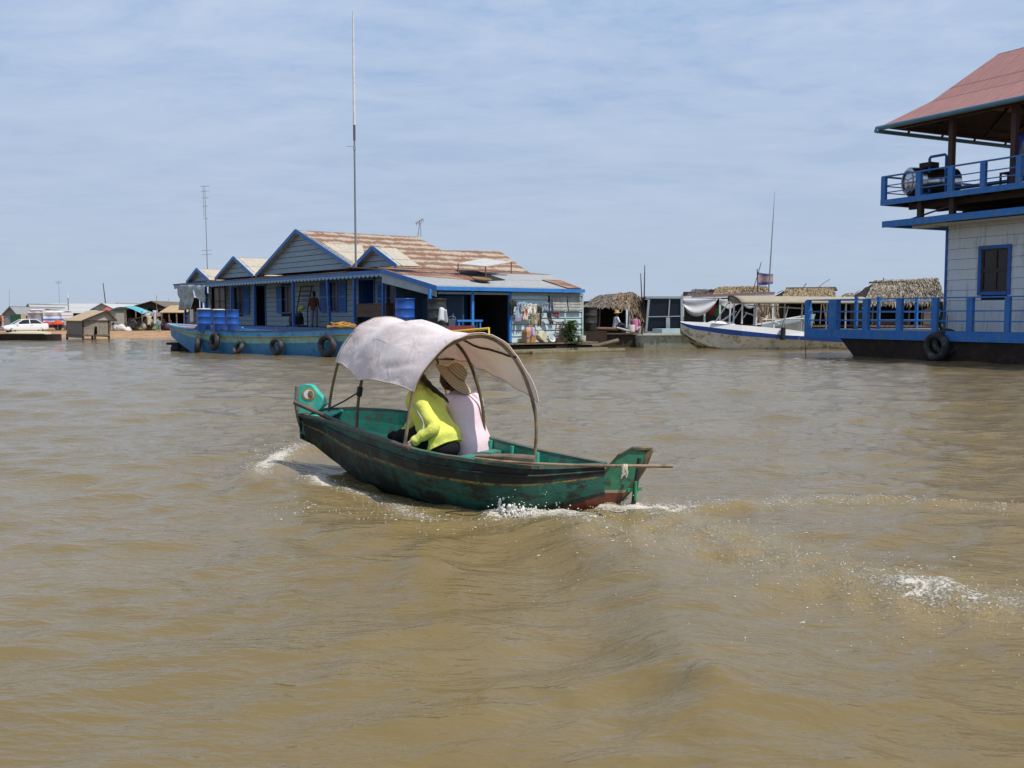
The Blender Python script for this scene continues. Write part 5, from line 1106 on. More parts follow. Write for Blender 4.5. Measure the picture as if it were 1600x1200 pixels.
def rpost(x,y,z0,z1,w_=.17,m=BLUE,nm='railing_post'): b=MB(); d_=w_*(.32 if nm=='railing_post' else .5); b.box(x-w_/2,x+w_/2,y-d_,y+d_,z0,z1); b.build(nm,m,B)
for a,b_ in ((1258.5,1265),(1297,1309),(1349,1357),(1401,1409),(1457,1465),(1511,1520),(1570,1578)):
    x0,x1=rY(a,490,.05).x,rY(b_,490,.05).x; rpost((x0+x1)/2,.08,DZ,RT,x1-x0)
rpost(rY(1640,490).x,.08,DZ,RT,.2)
k=MB(); k.box(-.02,XE,.02,.14,RT,RT+.05); k.build('handrail',BLUE,B)
for f in (.62,.32): k=MB(); k.box(0,XE,.06,.11,DZ+(RT-DZ)*f-.025,DZ+(RT-DZ)*f+.025); k.build('rail',BLUE,B)
for px in (1338,1373,1432): y=RF.X(px,480,.08).y; rpost(.08,y,DZ,RT+.22,.15)
rpost(.08,DEP-.1,DZ,RT+.1,.15)
k=MB(); k.box(.02,.14,.14,DEP-.02,RT,RT+.05); k.build('handrail',BLUE,B)
for f in (.62,.32): k=MB(); k.box(.06,.11,.11,DEP-.1,DZ+(RT-DZ)*f-.025,DZ+(RT-DZ)*f+.025); k.build('rail',BLUE,B)
# house wall
WYr=.95; wx0=rY(1480,440,WYr).x; AZ=rY(1378,355,-.25).z; AZt=rY(1378,346,-.25).z
win=rY(1533,456,WYr); win2=rY(1577,387,WYr); wo=[win.x,win2.x,win.z,win2.z]
k=MB(); z=DZ
def clapR(mb,a0,a1,z0,z1,o,pit): clap(mb,'y',WYr,a0,a1,z0,z1,[o],pit,.026,0,-1,.011)
clapR(k,wx0,XE,DZ,AZ+.35,wo,.40); backing(k,wx0,XE,WYr+.022,DZ,AZ+.3,[wo]); k.build('front_wall',[PW,INK],B)
k=MB(); k.box(wx0-.02,wx0+.1,WYr+.03,DEP-.6,DZ,AZ+.3); k.box(wx0,XE,DEP-.7,DEP-.6,DZ,AZ+.3); k.build('rear_wall',PW,B)
k=MB(); k.box(wx0-.10,wx0+.0,WYr-.05,WYr+.12,DZ,AZ+.3); k.build('corner_trim',BLUED,B)
k=MB(); x0,x1,z0,z1=wo; t_=.13
k.box(x0-t_,x0,WYr-.07,WYr+.05,z0-t_,z1+t_); k.box(x1,x1+t_,WYr-.07,WYr+.05,z0-t_,z1+t_); k.box(x0,x1,WYr-.07,WYr+.05,z1,z1+t_); k.box(x0,x1,WYr-.09,WYr+.05,z0-t_,z0); wf=k.build('window',BLUED,B)
k=MB(); k.box(x0,x1,WYr+.03,WYr+.05,z0,z1); k.build('pane',mat('brown_dark_glass',(.018,.012,.010),.25,.3,3),wf)
k=MB(); xm,zm=(x0+x1)/2,(z0+z1)/2; BR=mat('brown_sash',(.050,.030,.022),.6,.2,5)
for a,b_ in ((x0,xm),(xm,x1)):
    for c,d in ((z0,zm),(zm,z1)):
        q=.07; k.box(a,a+q,WYr-.01,WYr+.03,c,d); k.box(b_-q,b_,WYr-.01,WYr+.03,c,d); k.box(a+q,b_-q,WYr-.01,WYr+.03,c,c+q); k.box(a+q,b_-q,WYr-.01,WYr+.03,d-q,d)
k.build('sash',BR,wf)
# skirt awning between the storeys
ax0=rY(1378,350,-.25).x
k=MB(); k.box(ax0,XE,-.25,-.19,AZ-.02,AZt,0); k.box(ax0+.02,XE,-.19,DEP+.2,AZt-.12,AZt-.06,1); k.box(ax0,ax0+.06,-.19,DEP+.2,AZ,AZt-.001,0); k.build('skirt_roof',[BLUE,ROOFG],B)
k=MB(); x=rY(1428,355,.2).x; k.box(x,wx0,.1,.5,AZ-.14,AZ-.03); k.box(wx0,XE,.02,WYr-.05,AZ-.1,AZ-.04); k.build('skirt_soffit',mat('pale_soffit',(.50,.49,.46),.7,.1,3),B)
# upper deck
UT=rY(1376,313,0).z; UB=rY(1376,321.5,0).z; ux0=rY(1376,316,0).x; UR=rY(1376,278,0).z
k=MB(); k.box(ux0,XE,-.02,.05,UB,UT,0); k.box(ux0,ux0+.06,.05,DEP,UB,UT,0); k.box(ux0+.06,XE,.05,DEP,UT-.10,UT-.02,1); k.build('upper_deck',[BLUE,WOODD],B)
k=MB()
for y in (.6,2.2,3.8,5.4,7.4): k.box(ux0+.9,XE,y,y+.16,UB-.22,UT-.11)
for i in range(14): x=ux0+.5+i*.8; k.box(x,x+.1,.08,DEP-.1,UB-.02,UT-.12)
k.build('deck_joist',WOODD,B)
for px in (1437,1487): 
    x=rY(px,332,.25).x; rpost(x,.3,AZt-.1,UB,.2,WOODD,'short_post')
rpost(rY(1437,332,.25).x+2,4.5,AZt-.1,UB,.2,WOODD,'short_post')
k=MB(); xa=rY(1437,340,.25).x; k.beam((ax0+.9,.3,AZt+.02),(xa+1.6,.3,UB-.25),.05,.06); k.beam((ax0+1.5,.3,AZt+.02),(xa+1.6,3,UB-.25),.05,.06); k.build('brace',WOODD,B)
for a,b_ in ((1377.5,1384),(1431.5,1439),(1481,1489),(1531.5,1539.5),(1587,1595)):
    x0,x1=rY(a,290,.03).x,rY(b_,290,.03).x; z=rY(a,278,.03).z; rpost((x0+x1)/2,.06,UT,UR,x1-x0)
k=MB(); k.box(ux0,XE,.0,.10,UR,UR+.055); k.build('handrail',BLUE,B)
for f in (.62,.32): k=MB(); k.box(ux0,XE,.04,.08,UT+(UR-UT)*f-.02,UT+(UR-UT)*f+.02); k.build('rail',BLUE,B)
k=MB(); k.box(ux0,ux0+.12,.12,DEP,UR,UR+.06); k.build('handrail',BLUE,B)
for f in (.62,.32): k=MB(); k.box(ux0+.04,ux0+.08,.1,DEP,UT+(UR-UT)*f-.02,UT+(UR-UT)*f+.02); k.build('rail',BLUE,B)
for y in (2.2,4.3,6.3,8.1): rpost(ux0+.06,y,UT,UR,.14)
k=MB(); k.box(ux0,XE,DEP-.1,DEP,UR,UR+.06); k.box(ux0,XE,DEP-.08,DEP-.04,UT+.25,UT+.3); k.build('handrail',BLUE,B)
# roof
kx=rY(1379,196,-.35); EZr=kx.z; X0=kx.x; YF=-.35; YB=DEP+.35; yc=DEP/2
ap=RF.Y(1560,84,yc); fl_=RF.Y(1456,158,YF+ (yc-YF)*.36); RED=roofmat('red_roof',(.40,.20,.18),(.37,.18,.16),2.5,-.9,corr=.25,stripe=.1)
fx,fz=fl_.x,fl_.z; fy=YF+(yc-YF)*.36; XR=XE+4
k=MB()
roofquad(k,[(X0,YF,EZr),(XR,YF,EZr),(XR,fy,fz),(fx,fy,fz)],0,.05); roofquad(k,[(fx,fy,fz),(XR,fy,fz),(XR,yc,ap.z),(ap.x,yc,ap.z)],0,.05)
roofquad(k,[(X0,YB,EZr),(XR,YB,EZr),(XR,2*yc-fy,fz),(fx,2*yc-fy,fz)],0,.05); roofquad(k,[(fx,2*yc-fy,fz),(XR,2*yc-fy,fz),(XR,yc,ap.z),(ap.x,yc,ap.z)],0,.05)
roofquad(k,[(X0,YF,EZr),(fx,fy,fz),(fx,2*yc-fy,fz),(X0,YB,EZr)],0,.05); roofquad(k,[(fx,fy,fz),(ap.x,yc,ap.z),(fx,2*yc-fy,fz)],0,.05)
k.build('roof',RED,B)
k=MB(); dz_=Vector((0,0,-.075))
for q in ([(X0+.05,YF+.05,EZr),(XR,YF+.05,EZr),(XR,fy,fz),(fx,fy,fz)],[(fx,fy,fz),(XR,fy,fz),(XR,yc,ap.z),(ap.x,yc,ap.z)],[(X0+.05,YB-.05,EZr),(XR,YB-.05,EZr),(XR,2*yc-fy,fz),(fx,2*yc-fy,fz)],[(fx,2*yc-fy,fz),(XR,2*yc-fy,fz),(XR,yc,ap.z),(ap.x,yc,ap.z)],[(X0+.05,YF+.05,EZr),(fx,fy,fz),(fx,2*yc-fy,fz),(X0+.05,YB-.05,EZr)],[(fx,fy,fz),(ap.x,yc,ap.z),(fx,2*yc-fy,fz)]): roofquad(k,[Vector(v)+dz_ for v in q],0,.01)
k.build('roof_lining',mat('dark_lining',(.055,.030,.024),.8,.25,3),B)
k=MB(); n_=Vector
def under(x,y):
    """height of the roof underside"""
    d=min(y-YF,YB-y); zf_=EZr+(fz-EZr)*min(1,d/(fy-YF))+max(0,(d-(fy-YF))/(yc-fy))*(ap.z-fz); d2=x-X0; z2=EZr+(fz-EZr)*min(1,d2/(fx-X0))+max(0,(d2-(fx-X0))/(ap.x-fx))*(ap.z-fz); return min(zf_,z2)-.10
for i in range(14):
    x=X0+.4+i*1.0; pts=[(x,y,under(x,y)-.03) for y in (YF+.1,fy,yc,2*yc-fy,YB-.1)]
    for a,b_ in zip(pts[:-1],pts[1:]): k.beam(a,b_,.09,.12)
for y in (1.0,2.6,5.6,7.2):
    pts=[(x,y,under(x,y)-.03) for x in (X0+.1,fx,ap.x,XR)]
    for a,b_ in zip(pts[:-1],pts[1:]): k.beam(a,b_,.08,.10)
k.build('rafter',WOODD,B)
DKR=mat('dark_red_brown',(.060,.026,.024),.6,.25,4)
k=MB(); k.tube([(X0-.25,YF-.06,EZr-.10),(XR,YF-.06,EZr-.10)],.10,10); k.build('gutter',mat('grey_blue_gutter',(.09,.20,.28),.5,.15,3),B)
k=MB(); k.tube([(X0-.12,YF-.25,EZr-.22),(X0-.12,YB+.2,EZr-.22)],.085,10); k.build('gutter',MATS['grey_blue_gutter'],B)
k=MB()
for y in (1.2,3.2,5.2,7.2): k.beam((X0-.1,y,EZr-.22),(X0+.05,y,EZr+.02),.07,.07)
k.build('gutter_bracket',WOODD,B)
k=MB(); k.box(X0+.3,XR,YF+.5,YF+.62,EZr-.16,EZr-.02); k.box(X0+.05,X0+.17,YF+.1,YB,EZr-.12,EZr-.02); k.build('eave_beam',DKR,B)
for px in (1485.5,1583): x=rY(px,250,.35).x; rpost(x,.4,UT,EZr+.1,.20,DKR,'column')
for x in (rY(1485.5,250,.35).x+5,): rpost(x,DEP-.5,UT,EZr,.2,DKR,'column')
# things on the upper deck
tk=RF.Y(1428,283,.9); e=thing('water_tank','horizontal stainless steel water tank on the upper balcony','tank',tuple(RF.wor((tk.x,.55,UT))),RF.a)
tr_=.57; k=MB(); k.lathe([(.01,-.04),(tr_*.5,-.03),(tr_*.55,.0),(tr_*.9,.0),(tr_,.06),(tr_,.5),(tr_*1.03,.52),(tr_*1.03,.56),(tr_,.58),(tr_,1.3),(tr_*1.03,1.32),(tr_*1.03,1.36),(tr_,1.38),(tr_,2.0),(tr_*.9,2.06),(.01,2.15)],36,(0,0,tr_+.12),(.35,1,0)); k.build('shell',mat('stainless_steel',(.55,.55,.56),.22,.06,3,metal=1),e)
k=MB(); k.torus((0,-.02,tr_+.12),(.35,1,0),tr_*.75,.03,28,6); k.build('end_ring',STEEL,e)
for y in (.35,1.6):
    k=MB(); k.box(-.4+y*.3,.5+y*.3,y,y+.1,0,.2); k.build('cradle',BLUE,e)
k=MB(); k.tube([(.62,.5,.2),(.62,.5,1.55),(.67,.5,1.62),(1.35,.5,1.62),(1.42,.5,1.55),(1.42,.5,0)],.055,8); k.build('pipe',BLUED,e)
k=MB(); k.box(.2,.75,.4,.9,tr_*2+.08,tr_*2+.28); k.build('tank_valve',BLACK,e)
ch=rY(1574,290,.9); e=thing('chair','dark wooden chair near the column on the upper balcony','chair',tuple(RF.wor((ch.x,1.0,UT))),RF.a)
k=MB(); k.box(-.24,.24,-.24,.24,.50,.56); k.build('seat',WOODD,e)
for x in (-.21,.21):
    for y in (-.21,.21): k=MB(); k.box(x-.03,x+.03,y-.03,y+.03,0,.5); k.build('leg',WOODD,e)
k=MB(); k.box(.18,.24,-.24,.24,.56,1.1); k.build('backrest',WOODD,e)
st=rY(1517,296,1.6); e=thing('low_table','small low blue bench behind the upper balcony railing','bench',tuple(RF.wor((st.x,2.0,UT))),RF.a)
k=MB(); k.box(-1.6,2.2,-.25,.25,.34,.42); k.build('top',BLUE,e)
for x in (-1.2,1.6): k=MB(); k.box(x-.08,x+.08,-.2,.2,0,.34); k.build('leg',BLUED,e)
bx=rY(1600,226,1.2); k=MB(); k.grid(lambda u,v: Vector((u*1.6,.06*math.sin(u*14),-.95*v)),16,4); tag(k.build('blue_banner',mat('banner_blue',(.02,.05,.34),.7,.1,3),solid=.02,loc=RF.wor((rY(1589,211,1.2).x,1.2,rY(1589,211,1.2).z)),rz=RF.a),'plain deep blue cloth hanging under the red roof at the photo edge','banner')
k=MB(); bp0=rY(1592,290,.7); e=thing('folded_umbrella','grey folded parasol standing behind the balcony railing by the column','parasol',tuple(RF.wor((bp0.x,.8,UT))),RF.a); k.tube([(0,0,0),(.1,0,1.6)],.03,8); k.build('pole',STEEL,e); k=MB(); k.lathe([(.22,.3),(.18,.7),(.1,1.2),(.02,1.55)],14,(0.02,0,0)); k.build('canopy',cloth('grey_canvas',(.22,.22,.24)),e)
tyre(1463,541.5,RF.wor(rY(1463,541,-.1)).y-.1,.57,tuple(-RF.ey),'big tyre hanging in front on the dark hull of the restaurant','tyre fenders on the dark hull',.6)
tyre(1479,535,RF.wor(rY(1479,535,.05)).y+.05,.54,tuple((-RF.ey+RF.ex*.5)),'tyre half hidden behind the bigger tyre on the dark hull','tyre fenders on the dark hull',.5)
k=MB(); o=RF.wor(rY(1471,471,.25)); k.tube([(0,0,0),(.03,0,-.4),(-.04,0,-.8),(.02,0,-1.1)],.055,6)
for i in range(16): k.ball((R.uniform(-.08,.08),R.uniform(-.08,.08),-R.random()*1.1),.05,6,4)
tag(k.build('hanging_vine',mat('dark_green_rope',(.015,.05,.03),.7,.4,9),loc=o),'dark green cord bundle hanging on the lower railing by the wall corner','cord')
k=MB(); a=RF.wor((.0,-.05,DZ-.3)); b_=atz(1259,562); k.tube([(0,0,0),b_-a],.02,6); tag(k.build('mooring_rope',mat('dark_rope',None) if False else MATS['dark_rope'],loc=a),'thin mooring rope dropping from the deck corner into the water','rope')
# ================================================================ huts and boats between the two big buildings
def thatch(mb,a,b,c,d,rows,per,L,w_=.10,lift=.05,seed=0,m=0):
    per=int(per*1.7); rows=int(rows*1.3+.5); w_*=.55; lift*=.8
    """overlapping palm-leaf strips; a-b ridge, d-c eave"""
    a,b,c,d=[Vector(p) for p in (a,b,c,d)]; rs=random.Random(seed); n=(b-a).cross(d-a).normalized(); n=n if n.z>0 else -n
    mb.prism([a-n*.05,b-n*.05,c-n*.05,d-n*.05],-n*.04,m)
    for i in range(rows,-1,-1):
        for j in range(per):
            v=min(1.03,max(-.02,(i+rs.uniform(-.4,.4))/rows)); u=(j+rs.uniform(-.45,.45))/per; u=min(1.01,max(-.01,u))
            p=a.lerp(b,u).lerp(d.lerp(c,u),v); dn=(d.lerp(c,u)-a.lerp(b,u)).normalized(); al=(b-a).normalized(); l=L*rs.uniform(.5,1.3); q=al*w_*rs.uniform(.4,1.1); sk=al*rs.uniform(-.18,.18)*l
            h=n*(rs.uniform(0,1)*lift+.01); tip=p+dn*l+sk+n*rs.uniform(-.02,lift*1.6)-Vector((0,0,.12*l*max(0,v-.8)*5))
            mb.add([p-q+h,p+q+h,p.lerp(tip,.6)+q*.9+h,tip,p.lerp(tip,.6)-q*.9+h*1.2],[(0,1,2,3,4)],m)
def hut(label,ridge,eave,Yr,Ye,mth_,wall_py,seed,gabR=None,rows=7,per=40,L=.55,posts=(),dark=True,wallm=None,name='thatched_hut',lift=.06,back=True):
    (r0,r1),(e0,e1)=ridge,eave; A,B_=at(*r0,Yr),at(*r1,Yr); D,C=at(*e0,Ye),at(*e1,Ye); o=Vector((D.x,Ye,0)); e=thing(name,label,'hut',tuple(o)); T=lambda p:Vector(p)-o
    k=MB(); thatch(k,T(A),T(B_),T(C),T(D),rows,per,L,seed=seed,lift=lift); Yb=2*Yr-Ye; D2,C2=Vector((D.x,Yb,D.z)),Vector((C.x,Yb,C.z))
    thatch(k,T(B_),T(A),T(D2),T(C2),3,per//3,L,seed=seed+1,lift=lift); k.build('roof',mth_,e)
    zf=at(800,wall_py,Ye).z
    if back:
        k=MB(); k.box(T(D).x+.1,T(C).x-.1,Yr-Ye+.6,Yr-Ye+.7,zf,D.z+.3); k.box(T(D).x+.1,T(D).x+.16,.3,Yr-Ye+.6,zf,D.z); k.box(T(C).x-.16,T(C).x-.1,.3,Yr-Ye+.6,zf,D.z)
        k.prism([T(D)+Vector((.12,.2,0)),T(A)+Vector((0.0,0,-.1)),T(D2)+Vector((.12,-.2,0))],(.05,0,0)); k.prism([T(C)+Vector((-.12,.2,0)),T(B_)+Vector((0,0,-.1)),T(C2)+Vector((-.12,-.2,0))],(-.05,0,0)); k.build('wall',wallm or WOODD,e)
    for px in posts:
        k=MB(); p=T(at(px,480,Ye+.15)); k.tube([(p.x,.15,zf-.2),(p.x+.05,.15,D.z+.05)],.055,6); k.build('post',WOOD,e)
    k=MB(); k.box(T(D).x,T(C).x,-.1,Yb-Ye,zf-.12,zf); k.build('floor',WOOD,e)
    k=MB(); k.box(T(D).x+.1,T(C).x-.1,.1,Yb-Ye-.2,-.3,zf-.13); k.build('float_base',mat('wet_logs',(.05,.038,.028),.8,.3,3),e)
    return e,o,zf
h1,o1,z1=hut('small hut with dark tiled thatch roof beside the pale blue end wall',((936,462),(989,458)),((914,478),(982,477.5)),58.2,56.4,mat('slate_thatch',(.155,.135,.115),.9,.25,4,rand=.45),512,5,posts=(936,982),rows=8,per=34,L=.45)
k=MB(); T=lambda p:Vector(p)-o1
thatch(k,T(at(986,458,58)),T(at(1003,466,58.4)),T(at(1009,492,57.6)),T(at(984,486,56.9)),6,16,.7,.12,seed=3,lift=.14); thatch(k,T(at(966,459,57.6)),T(at(990,458,57.4)),T(at(984,480,56.3)),T(at(956,478,56.3)),4,14,.45,.13,seed=8,lift=.10); k.build('side_thatch',mat('dry_brown_thatch',(.19,.145,.10),.9,.3,4,rand=.5),h1)
k=MB(); rs=random.Random(5); thatch(k,T(at(986,488,57.2)),T(at(1008,490,57.2)),T(at(1008,516,57)),T(at(986,516,57)),4,12,.6,.1,seed=6); k.build('side_wall',mat('brown_thatch',(.16,.11,.075),.9,.3,4,rand=.4),h1)
e,c,r_,h=drum(909.5,933,480,517,54.6,DRUMK,'tall dark drum between the pale blue wall and the dark thatch hut'); 
k=MB(); k.box(-.8,.9,-.5,.6,-c.z-.3,-.02); k.build('support',WOODD,e)
# landing with logs in front of the hut
o=at(940,520,55.2); e=thing('landing_stage','dark low landing stage with brown log in front of the thatch hut','jetty',(o.x,o.y,0)); z=at(940,521,55.2).z
k=MB(); W_=at(1003,520,55.2).x-o.x; 
for i in range(6): k.box(-.6,W_,-.3+i*.32,-.02+i*.32,z-.07,z)
k.build('planks',WOOD,e); k=MB(); k.box(-.4,W_-.1,-.2,1.5,-.3,z-.08); k.build('float_base',INK if False else mat('wet_logs',None) if False else MATS['wet_logs'],e)
k=MB(); zz_=at(940,513.5,55).z; k.tube([(at(918,514,55).x-o.x,-.35,zz_),(at(965,514,55).x-o.x,-.3,zz_-.03)],.10,8); k.build('log',mat('brown_log',(.17,.10,.07),.8,.3,4),e)
k=MB(); k.box(at(922,530,55).x-o.x,at(939,530,55).x-o.x,-.3,.4,-.2,at(930,524,55).z); k.build('foam_block',mat('dirty_foam',(.33,.30,.20),.8,.2,4),e)
k=MB(); k.tube([(at(963,513,55).x-o.x,-.4,at(963,512,55).z),(at(982,517,55).x-o.x,-.4,at(982,517,55).z)],.06,6); k.build('pole',mat('pale_pole',(.45,.43,.38),.7),e)
k=MB(); k.tube([tuple(at(893,541,53.5)-o+Vector((0,0,o.z))),tuple(at(935,540,53.8)-o+Vector((0,0,o.z))),tuple(at(966,532,54.2)-o+Vector((0,0,o.z)))],.12,8); k.build('drift_log',MATS['old_log'],e)
c=at(961,514,55.9); figure(tuple(c+Vector((0,0,.05))),1.75,.3,cloth('white_shirt',(.72,.74,.78)),cloth('navy',(.03,.04,.08)),'seated person in white shirt and yellow straw hat in front of the dark hut',hat=STRAWP,sit=True)
c=at(992,517,55.9); figure(tuple(c+Vector((0,0,.03))),1.72,1.2,cloth('pink_shirt',(.62,.22,.36)),cloth('grey_sarong',(.4,.38,.42)),'seated person in bright pink shirt behind the white stump on the landing',sit=True)
k=MB(); c=at(986,519.5,55); k.lathe([(.01,0),(.21,0),(.20,.1),(.21,.40),(.2,.42),(.01,.42)],18); tag(k.build('white_bucket',mat('cream_bucket',(.58,.55,.50),.6,.1,4),loc=c),'pale cream bucket on the landing in front of the pink shirt','bucket')
# flat grey-green boat with the glazed cabin
o=atz(1003,544); e=thing('flat_boat','low pale grey green boat with glazed dark cabin behind it','boat',tuple(o)); X=lambda px,Y=54.5: at(px,530,Y).x-o.x; zt=at(1003,524,o.y).z; L=5.0; e.rotation_euler=(0,0,rad(14))
k=MB(); 
sec=lambda x,w0,zt_,r: [(x,0+r,zt_),(x,.12+r,zt_*.45),(x+.1,.30+r,-.3),(x+.1,w0-.3,-.3),(x,w0,zt_)]
S_=[sec(0,1.9,zt,.12),sec(.15,1.95,zt+.02,.0),sec(1.5,2,zt+.03,0),sec(3,2,zt+.06,0),sec(L,2,zt+.12,0)]
for a,b in zip(S_[:-1],S_[1:]):
    for i in range(4): k.add([a[i],b[i],b[i+1],a[i+1]],[(0,1,2,3)])
    k.add([a[0],a[4],b[4],b[0]],[(0,1,2,3)])
k.add(S_[0],[(0,1,2,3,4)]); k.build('hull',mat('grey_green_hull',(.40,.45,.40),.7,.2,2,wear=(.25,.25,.18),wamt=.34,wscale=3.5,bump=.2),e)
k=MB(); k.box(.05,L,-.05,.05,zt+.0,zt+.12); k.build('gunwale',mat('pale_cap',(.50,.52,.48),.7,.15,4),e)
k=MB(); k.box(X(1038),X(1092),.3,1.7,zt+.05,zt+.34); k.build('deck_box',mat('pale_blue_box',(.42,.56,.58),.6,.1,3),e)
Yc=57.0; e=thing('glazed_cabin','grey framed boat cabin with big dark glass panes behind the flat boat','cabin',tuple(Vector((at(1009,520,Yc).x,Yc,0)))); ox=at(1009,520,Yc).x; gx=lambda px: at(px,500,Yc).x-ox; gz=lambda py: at(1040,py,Yc).z
k=MB(); FRM=mat('grey_frame',(.34,.38,.42),.5,.12,4)
k.beam((gx(1009.5),0,gz(519)),(gx(1013.5),0,gz(468)),.14,.12); k.beam((gx(1065.5),0,gz(519)),(gx(1064.5),0,gz(466)),.10,.12); k.beam((gx(1043),0,gz(519)),(gx(1046),0,gz(468)),.07,.06); k.beam((gx(1010),0,gz(495)),(gx(1065),0,gz(494)),.05,.05)
k.box(gx(1009),gx(1067),-.05,2.2,gz(466.5),gz(463)); k.box(gx(1008),gx(1066),-.04,.06,gz(522),gz(518)); k.build('frame',FRM,e)
k=MB(); k.add([(gx(1010),.05,gz(519)),(gx(1065),.05,gz(519)),(gx(1064),.05,gz(467)),(gx(1013),.05,gz(467))],[(0,1,2,3)]); k.build('pane',GLASS,e,solid=.01)
k=MB(); k.box(gx(1010),gx(1066),.4,2.2,-.3,gz(520)); k.box(gx(1012),gx(1066),2.0,2.2,gz(520),gz(467)); k.build('cabin_body',WOODD,e)
k=MB(); k.box(gx(1040),gx(1046),-.2,-.1,gz(520),gz(496)); k.build('door_panel',FRM,e)
# covered white tour boat
Yc=59.0; ox=at(1066,500,Yc).x; e=thing('covered_boat','long white roofed boat with maroon roof edge behind the white speedboat','boat',(ox,Yc,0)); gx=lambda px: at(px,500,Yc).x-ox; gz=lambda py: at(1100,py,Yc).z
k=MB(); k.hexa([(gx(1065),0,gz(467.5)),(gx(1209),0,gz(463)),(gx(1209),2.6,gz(463)),(gx(1065),2.6,gz(467.5))],[(gx(1065),0,gz(463)),(gx(1209),0,gz(458.5)),(gx(1209),2.6,gz(458.5)),(gx(1065),2.6,gz(463))]); k.build('roof',WHITE,e)
k=MB(); k.hexa([(gx(1081),-.03,gz(463)),(gx(1210),-.03,gz(459)),(gx(1210),2.65,gz(459)),(gx(1081),2.65,gz(463))],[(gx(1081),-.03,gz(461)),(gx(1210),-.03,gz(456)),(gx(1210),2.65,gz(456)),(gx(1081),2.65,gz(461))]); k.build('roof_edge',mat('dusty_maroon',(.33,.16,.16),.7,.15,3),e)
for px in (1067.5,1101,1125,1208): k=MB(); k.box(gx(px)-.05,gx(px)+.05,.02,.12,gz(522),gz(464)); k.build('post',WHITE,e)
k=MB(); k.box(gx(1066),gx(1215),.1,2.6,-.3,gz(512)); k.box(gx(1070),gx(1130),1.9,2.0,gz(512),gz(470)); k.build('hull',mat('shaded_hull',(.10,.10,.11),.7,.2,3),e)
k=MB(); 
for i,(px,m_) in enumerate(((1112,cloth('red_rag',(.36,.05,.05))),(1124,cloth('green_rag',(.04,.22,.12))),(1131,cloth('dark_rag',(.05,.045,.05))))):
    k=MB(); k.ball((0,0,0),(.35,.2,.45),10,8,jit=.4,seed=i); tag(k.build('cargo_bundle',m_,loc=at(px,480+8*i,59.6)),('red cloth bundle under the roof of the covered boat','green cloth bundle under the covered boat roof','dark cloth bundle at the right under the covered boat roof')[i],'bundle')
a,b=at(1066,467,58.7),at(1123,467,58.7)
k=MB()
def drp(u,v):
    top=a.lerp(b,u); dep=1.18*(math.sin(math.pi*min(1,.06+u*.94))**.55)*(1-.35*u)+.02; p=top.copy(); p.z-=v*dep; p.x+=.25*v*(.5-u); p.y+=-.06*math.sin(v*10*(1-.3*u)+u*3)*(.3+v); return p-a
k.grid(drp,22,16); tag(k.build('white_tarpaulin',cloth('white_tarp_cloth',(.66,.66,.68)),solid=.01,loc=a),'big white tarpaulin draped in folds from the covered boat roof','tarpaulin')
a2,b2=at(1124,468,58.7),at(1190,466,58.7); k=MB(); k.grid(lambda u,v: a2.lerp(b2,u)-a2+Vector((0,-.06*math.sin(u*20+v*4),-v*(.30+.30*math.sin(u*6.5)**2))),20,6); tag(k.build('roof_flap',MATS['white_tarp_cloth'],solid=.01,loc=a2),'narrow white cloth flap hanging along the covered boat roof','tarpaulin')
# white and blue speedboat
o=atz(1112,546.3); SF=Frame(tuple(o),rad(2)); e=thing('speedboat','white speedboat with blue stripe and khaki canopy moored beside the blue deck','boat',tuple(o),SF.a); gp=lambda px,py,y=0: SF.Y(px,py,y)
def tab(T,px):
    for (a,b),(c,d) in zip(T[:-1],T[1:]):
        if px<=c: return b+(d-b)*(px-a)/(c-a)
    return T[-1][1]
tT=[(1070,502.5),(1112,504),(1147,507),(1223,513.5),(1277,521),(1345,525)]; tB=[(1070,503.5),(1083,507.8),(1147,515.5),(1223,523.4),(1305,527.8),(1345,529)]; tC=[(1070,505),(1082,513.8),(1147,524),(1223,529.5),(1310,534.8),(1345,536.5)]
PX=[1070,1078,1088,1100,1115,1135,1160,1190,1225,1260,1300,1345]; rows=[]
for px in PX:
    t=(px-1070)/275; w_=1.15*min(1,((px-1070)/95+.02))**.62; off=1.15-w_; kz=[.85,.58,.30,.05,-.18][PX.index(px)] if px<1130 else -.3
    zc=gp(px,tab(tC,px)).z; kz=min(kz,zc-.03)
    rows.append((gp(px,520).x,off,w_,gp(px,tab(tT,px)).z,gp(px,tab(tB,px)).z,zc,kz))
k=MB()
for sg in (0,1):
    def pt(r,i): 
        d=[.10,.02,0,.05,.30*r[2],.95*r[2]][i]; z=[r[3],r[4],r[4]-.01,r[5],(r[5]*.3+r[6]*.7),r[6]-.05][i]; y=r[1]+d; return (r[0],y if not sg else 2.3-y,z)
    for a,b in zip(rows[:-1],rows[1:]):
        for i,m in enumerate((0,1,1,2,3)):
            q=[pt(a,i),pt(b,i),pt(b,i+1),pt(a,i+1)]; k.add(q if sg else q[::-1],[(0,1,2,3)],m,sm=(i>2))
r=rows[-1]; k.add([(r[0],r[1],r[3]),(r[0],2.3-r[1],r[3]),(r[0],1.8,-.3),(r[0],.5,-.3)],[(0,1,2,3)],2)
for a,b in zip(rows[:-1],rows[1:]): k.add([(a[0],a[1]+.1,a[3]),(b[0],b[1]+.1,b[3]),(b[0],2.2-b[1],b[3]),(a[0],2.2-a[1],a[3])],[(0,1,2,3)],0)
k.build('hull',[mat('gloss_white',(.80,.80,.80),.35,.04,3),mat('royal_blue',(.03,.10,.40),.4,.08,3),mat('scummed_white',(.66,.635,.55),.6,.12,1.2,wear=(.34,.28,.17),wamt=.34,wscale=3.5),mat('algae_white',(.44,.39,.26),.65,.25,1.5,wear=(.08,.07,.045),wamt=.42,wscale=4)],e)
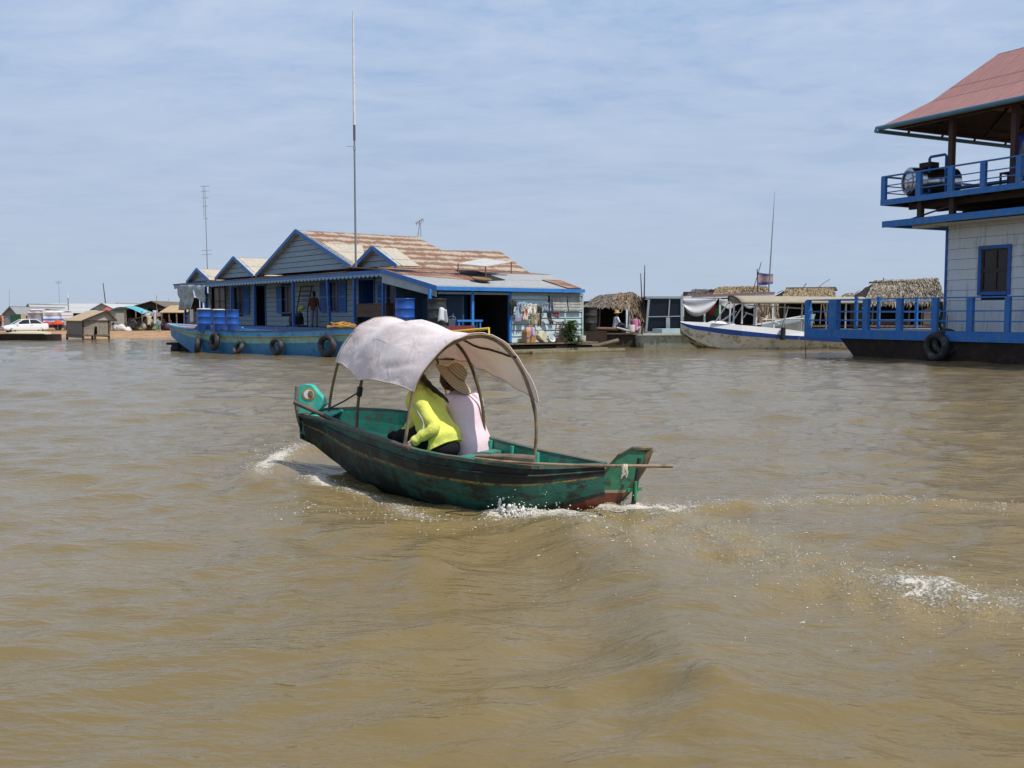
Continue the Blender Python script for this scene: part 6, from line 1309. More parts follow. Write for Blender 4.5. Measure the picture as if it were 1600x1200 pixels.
k=MB(); a=gp(1121,501.5,.3); 
k.hexa([gp(1112,505,.35),gp(1150,507.5,.2),gp(1150,507.5,.2)+Vector((0,1.7,0)),gp(1112,505,.35)+Vector((0,1.4,0))],[gp(1121,501.5,.45),gp(1146,504,.4),gp(1146,504,.4)+Vector((0,1.4,0)),gp(1121,501.5,.45)+Vector((0,1.2,0))]); k.build('fore_cabin',MATS['gloss_white'],e,bevel=.03)
k=MB(); k.tube([gp(1224,512,-.06),gp(1223,531,-.12)],.13,10); k.build('fender',BLACK,e)
KH=mat('khaki_canvas',(.36,.32,.235),.9,.1,3,bump=.2)
k=MB(); F0_,F1_=gp(1141,466,1.15),gp(1345,469,1.15); zb_=gp(1168,473.5,.1).z
def cnp(u,v):
    x=F0_.x+(F1_.x-F0_.x)*u; th=(v-.5)*math.pi*.86; top=F0_.z+.12-.05*u; return Vector((x+.25*abs(math.sin(th))**2*(1-u),1.15+1.22*math.sin(th)/math.sin(math.pi*.43),zb_+(top-zb_)*((math.cos(th)-math.cos(math.pi*.43))/(1-math.cos(math.pi*.43)))))
k.grid(cnp,18,14); cno=k.build('canopy',KH,e,solid=.02)
k=MB(); k.tube([cnp(0,i/14) for i in range(15)],.05,6); k.build('canopy_rim',mat('dark_canvas',(.05,.05,.045),.8),cno)
PO=mat('grey_tube',(.50,.50,.49),.4,.1,4,metal=.3); WP=MATS['gloss_white']
for px,y in ((1140,.3),(1159,.25),(1181,.2),(1209,.2),(1252,.2),(1146,2.0),(1178,2.05),(1225,2.1),(1290,2.1),(1320,.2)):
    k=MB(); b=gp(px,505+max(0,(px-1150)*.12),y); k.tube([b,(b.x+.03,b.y,zb_+.05)],.045,7); k.build('canopy_post',WP if px<1220 else PO,e)
k=MB()
for a,b in (((1117,504,.4),(1140,470,.3)),((1125,503,.5),(1148,487,.5)),((1128,503,1.6),(1150,487,1.6)),((1143,505,.3),(1163,474,.3)),((1148,487,.5),(1150,487,1.6)),((1164,488,.25),(1218,506,.15)),((1161,497,.25),(1168,488,.25)),((1168,477,.2),(1256,482,.2)),((1232,478,.15),(1223,512,.1)),((1190,508,.15),(1190,500,.15)),((1190,500,.15),(1256,498,.15))): k.tube([gp(*a),gp(*b)],.032,6)
k.build('grab_rail',PO,e)
k=MB(); a=SF.wor(gp(1250,527,-.05)); b=atz(1232,549); k.tube([(0,0,0),((b-a)*.5)+Vector((0,0,-.15)),b-a],.018,5); tag(k.build('mooring_rope',MATS['dark_rope'],loc=a),'slack mooring rope slanting from the speedboat stripe into the water','rope')
# second pale hull behind
o=at(1192,507,57.5); e=thing('pale_skiff','pale blue upturned bow of a skiff behind the speedboat rails','boat',(o.x,o.y,0)); X=lambda px:at(px,500,57.5).x-o.x; Z_=lambda py:at(1240,py,57.5).z
k=MB(); P1=[(X(1190),Z_(507)),(X(1225),Z_(500)),(X(1260),Z_(493.5)),(X(1281),Z_(490.5))]
for (xa,za),(xb_,zb2) in zip(P1[:-1],P1[1:]):
    ta,tb=(xa/P1[-1][0])**2,(xb_/P1[-1][0])**2
    for s_ in (0,1):
        f=lambda t,z,d: (0 if s_==0 else 1.8)+(1 if s_==0 else -1)*(t*.85+d)
        q=[(xa,f(ta,za,0),za),(xb_,f(tb,zb2,0),zb2),(xb_-.05,f(tb,0,.05),zb2-.28),(xa,f(ta,0,.05),za-.28)]; k.add(q if s_ else q[::-1],[(0,1,2,3)],0)
        q=[(xa,f(ta,0,.05),za-.28),(xb_-.05,f(tb,0,.05),zb2-.28),(xb_-.35*tb-.1,f(tb,0,.12*(1-tb)),-.2+.35*tb),(xa-.1,f(ta,0,.3*(1-ta)),-.2+.35*ta)]; k.add(q if s_ else q[::-1],[(0,1,2,3)],1)
    k.add([(xa,ta*.85,za-.02),(xb_,tb*.85,zb2-.02),(xb_,1.8-tb*.85,zb2-.02),(xa,1.8-ta*.85,za-.02)],[(0,1,2,3)],2)
k.build('hull',[mat('skiff_blue',(.45,.58,.64),.6,.1,3),mat('skiff_grey',(.25,.25,.25),.7,.2,3),mat('skiff_deck',(.55,.56,.53),.7,.1,3)],e)
# huts behind
hut('low thatched hut behind the covered boat and under the flag',((1122,449),(1198,447.5)),((1116,459),(1204,457.5)),65,63.5,THATCH,508,21,rows=4,per=50,L=.5,posts=(1183,1206))
hut('dark tin roofed hut left of the flag behind the covered boat',((1084,452.5),(1126,453)),((1074,462),(1132,461)),66.5,65,mat('dark_tin',(.11,.095,.09),.8,.2,3),508,23,rows=3,per=30,L=.4)
hB,oB,zB=hut('thatched hut with dark ridge above the khaki speedboat canopy',((1229,451),(1303,450)),((1221,469),(1306,468)),64.5,62.5,THATCH,508,31,rows=8,per=54,L=.5,posts=(1225,1262,1300))
k=MB(); a,b=at(1228,450.5,64.5)-oB,at(1306,449.5,64.5)-oB; k.prism([a,b,b+Vector((0,-.35,-.22)),a+Vector((0,-.35,-.22))],(0,0,.06)); k.build('ridge_cap',mat('black_sheet',(.035,.03,.03),.8,.2,3),hB)
k=MB(); a=at(1276,451,64)-oB; k.tube([a,at(1286,443,64)-oB,at(1297,436,64)-oB],.02,5); k.tube([at(1253,452,64)-oB,at(1260,443,64)-oB],.03,5); k.build('bamboo_stick',BAMB,hB)
hut('weathered dark thatch hut showing between the two pale thatched roofs',((1322,459),(1352,458)),((1314,470),(1356,470)),66.5,65.3,THATCHG,508,41,rows=4,per=26,L=.4)
hC,oC,zC=hut('largest grey thatched hut behind the blue corner railing',((1366,440),(1465,435.5)),((1351,473),(1476,471)),64,61.8,THATCHG,508,51,rows=14,per=74,L=.5,posts=(1363,1420,1440,1474),lift=.10)
k=MB(); T=lambda p:Vector(p)-oC
k.beam(T(at(1358,441.5,63.7)),T(at(1421,440.5,63.7)),.10,.10); k.tube([T(at(1380,438,63.8)),T(at(1381,434,63.8))],.03,5); k.build('ridge_pole',WOODD,hC)
TAN=mat('tan_boards',(.46,.30,.18),.8,.15,3,st=(1,1,6))
k=MB(); k.box(T(at(1443,500,62)).x,T(at(1473,500,62)).x,.2,.26,at(1440,507,62).z,at(1440,486,62).z); k.build('front_boards',TAN,hC)
k=MB(); k.prism([T(at(1440,486,61.9)),T(at(1474,484,61.9)),T(at(1474,473,61.9)),T(at(1458,475,61.9))],(0,.05,0)); k.build('leaf_wall',THATCHG,hC)
k=MB(); k.box(T(at(1366,500,62)).x,T(at(1425,500,62)).x,.4,.46,at(1440,507,62).z,at(1440,499,62).z); k.build('low_boards',mat('red_brown_boards',(.16,.07,.045),.8,.2,3),hC)
# loose thatch wall, poles and stored sticks under the canopy
for i,px in enumerate((1187,1196,1214,1262,1272,1281,1291)):
    k=MB(); k.tube([(0,0,0),(R.uniform(-.3,.3),.2,1.7)],.035,6); tag(k.build('bamboo_pole',BAMB,loc=at(px,506,61.3)),'bamboo pole leaning among the sticks behind the speedboat canopy','pole','bamboo poles behind the speedboat')
a=at(1181,472,61.8); k=MB(); thatch(k,Vector((0,0,0)),at(1216,474,61.8)-a,at(1216,505,61.6)-a,at(1181,505,61.6)-a,4,16,.9,.13,seed=77,lift=.16); tag(k.build('leaf_screen',mat('pale_leaf',(.40,.30,.21),.9,.3,4,rand=.5),loc=a),'screen of dry palm leaves behind the speedboat windshield rails','screen')
# flag and masts
FL=bpy.data.materials.new('faded_flag'); FL.use_nodes=True; t=FL.node_tree; b=t.nodes['Principled BSDF']; b.inputs['Roughness'].default_value=.9; uvn=N(t,'ShaderNodeUVMap'); s2=N(t,'ShaderNodeSeparateXYZ'); t.links.new(uvn.outputs[0],s2.inputs[0])
c=ramp(t,s2.outputs[1],[(0,(.10,.13,.30)),(.17,(.16,.17,.32)),(.24,(.42,.25,.24)),(.72,(.45,.29,.27)),(.80,(.09,.12,.33)),(1,(.08,.11,.32))])
dx=mth(t,'MULTIPLY',mth(t,'SUBTRACT',s2.outputs[0],.5),2.2); dy=mth(t,'SUBTRACT',s2.outputs[1],.48); rr=mth(t,'ADD',mth(t,'MULTIPLY',dx,dx),mth(t,'MULTIPLY',mth(t,'MULTIPLY',dy,dy),9)); c=mixc(t,ramp(t,rr,[(.25,(.8,.8,.8)),(.5,(0,0,0))]),c,(.55,.45,.42)); t.links.new(c,b.inputs['Base Color'])
a=at(1183.5,425,62.5); e=thing('flag','faded blue and salmon flag flying on a thin pole above the thatch','flag',(a.x,a.y,at(1183,457,62.5).z)); bz_=e.location.z
k=MB(); k.tube([(0.05,0,0),(-.02,0,at(1183,420,62.5).z-bz_)],.03,6); k.tube([(-.30,0,0),(.02,0,at(1183,430,62.5).z-bz_),(.22,0,at(1187,410,62.5).z-bz_)],.022,6); k.build('flag_pole',WOODD,e)
k=MB(); k.grid(lambda u,v: Vector((u*1.0,.10*math.sin(u*7),a.z-bz_-.04*math.sin(u*3)-.12*u*(1-v)-v*.82*(1-.12*u))),16,10,uvs=(1,1)); k.build('flag_cloth',FL,e)
mast('thin_mast',1201,457,1210.5,300,62,'tall thin whip mast beside the faded flag',.045,.008,m=MATS['mast_grey'])
mast('bamboo_mast',1003,470,1001,427,57.5,'shorter of two bamboo masts beside the dark thatch hut',.035,.02,m=WOODD)
mast('bamboo_mast',1006.5,470,1007.5,414,57.6,'taller of two bamboo masts beside the dark thatch hut',.04,.02,m=WOODD)
# ================================================================ left shore
def land():
    xs=np.concatenate([np.linspace(-400,-62,24),np.linspace(-60,-6,110)]); ys=np.concatenate([np.linspace(76,100,60),np.geomspace(101,4000,40)]); V=[];Fc=[]
    for y in ys:
        for x in xs:
            edge=78.2+.8*mnoise.noise(Vector((x*.12,0,0)))+.3*mnoise.noise(Vector((x*.6,3,0))); d=y-edge; z=-.35+.35*min(1,(d+2.2)/2.2) if d<0 else min(.28,.09*d)+.012*max(0,min(d-4,40))
            z+=.05*mnoise.noise(Vector((x*.5,y*.5,0)))*(1 if d>0 else .3); z-=max(0,(x+12)*.25); V.append((x,y,z))
    nx=len(xs)
    for j in range(len(ys)-1):
        for i in range(nx-1): Fc.append((j*nx+i,j*nx+i+1,(j+1)*nx+i+1,(j+1)*nx+i))
    k=MB(); k.add(V,Fc,0,sm=True); return tag(k.build('ground',mat('orange_earth',(.40,.235,.12),.95,.25,.8,wear=(.28,.20,.13),wamt=.35,wscale=1.2,bump=.4,bscale=6)),kind='structure')
land()
def shed(label,px0,px1,apx,pyr,pye,pyb,Y,dep,rm,wm,ridge='y',name='market_shed',cat='shed',over=.3,open_=False,posts=0):
    x0,x1,xa=at(px0,pye,Y).x,at(px1,pye,Y).x,at(apx,pye,Y).x; zr,ze,zb=at(apx,pyr,Y).z,at(px0,pye,Y).z,at(px0,pyb,Y).z; e=thing(name,label,cat,(xa,Y,zb)); x0-=xa;x1-=xa; zr-=zb;ze-=zb
    k=MB()
    if ridge=='y':
        roofquad(k,[(0,-over,zr),(0,dep,zr),(x1,dep,ze),(x1,-over,ze)],0,.06); roofquad(k,[(0,-over,zr),(0,dep,zr),(x0,dep,ze),(x0,-over,ze)],0,.06); k.build('roof',rm,e)
        k=MB(); k.prism([(x0+.1,0,ze-.02),(x1-.1,0,ze-.02),(0,0,zr-.1)],(0,.06,0)); k.build('gable_wall',wm,e)
        k=MB(); 
        if not open_: k.box(x0+.15,x1-.15,.0,.08,-.2,ze-.05)
        k.box(x0+.15,x0+.22,.1,dep-.1,-.2,ze-.05); k.box(x1-.22,x1-.15,.1,dep-.1,-.2,ze-.05); k.box(x0+.2,x1-.2,dep*.6,dep*.6+.1,-.2,ze); k.build('wall',wm,e)
    else:
        roofquad(k,[(x0,dep*.5,zr),(x1,dep*.5,zr),(x1,-over,ze),(x0,-over,ze)],0,.06); roofquad(k,[(x0,dep*.5,zr),(x1,dep*.5,zr),(x1,dep+over,ze),(x0,dep+over,ze)],0,.06); k.build('roof',rm,e)
        k=MB(); 
        if not open_: k.box(x0+.2,x1-.2,0,.08,-.2,ze-.05)
        k.box(x0+.2,x1-.2,dep*.45,dep*.45+.08,-.2,ze+.05); k.box(x0+.2,x0+.27,.1,dep-.1,-.2,ze-.05); k.box(x1-.27,x1-.2,.1,dep-.1,-.2,ze-.05)
        for xx in (x0+.2,x1-.27): k.prism([(xx,.1,ze-.06),(xx,dep-.1,ze-.06),(xx,dep*.5,zr-.1)],(.06,0,0))
        k.build('wall',wm,e)
    for i in range(posts): k=MB(); x=x0+.2+(x1-x0-.4)*i/max(1,posts-1); k.tube([(x,-over+.1,-.2),(x,-over+.1,ze)],.07,6); k.build('post',WOOD,e)
    return e
ZINC=roofmat('pale_zinc',(.56,.57,.56),(.38,.33,.28),3.0,-.35,stripe=.3); ZINC2=roofmat('grey_zinc',(.33,.345,.35),(.27,.24,.21),2.2,-.35,stripe=.3)
GW=mat('grey_sheet_wall',(.22,.23,.25),.8,.15,2); BRW=mat('brown_wall',(.13,.09,.07),.8,.3,2); DKW=mat('dark_stall',(.035,.028,.026),.9,.3,2)
PALEW=mat('pale_board_wall',(.36,.36,.33),.8,.15,2)
shed('grey tent shaped shed at the far left behind the white car',3,30,17.5,478.5,493,514,99,12,ZINC2,GW)
shed('low grey roofed shed between the tent shaped shed and the long zinc shed',26,52,40,476,492,514,112,10,ZINC2,GW,'x')
shed('long market shed with pale zinc roof behind the striped tarpaulin',43,168,100,473,487.5,514,110,11,ZINC,DKW,'x',open_=True,posts=9)
shed('dark gabled end shed in front of the long zinc roof',34.5,54,46,474.5,488,514,105,9,ZINC,BRW)
shed('second pale zinc roof stretching behind the woven floating shack',78,142,110,480,489,514,101,8,ZINC,DKW,'x',open_=True,posts=6)
shed('pale gabled zinc shed directly above the woven floating shack',141,184,160.5,473.5,484.5,514,103,10,ZINC,PALEW)
shed('small gabled shed with dark opening right of the pale gabled shed',170,196,184,473,483,514,112,10,ZINC2,PALEW)
shed('wide dark thatched market hall behind the teal tarpaulin',193,267,238,470,482.5,514,99,9,mat('olive_thatch_sheet',(.15,.13,.095),.9,.3,1.5,bump=.6,bscale=8),DKW,open_=True,posts=5)
shed('tan roofed stall right of the market hall beside the blue house',250,292,272,476.5,488,514,93,6,mat('tan_sheet_roof',(.45,.32,.19),.9,.2,1.5),DKW,'x',open_=True,posts=4)
shed('low brown awning stall behind the hanging cloths',222,262,242,488.5,494,514,94,4,mat('brown_awning',(.20,.145,.115),.9,.2,2),DKW,'x',open_=True,posts=4)
k=MB(); x0,x1=at(17,500,96).x,at(34,500,96).x; k.box(0,x1-x0,0,.08,at(20,512,96).z,at(20,491,96).z)
for i in range(6): k.box((x1-x0)*i/5-.04,(x1-x0)*i/5+.04,-.05,0,at(20,512,96).z,at(20,490.5,96).z)
tag(k.build('green_fence',mat('green_sheet',(.03,.11,.07),.8,.2,2),loc=(x0,96,0)),'dark green sheet fence below the grey tent shaped shed','fence')
e=thing('notice_board','small plain yellow board on a post left of the striped tarpaulin','sign',(at(36.7,500,94).x,94,at(36,514,94).z)); k=MB(); k.box(-.22,.22,-.03,.03,at(36,499,94).z-e.location.z,at(36,490.5,94).z-e.location.z); k.build('board',mat('cream_yellow',(.60,.50,.28),.7,.1,3),e); k=MB(); k.tube([(0,.05,-.2),(0,.05,1.2)],.04,6); k.build('post',WOOD,e)
# striped covered truck
def stripes(name,st):
    m=bpy.data.materials.new(name); m.use_nodes=True; t=m.node_tree; b=t.nodes['Principled BSDF']; b.inputs['Roughness'].default_value=.7; tc=N(t,'ShaderNodeTexCoord'); s=N(t,'ShaderNodeSeparateXYZ'); t.links.new(tc.outputs['Generated'],s.inputs[0]); t.links.new(ramp(t,s.outputs[2],st,'CONSTANT'),b.inputs['Base Color']); return m
Y=91; zb=at(70,516,Y).z; e=thing('covered_truck','parked truck covered by a grey and white tarpaulin with blue and red bands','truck',(at(42,515,Y).x,Y,zb)); gx=lambda px:at(px,500,Y).x-e.location.x; gz=lambda py:at(70,py,Y).z-zb
def tarpbox(x0,x1,y0,y1,z0,z1,nm,m):
    k=MB(); k.grid(lambda u,v: Vector((x0+(x1-x0)*u,y0+.06*math.sin(u*9)-.05*math.sin(v*7),z0+(z1-z0)*v)),14,8); k.grid(lambda u,v: Vector((x0+(x1-x0)*u,y0+(y1-y0)*v,z1+.10*math.sin(math.pi*v))),10,6); k.grid(lambda u,v: Vector((x0,y0+(y1-y0)*u,z0+(z1-z0)*v)),4,4); k.grid(lambda u,v: Vector((x1,y0+(y1-y0)*u,z0+(z1-z0)*v)),4,4); return k.build(nm,m,e)
tarpbox(gx(43),gx(68),0,2.3,gz(507),gz(489),'grey_cover',stripes('grey_cover_bands',[(0,(.16,.20,.26)),(.22,(.30,.31,.34)),(.55,(.24,.25,.28)),(.62,(.38,.39,.41))]))
tarpbox(gx(68.2),gx(97),-.1,2.3,gz(507.5),gz(488),'striped_cover',stripes('white_cover_bands',[(0,(.55,.10,.08)),(.20,(.70,.66,.66)),(.30,(.06,.17,.48)),(.46,(.76,.76,.78)),(.64,(.32,.40,.50)),(.70,(.78,.78,.80))]))
tarpbox(gx(44),gx(66),.1,2.2,gz(489.5),gz(484.5),'white_bundle',mat('pinkish_white',(.62,.56,.56),.8,.15,2))
k=MB(); k.box(gx(43),gx(97),.1,2.2,gz(512),gz(507.5)); k.build('truck_bed',mat('truck_bed_grey',(.07,.08,.09),.6,.2,3),e)
for px in (50,90):
    for y in (.1,1.9): k=MB(); k.torus((gx(px),y,.42),(0,1,0),.30,.13,18,8); k.lathe([(.01,-.05),(.2,-.05),(.2,.05),(.01,.05)],12,(gx(px),y,.42),(0,1,0)); k.build('wheel',BLACK,e)
# market umbrellas and tarps
def umbrella(px,pyt,pye,pyb,Y,rpx,m,label):
    zb=at(px,pyb,Y).z; x=at(px,500,Y).x; e=thing('market_umbrella',label,'umbrella',(x,Y,zb)); zt,ze=at(px,pyt,Y).z-zb,at(px,pye,Y).z-zb; r_=rpx/FPX*Y; k=MB()
    k.lathe([(r_,ze),(r_*.7,ze+(zt-ze)*.5),(r_*.3,ze+(zt-ze)*.88),(.01,zt)],10,sm=False); k.build('canopy',m,e,solid=.02); k=MB(); k.tube([(0,0,-.1),(0,0,zt)],.03,6); k.build('pole',STEEL,e)
umbrella(90,499.5,506,516,88.5,7.5,cloth('orange_red_cloth',(.58,.09,.035)),'orange red market umbrella in front of the striped tarpaulin')
umbrella(73.5,502,507,516,88.6,8.5,cloth('deep_red_cloth',(.50,.05,.055)),'deep red market umbrella left of the orange one')
umbrella(168,480.5,485,516,97,8,cloth('faded_red_cloth',(.46,.10,.09)),'faded red umbrella rising behind the woven shack gable')
Y=90; a=at(173,487.5,Y); e=thing('market_canopy','teal and pale blue tarpaulin canopy arched over the market stall','canopy',(a.x,Y,at(200,515,Y).z)); W_=at(226,488,Y).x-a.x; zb=e.location.z; z0_=a.z-zb; zt_=at(200,479.5,Y).z-zb
k=MB(); k.grid(lambda u,v: Vector((W_*u,-.6+3.2*v,z0_-.05*u*3+(zt_-z0_)*(math.sin(math.pi*(u**.85))**.9)+.05*math.sin(v*9+u*4)+.12*math.sin(math.pi*v))),20,8); k.build('cover',mat('teal_tarp',(.10,.38,.47),.6,.12,1.2,wear=(.48,.42,.52),wamt=.28,wscale=.7),e,solid=.02)
for x in (.1,W_*.5,W_-.1): k=MB(); k.tube([(x,-.4,-.2),(x,-.4,z0_+.1+(.4 if x>1 and x<W_-.5 else 0))],.05,6); k.build('post',WOOD,e)
# hanging cloths and pole
for px,p0,p1,w_,m,l in ((229.5,488.5,493.5,.30,'bright_white_cloth','small bright white cloth hanging under the market awning'),(232.5,494,508,.22,'cream_cloth_hang','long cream cloth hanging below the small white one'),(242,485,507,.20,'pale_lilac_cloth','long pale lilac cloth hanging on the thin market pole')):
    m=cloth(m,{'bright_white_cloth':(.8,.8,.8),'cream_cloth_hang':(.62,.57,.38),'pale_lilac_cloth':(.60,.60,.68)}[m]); a=at(px,p0,90.5); h=a.z-at(px,p1,90.5).z; k=MB(); k.grid(lambda u,v: Vector(((u-.5)*2*w_*(1-.3*v),.05*math.sin(u*8+v*3),-h*v)),6,8); tag(k.build('hanging_cloth',m,solid=.012,loc=a),l,'cloth')
mast('market_pole',245,512,244.5,461,90.5,'thin bamboo pole standing beside the teal shirted person',.03,.02,m=BAMB)
mast('antenna_mast',15,482,14.3,453,104,'faint thin mast over the grey tent shaped shed',.025,.015)
mast('white_tipped_mast',107,487,106,457,103,'dark mast with white tip over the long zinc shed',.05,.035,lambda e,d:(lambda k:(k.tube([d*.72,d*1.0],.05,6),k.build('white_tip',WHITE,e)))(MB()),m=MATS['mast_dark'])
mast('leaning_pole',165,475,161,442,108,'tall slightly leaning dark pole above the pale gabled shed',.06,.04,m=WOODD)
def small_ant(e,d):
    k=MB(); [k.tube([d*t+Vector((-.35,0,0)),d*t+Vector((.35,0,.06))],.02,5) for t in (.9,.95,1.0)]; k.build('element',STEEL,e)
mast('antenna_mast',93,474,91.5,440,112,'small television antenna mast over the middle of the long zinc roof',.03,.02,small_ant)
mast('antenna_mast',263,478,263.5,466,96,'very short thin pole on the tan roofed stall',.025,.015)
# stall goods
k=MB(); rs=random.Random(4)
def lump(px,py,Y,r,m,label,cat,name,group=None,seed=0,jit=.35):
    k=MB(); k.ball((0,0,0),r,12,9,jit=jit,seed=seed); c=at(px,py,Y); tag(k.build(name,m,loc=(c.x,c.y,c.z+r[2]*.6)),label,cat,group)
SACK=mat('white_sack',(.66,.64,.60),.85,.1,3,bump=.3)
for i,(px,py,r) in enumerate(((186,517,(.45,.35,.30)),(191,516.5,(.5,.4,.38)),(196,517.5,(.5,.35,.28)),(199,517.5,(.35,.3,.22)),(184,513,(.4,.35,.3)),(189,512,(.35,.3,.22)))): lump(px,py,90-.1*i+.6*(i>3),r,SACK,'white sack in the heap on the bank below the teal canopy','sack','rice_sack','white sacks heaped on the bank',i)
for i,(px,py,r,col,l) in enumerate(((204,512,(.6,.4,.55),(.10,.09,.11),'dark grey cargo heap behind the white sacks'),(209,508,(.4,.3,.45),(.40,.36,.18),'yellowish leafy goods on the stall table'),(222,514,(.7,.4,.4),(.22,.14,.09),'brown goods heap in front of the stall table'),(232,516,(.6,.4,.35),(.16,.11,.08),'dark brown goods heap below the cream cloth'),(260,516.5,(.75,.5,.55),(.085,.03,.045),'maroon bundle on the bank beside the blue boat bow'),(214,516,(.4,.3,.25),(.28,.12,.08),'reddish small bundle left of the brown goods heap'))):
    lump(px,py,90.2+.3*i,tuple(q*.72 for q in r),mat('goods_%s'%('abcdef'[i]),col,.9,.3,4),l,'goods','goods_heap',None,i+20,.6)
GC=[(.42,.36,.10),(.12,.20,.08),(.40,.12,.08),(.5,.46,.4),(.10,.12,.25),(.22,.15,.09),(.06,.06,.06),(.30,.26,.22)]
for i in range(34):
    px=rs.uniform(201,246); py=rs.uniform(507,517.5) if i%3 else rs.uniform(500,507); q=rs.uniform(.12,.26); lump(px,py,91.6-.25*(py-507)*.5+rs.uniform(-.3,.3),(q*1.3,q,q*rs.uniform(.7,1.3)),mat('wares_%s'%('abcdefgh'[i%8]),GC[i%8],.8,.3,4),'one of the small mixed wares piled on and around the market stall','goods','stall_goods','small wares piled at the market stall',i+50,.5)
e=thing('stall_table','long dark stall table under the brown awning','table',(at(221,513,91).x,91,at(221,516,91).z)); k=MB(); k.box(-1.0,1.2,-.4,.4,.52,.58); k.build('table_top',WOOD,e)
for x in (-.9,1.1):
    for y in (-.3,.3): k=MB(); k.box(x-.04,x+.04,y-.04,y+.04,-.1,.52); k.build('leg',WOODD,e)
k=MB(); c=at(209,502,92); k.box(-.30,.30,-.2,.2,-.30,.32)
for z in (-.1,.1): k.box(-.32,.32,-.22,-.2,z-.03,z+.03)
tag(k.build('wooden_crate',mat('red_crate',(.24,.10,.075),.8,.2,4),loc=c),'reddish brown crate stacked behind the yellowish goods','crate')
k=MB(); c=at(221,497,91.5); k.hexa([(-.7,-.2,-.12),(.7,-.2,.2),(.7,.2,.2),(-.7,.2,-.12)],[(-.7,-.2,-.06),(.7,-.2,.26),(.7,.2,.26),(-.7,.2,-.06)]); tag(k.build('plank',mat('tan_plank',(.36,.28,.17),.8),loc=c),'pale tan plank leaning over the stall goods','plank')
# people on the bank
gz_=lambda px,py,Y: tuple(at(px,py,Y))
figure(gz_(171.8,517,90.5),.86,-1.4,cloth('blue_white_top',(.55,.60,.74)),cloth('pale_blue_low',(.34,.42,.60)),'person in pale blue standing at the right corner of the woven shack')
figure(gz_(177.5,516.5,91.5),.84,2.0,cloth('navy_top',(.05,.07,.15)),cloth('mid_blue_low',(.12,.18,.34)),'person in navy standing between the pale blue person and the sacks')
figure(gz_(248.5,519,87.5),1.22,-1.8,cloth('teal_shirt',(.22,.36,.38)),cloth('sage_trousers',(.22,.31,.28)),'person in teal standing on the bank left of the maroon bundle',long=True)
figure(gz_(256.5,517,91),1.05,-1.2,cloth('black_top',(.03,.03,.035)),cloth('black_low',(.03,.03,.04)),'person in black standing behind the teal shirted person')
figure(gz_(266,515,91.6),1.0,-2.0,cloth('brown_top',(.16,.10,.08)),cloth('dark_low',(.05,.05,.06)),'person in brown standing behind the maroon bundle under the tan roof')
figure(gz_(238.5,515,92.4),1.0,-1.5,cloth('blue_top',(.06,.09,.22)),cloth('dark_low2',(.03,.03,.04)),'person in dark blue among the hanging cloths at the stall')
figure(gz_(101.5,517,88),1.0,2.6,cloth('grey_top',(.36,.36,.37)),cloth('grey_low',(.14,.13,.14)),'person in grey standing between the striped truck and the woven shack',hat=STRAWP)
figure(gz_(1.5,514,84),1.2,0,cloth('dark_red_top',(.22,.05,.05)),cloth('dark_low3',(.03,.03,.05)),'person in dark red at the left photo edge behind the white car',hat=STRAWP)
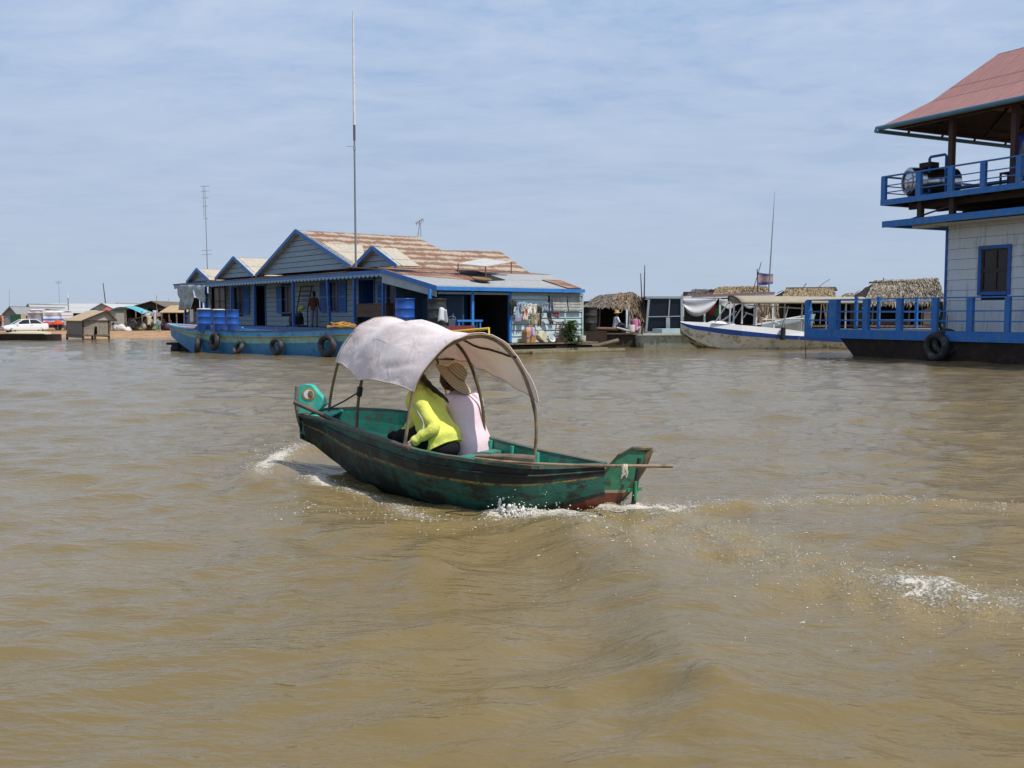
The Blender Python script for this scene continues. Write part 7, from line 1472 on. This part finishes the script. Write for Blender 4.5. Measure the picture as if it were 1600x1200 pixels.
# ---- white saloon car
def car():
    Y=84.0; s=.82; c=at(39,520.5,Y); hd=Vector((-.76,-.65,0)); ang=math.atan2(hd.y,hd.x); e=thing('parked_car','white saloon car parked on the bank at the far left','car',tuple(c),ang); S=lambda p:(p[0]*s,p[1]*s,p[2]*s)
    prof=[(-2.15,.62,.50,.86),(-2.05,.78,.34,.96),(-1.5,.84,.26,.98),(-.8,.86,.24,.98),(0,.86,.24,.96),(.8,.86,.24,.93),(1.3,.85,.26,.86),(1.85,.80,.30,.76),(2.10,.68,.36,.66),(2.16,.60,.42,.58)]
    k=MB(); rw=[]
    for x,w_,zb,zt in prof: rw.append([S((x,sg*q*w_,z)) for q,z,sg in ((.92,zb,-1),(1,zb+.12,-1),(1.0,(zb+zt)/2,-1),(.96,zt-.08,-1),(.86,zt,-1),(0,zt+.03,1),(.86,zt,1),(.96,zt-.08,1),(1.0,(zb+zt)/2,1),(1,zb+.12,1),(.92,zb,1))])
    for a,b in zip(rw[:-1],rw[1:]):
        for i in range(10): k.add([a[i],b[i],b[i+1],a[i+1]],[(0,1,2,3)],sm=True)
    k.add(rw[0],[tuple(range(11))[::-1]]); k.add(rw[-1],[tuple(range(11))])
    G=[(-1.62,.74,.97),(-1.0,.62,1.38),(-.2,.62,1.42),(.35,.62,1.38),(1.15,.74,.90)]
    top=[S((x,sg*w_,z)) for x,w_,z in G[1:4] for sg in (-1,1)]
    k.add([top[0],top[1],top[3],top[2]],[(0,1,2,3)]); k.add([top[2],top[3],top[5],top[4]],[(0,1,2,3)])
    for sg in (-1,1):
        for (xa,xb_) in ((-1.62,-1.0),(1.15,.35)): 
            a=[g for g in G if g[0]==xa][0]; b=[g for g in G if g[0]==xb_][0]; k.beam(S((a[0],sg*a[1],a[2])),S((b[0],sg*b[1],b[2])),.07,.07)
        k.beam(S((-.3,sg*.80,.95)),S((-.3,sg*.63,1.39)),.06,.05)
        for a,b in zip(G[1:3],G[2:4]): k.beam(S((a[0],sg*.62,a[2])),S((b[0],sg*.62,b[2])),.05,.05)
    k.build('body',mat('car_white',(.80,.81,.82),.25,.02,2,spec=.6),e)
    k=MB()
    for sg in (-1,1): k.add([S((-1.55,sg*.755,.98)),S((1.08,sg*.755,.92)),S((.35,sg*.625,1.36)),S((-.2,sg*.625,1.39)),S((-1.0,sg*.625,1.36))],[(0,1,2,3,4)])
    k.add([S((1.13,-.70,.91)),S((1.13,.70,.91)),S((.37,.60,1.37)),S((.37,-.60,1.37))],[(0,1,2,3)]); k.add([S((-1.60,-.70,.98)),S((-1.60,.70,.98)),S((-1.02,.60,1.37)),S((-1.02,-.60,1.37))],[(0,1,2,3)])
    k.build('window',GLASS,e)
    for x in (-1.3,1.32):
        for sg in (-1,1):
            k=MB(); k.torus(S((x,sg*.76,.31)),(0,1,0),.22*s,.09*s,20,8); w=k.build('wheel',BLACK,e); k=MB(); k.lathe([(.01,.02),(.13*s,.03),(.19*s,.0),(.19*s,-.05)],14,S((x,sg*.80,.31)),(0,sg,0)); k.build('rim',STEEL,w)
    for sg in (-1,1): k=MB(); k.box(2.06*s,2.15*s,sg*.46*s-.13*s,sg*.46*s+.13*s,.54*s,.66*s); k.build('headlight',GLASS if False else mat('lamp_glass',(.45,.47,.5),.1),e); k=MB(); k.ball(S((.85,sg*.93,.98)),(.09*s,.07*s,.07*s),8,6); k.build('wing_mirror',MATS['car_white'],e)
    k=MB(); k.box(2.1*s,2.19*s,-.28*s,.28*s,.52*s,.62*s); k.build('grille',BLACK,e); k=MB(); k.box(2.12*s,2.2*s,-.70*s,.70*s,.28*s,.42*s); k.build('bumper',mat('dark_bumper',(.10,.10,.11),.6),e); k=MB(); k.box(2.19*s,2.215*s,-.22*s,.22*s,.36*s,.48*s); k.build('number_plate',WHITE,e)
    for sg in (-1,1): k=MB(); k.box(-.55*s,-.40*s,sg*.865*s-.01,sg*.865*s+.01,.83*s,.86*s); k.build('door_handle',STEEL,e)
car()
# ---- long dark boat and pale heap
o=atz(-8,532); e=thing('long_boat','long low dark wooden boat lying along the bank below the white car','boat',tuple(o)); L=atz(106,531).x-o.x; k=MB(); zt=at(40,522.5,o.y).z
for i in range(12):
    ta,tb=i/12,(i+1)/12; f=lambda t:(L*t,.75*(1-max(0,(t-.8)*5)**2)+.02,zt+.18*max(0,(t-.75)*4)**2*.0)
    (xa,wa,za),(xb_,wb_,zb2)=f(ta),f(tb)
    for sg in (-1,1):
        q=[(xa,.8+sg*wa,za),(xb_,.8+sg*wb_,zb2),(xb_,.8+sg*wb_*.75,-.25),(xa,.8+sg*wa*.75,-.25)]; k.add(q if sg>0 else q[::-1],[(0,1,2,3)])
    k.add([(xa,.8-wa,za-.03),(xb_,.8-wb_,zb2-.03),(xb_,.8+wb_,zb2-.03),(xa,.8+wa,za-.03)],[(0,1,2,3)])
k.build('hull',mat('tarred_planks',(.032,.022,.020),.8,.3,2),e); k=MB(); k.beam((0,.04,zt+.02),(L*.8,.04,zt+.02),.08,.06); k.build('gunwale',WOODD,e)
k=MB(); k.ball((0,0,0),(1.7,.6,.22),18,8,jit=.15); tag(k.build('sand_heap',mat('pale_sand',(.52,.46,.32),.9,.1,4),loc=(at(38,520,o.y).x,o.y+.8,zt+.02)),'pale sand heap lying in the long dark boat','heap')
# ---- woven floating shack
o=atz(130,531); KF=Frame(tuple(o),rad(42)); e=thing('floating_shack','small woven panel shack with tan roof floating beside the bank','hut',tuple(o),KF.a)
kY=lambda px,py,y=0:KF.Y(px,py,y); kX=lambda px,py,x=0:KF.X(px,py,x)
WOV=mat('woven_panel',(.33,.29,.235),.9,.16,6,wear=(.22,.19,.15),wamt=.35,bump=.5,bscale=14); fxr=kY(170,520).x; zf=kY(150,522.5).z; ze=kY(150,500.5).z; yb=kX(104.5,515).y; oxr=kY(182,500,-.25).x; ap=kY(166,485.5,-.25); oxl=-.15
op0,op1=kY(146,510).x,kY(151.5,510).x
k=MB(); 
for i in range(9):
    z0_,z1_=zf+(ze-zf)*i/9,zf+(ze-zf)*(i+1)/9-.012
    if i<5: k.box(0,op0+.02*i,-.02,.03,z0_,z1_); k.box(op1,fxr,-.02,.03,z0_,z1_)
    else: k.box(0,fxr,-.02,.03,z0_,z1_)
k.build('front_wall',WOV,e); k=MB(); k.box(-.03,.0,0.04,yb,zf-.25,ze); k.box(fxr,fxr+.03,.04,yb,zf-.2,ze); k.box(0,fxr,yb-.03,yb,zf-.2,ze); k.box(0,fxr,.8,.83,zf,ze); k.build('side_wall',mat('woven_side_shade',(.24,.20,.165),.9,.2,6,bump=.5,bscale=14),e)  # side panels use a darker copy of the weave, shade put into colour
k=MB(); k.prism([(oxl+.1,-.12,ze),(oxr-.1,-.12,ze),(ap.x,-.12,ap.z-.06)],(0,.06,0)); k.build('gable_wall',mat('pale_woven',(.42,.40,.36),.9,.15,8),e)
k=MB(); roofquad(k,[(ap.x,-.3,ap.z),(ap.x,yb+.3,ap.z),(oxl,yb+.3,ze-.02),(oxl,-.3,ze-.02)],0,.06); roofquad(k,[(ap.x,-.3,ap.z),(ap.x,yb+.3,ap.z),(oxr,yb+.3,ze-.02),(oxr,-.3,ze-.02)],0,.06); k.build('roof',mat('tan_roof_sheet',(.46,.34,.22),.85,.12,2),e)
k=MB(); k.beam((ap.x,-.32,ap.z-.02),(oxl,-.32,ze-.04),.05,.10); k.beam((ap.x,-.32,ap.z-.02),(oxr,-.32,ze-.04),.05,.10); k.build('barge_board',WOODD,e)
for x,y in ((0,0),(fxr*.45,-.05),(fxr,0),(0,yb),(fxr,yb)): k=MB(); k.box(x-.06,x+.06,y-.06,y+.06,-.6,zf); k.build('stilt',WOODD,e)
k=MB(); k.box(-.05,fxr+.05,-.08,yb+.05,zf-.10,zf-.01); k.build('floor',WOOD,e)
for x in (0,fxr): k=MB(); k.box(x-.05,x+.05,-.06,.02,zf,ze); k.build('corner_post',WOODD,e)
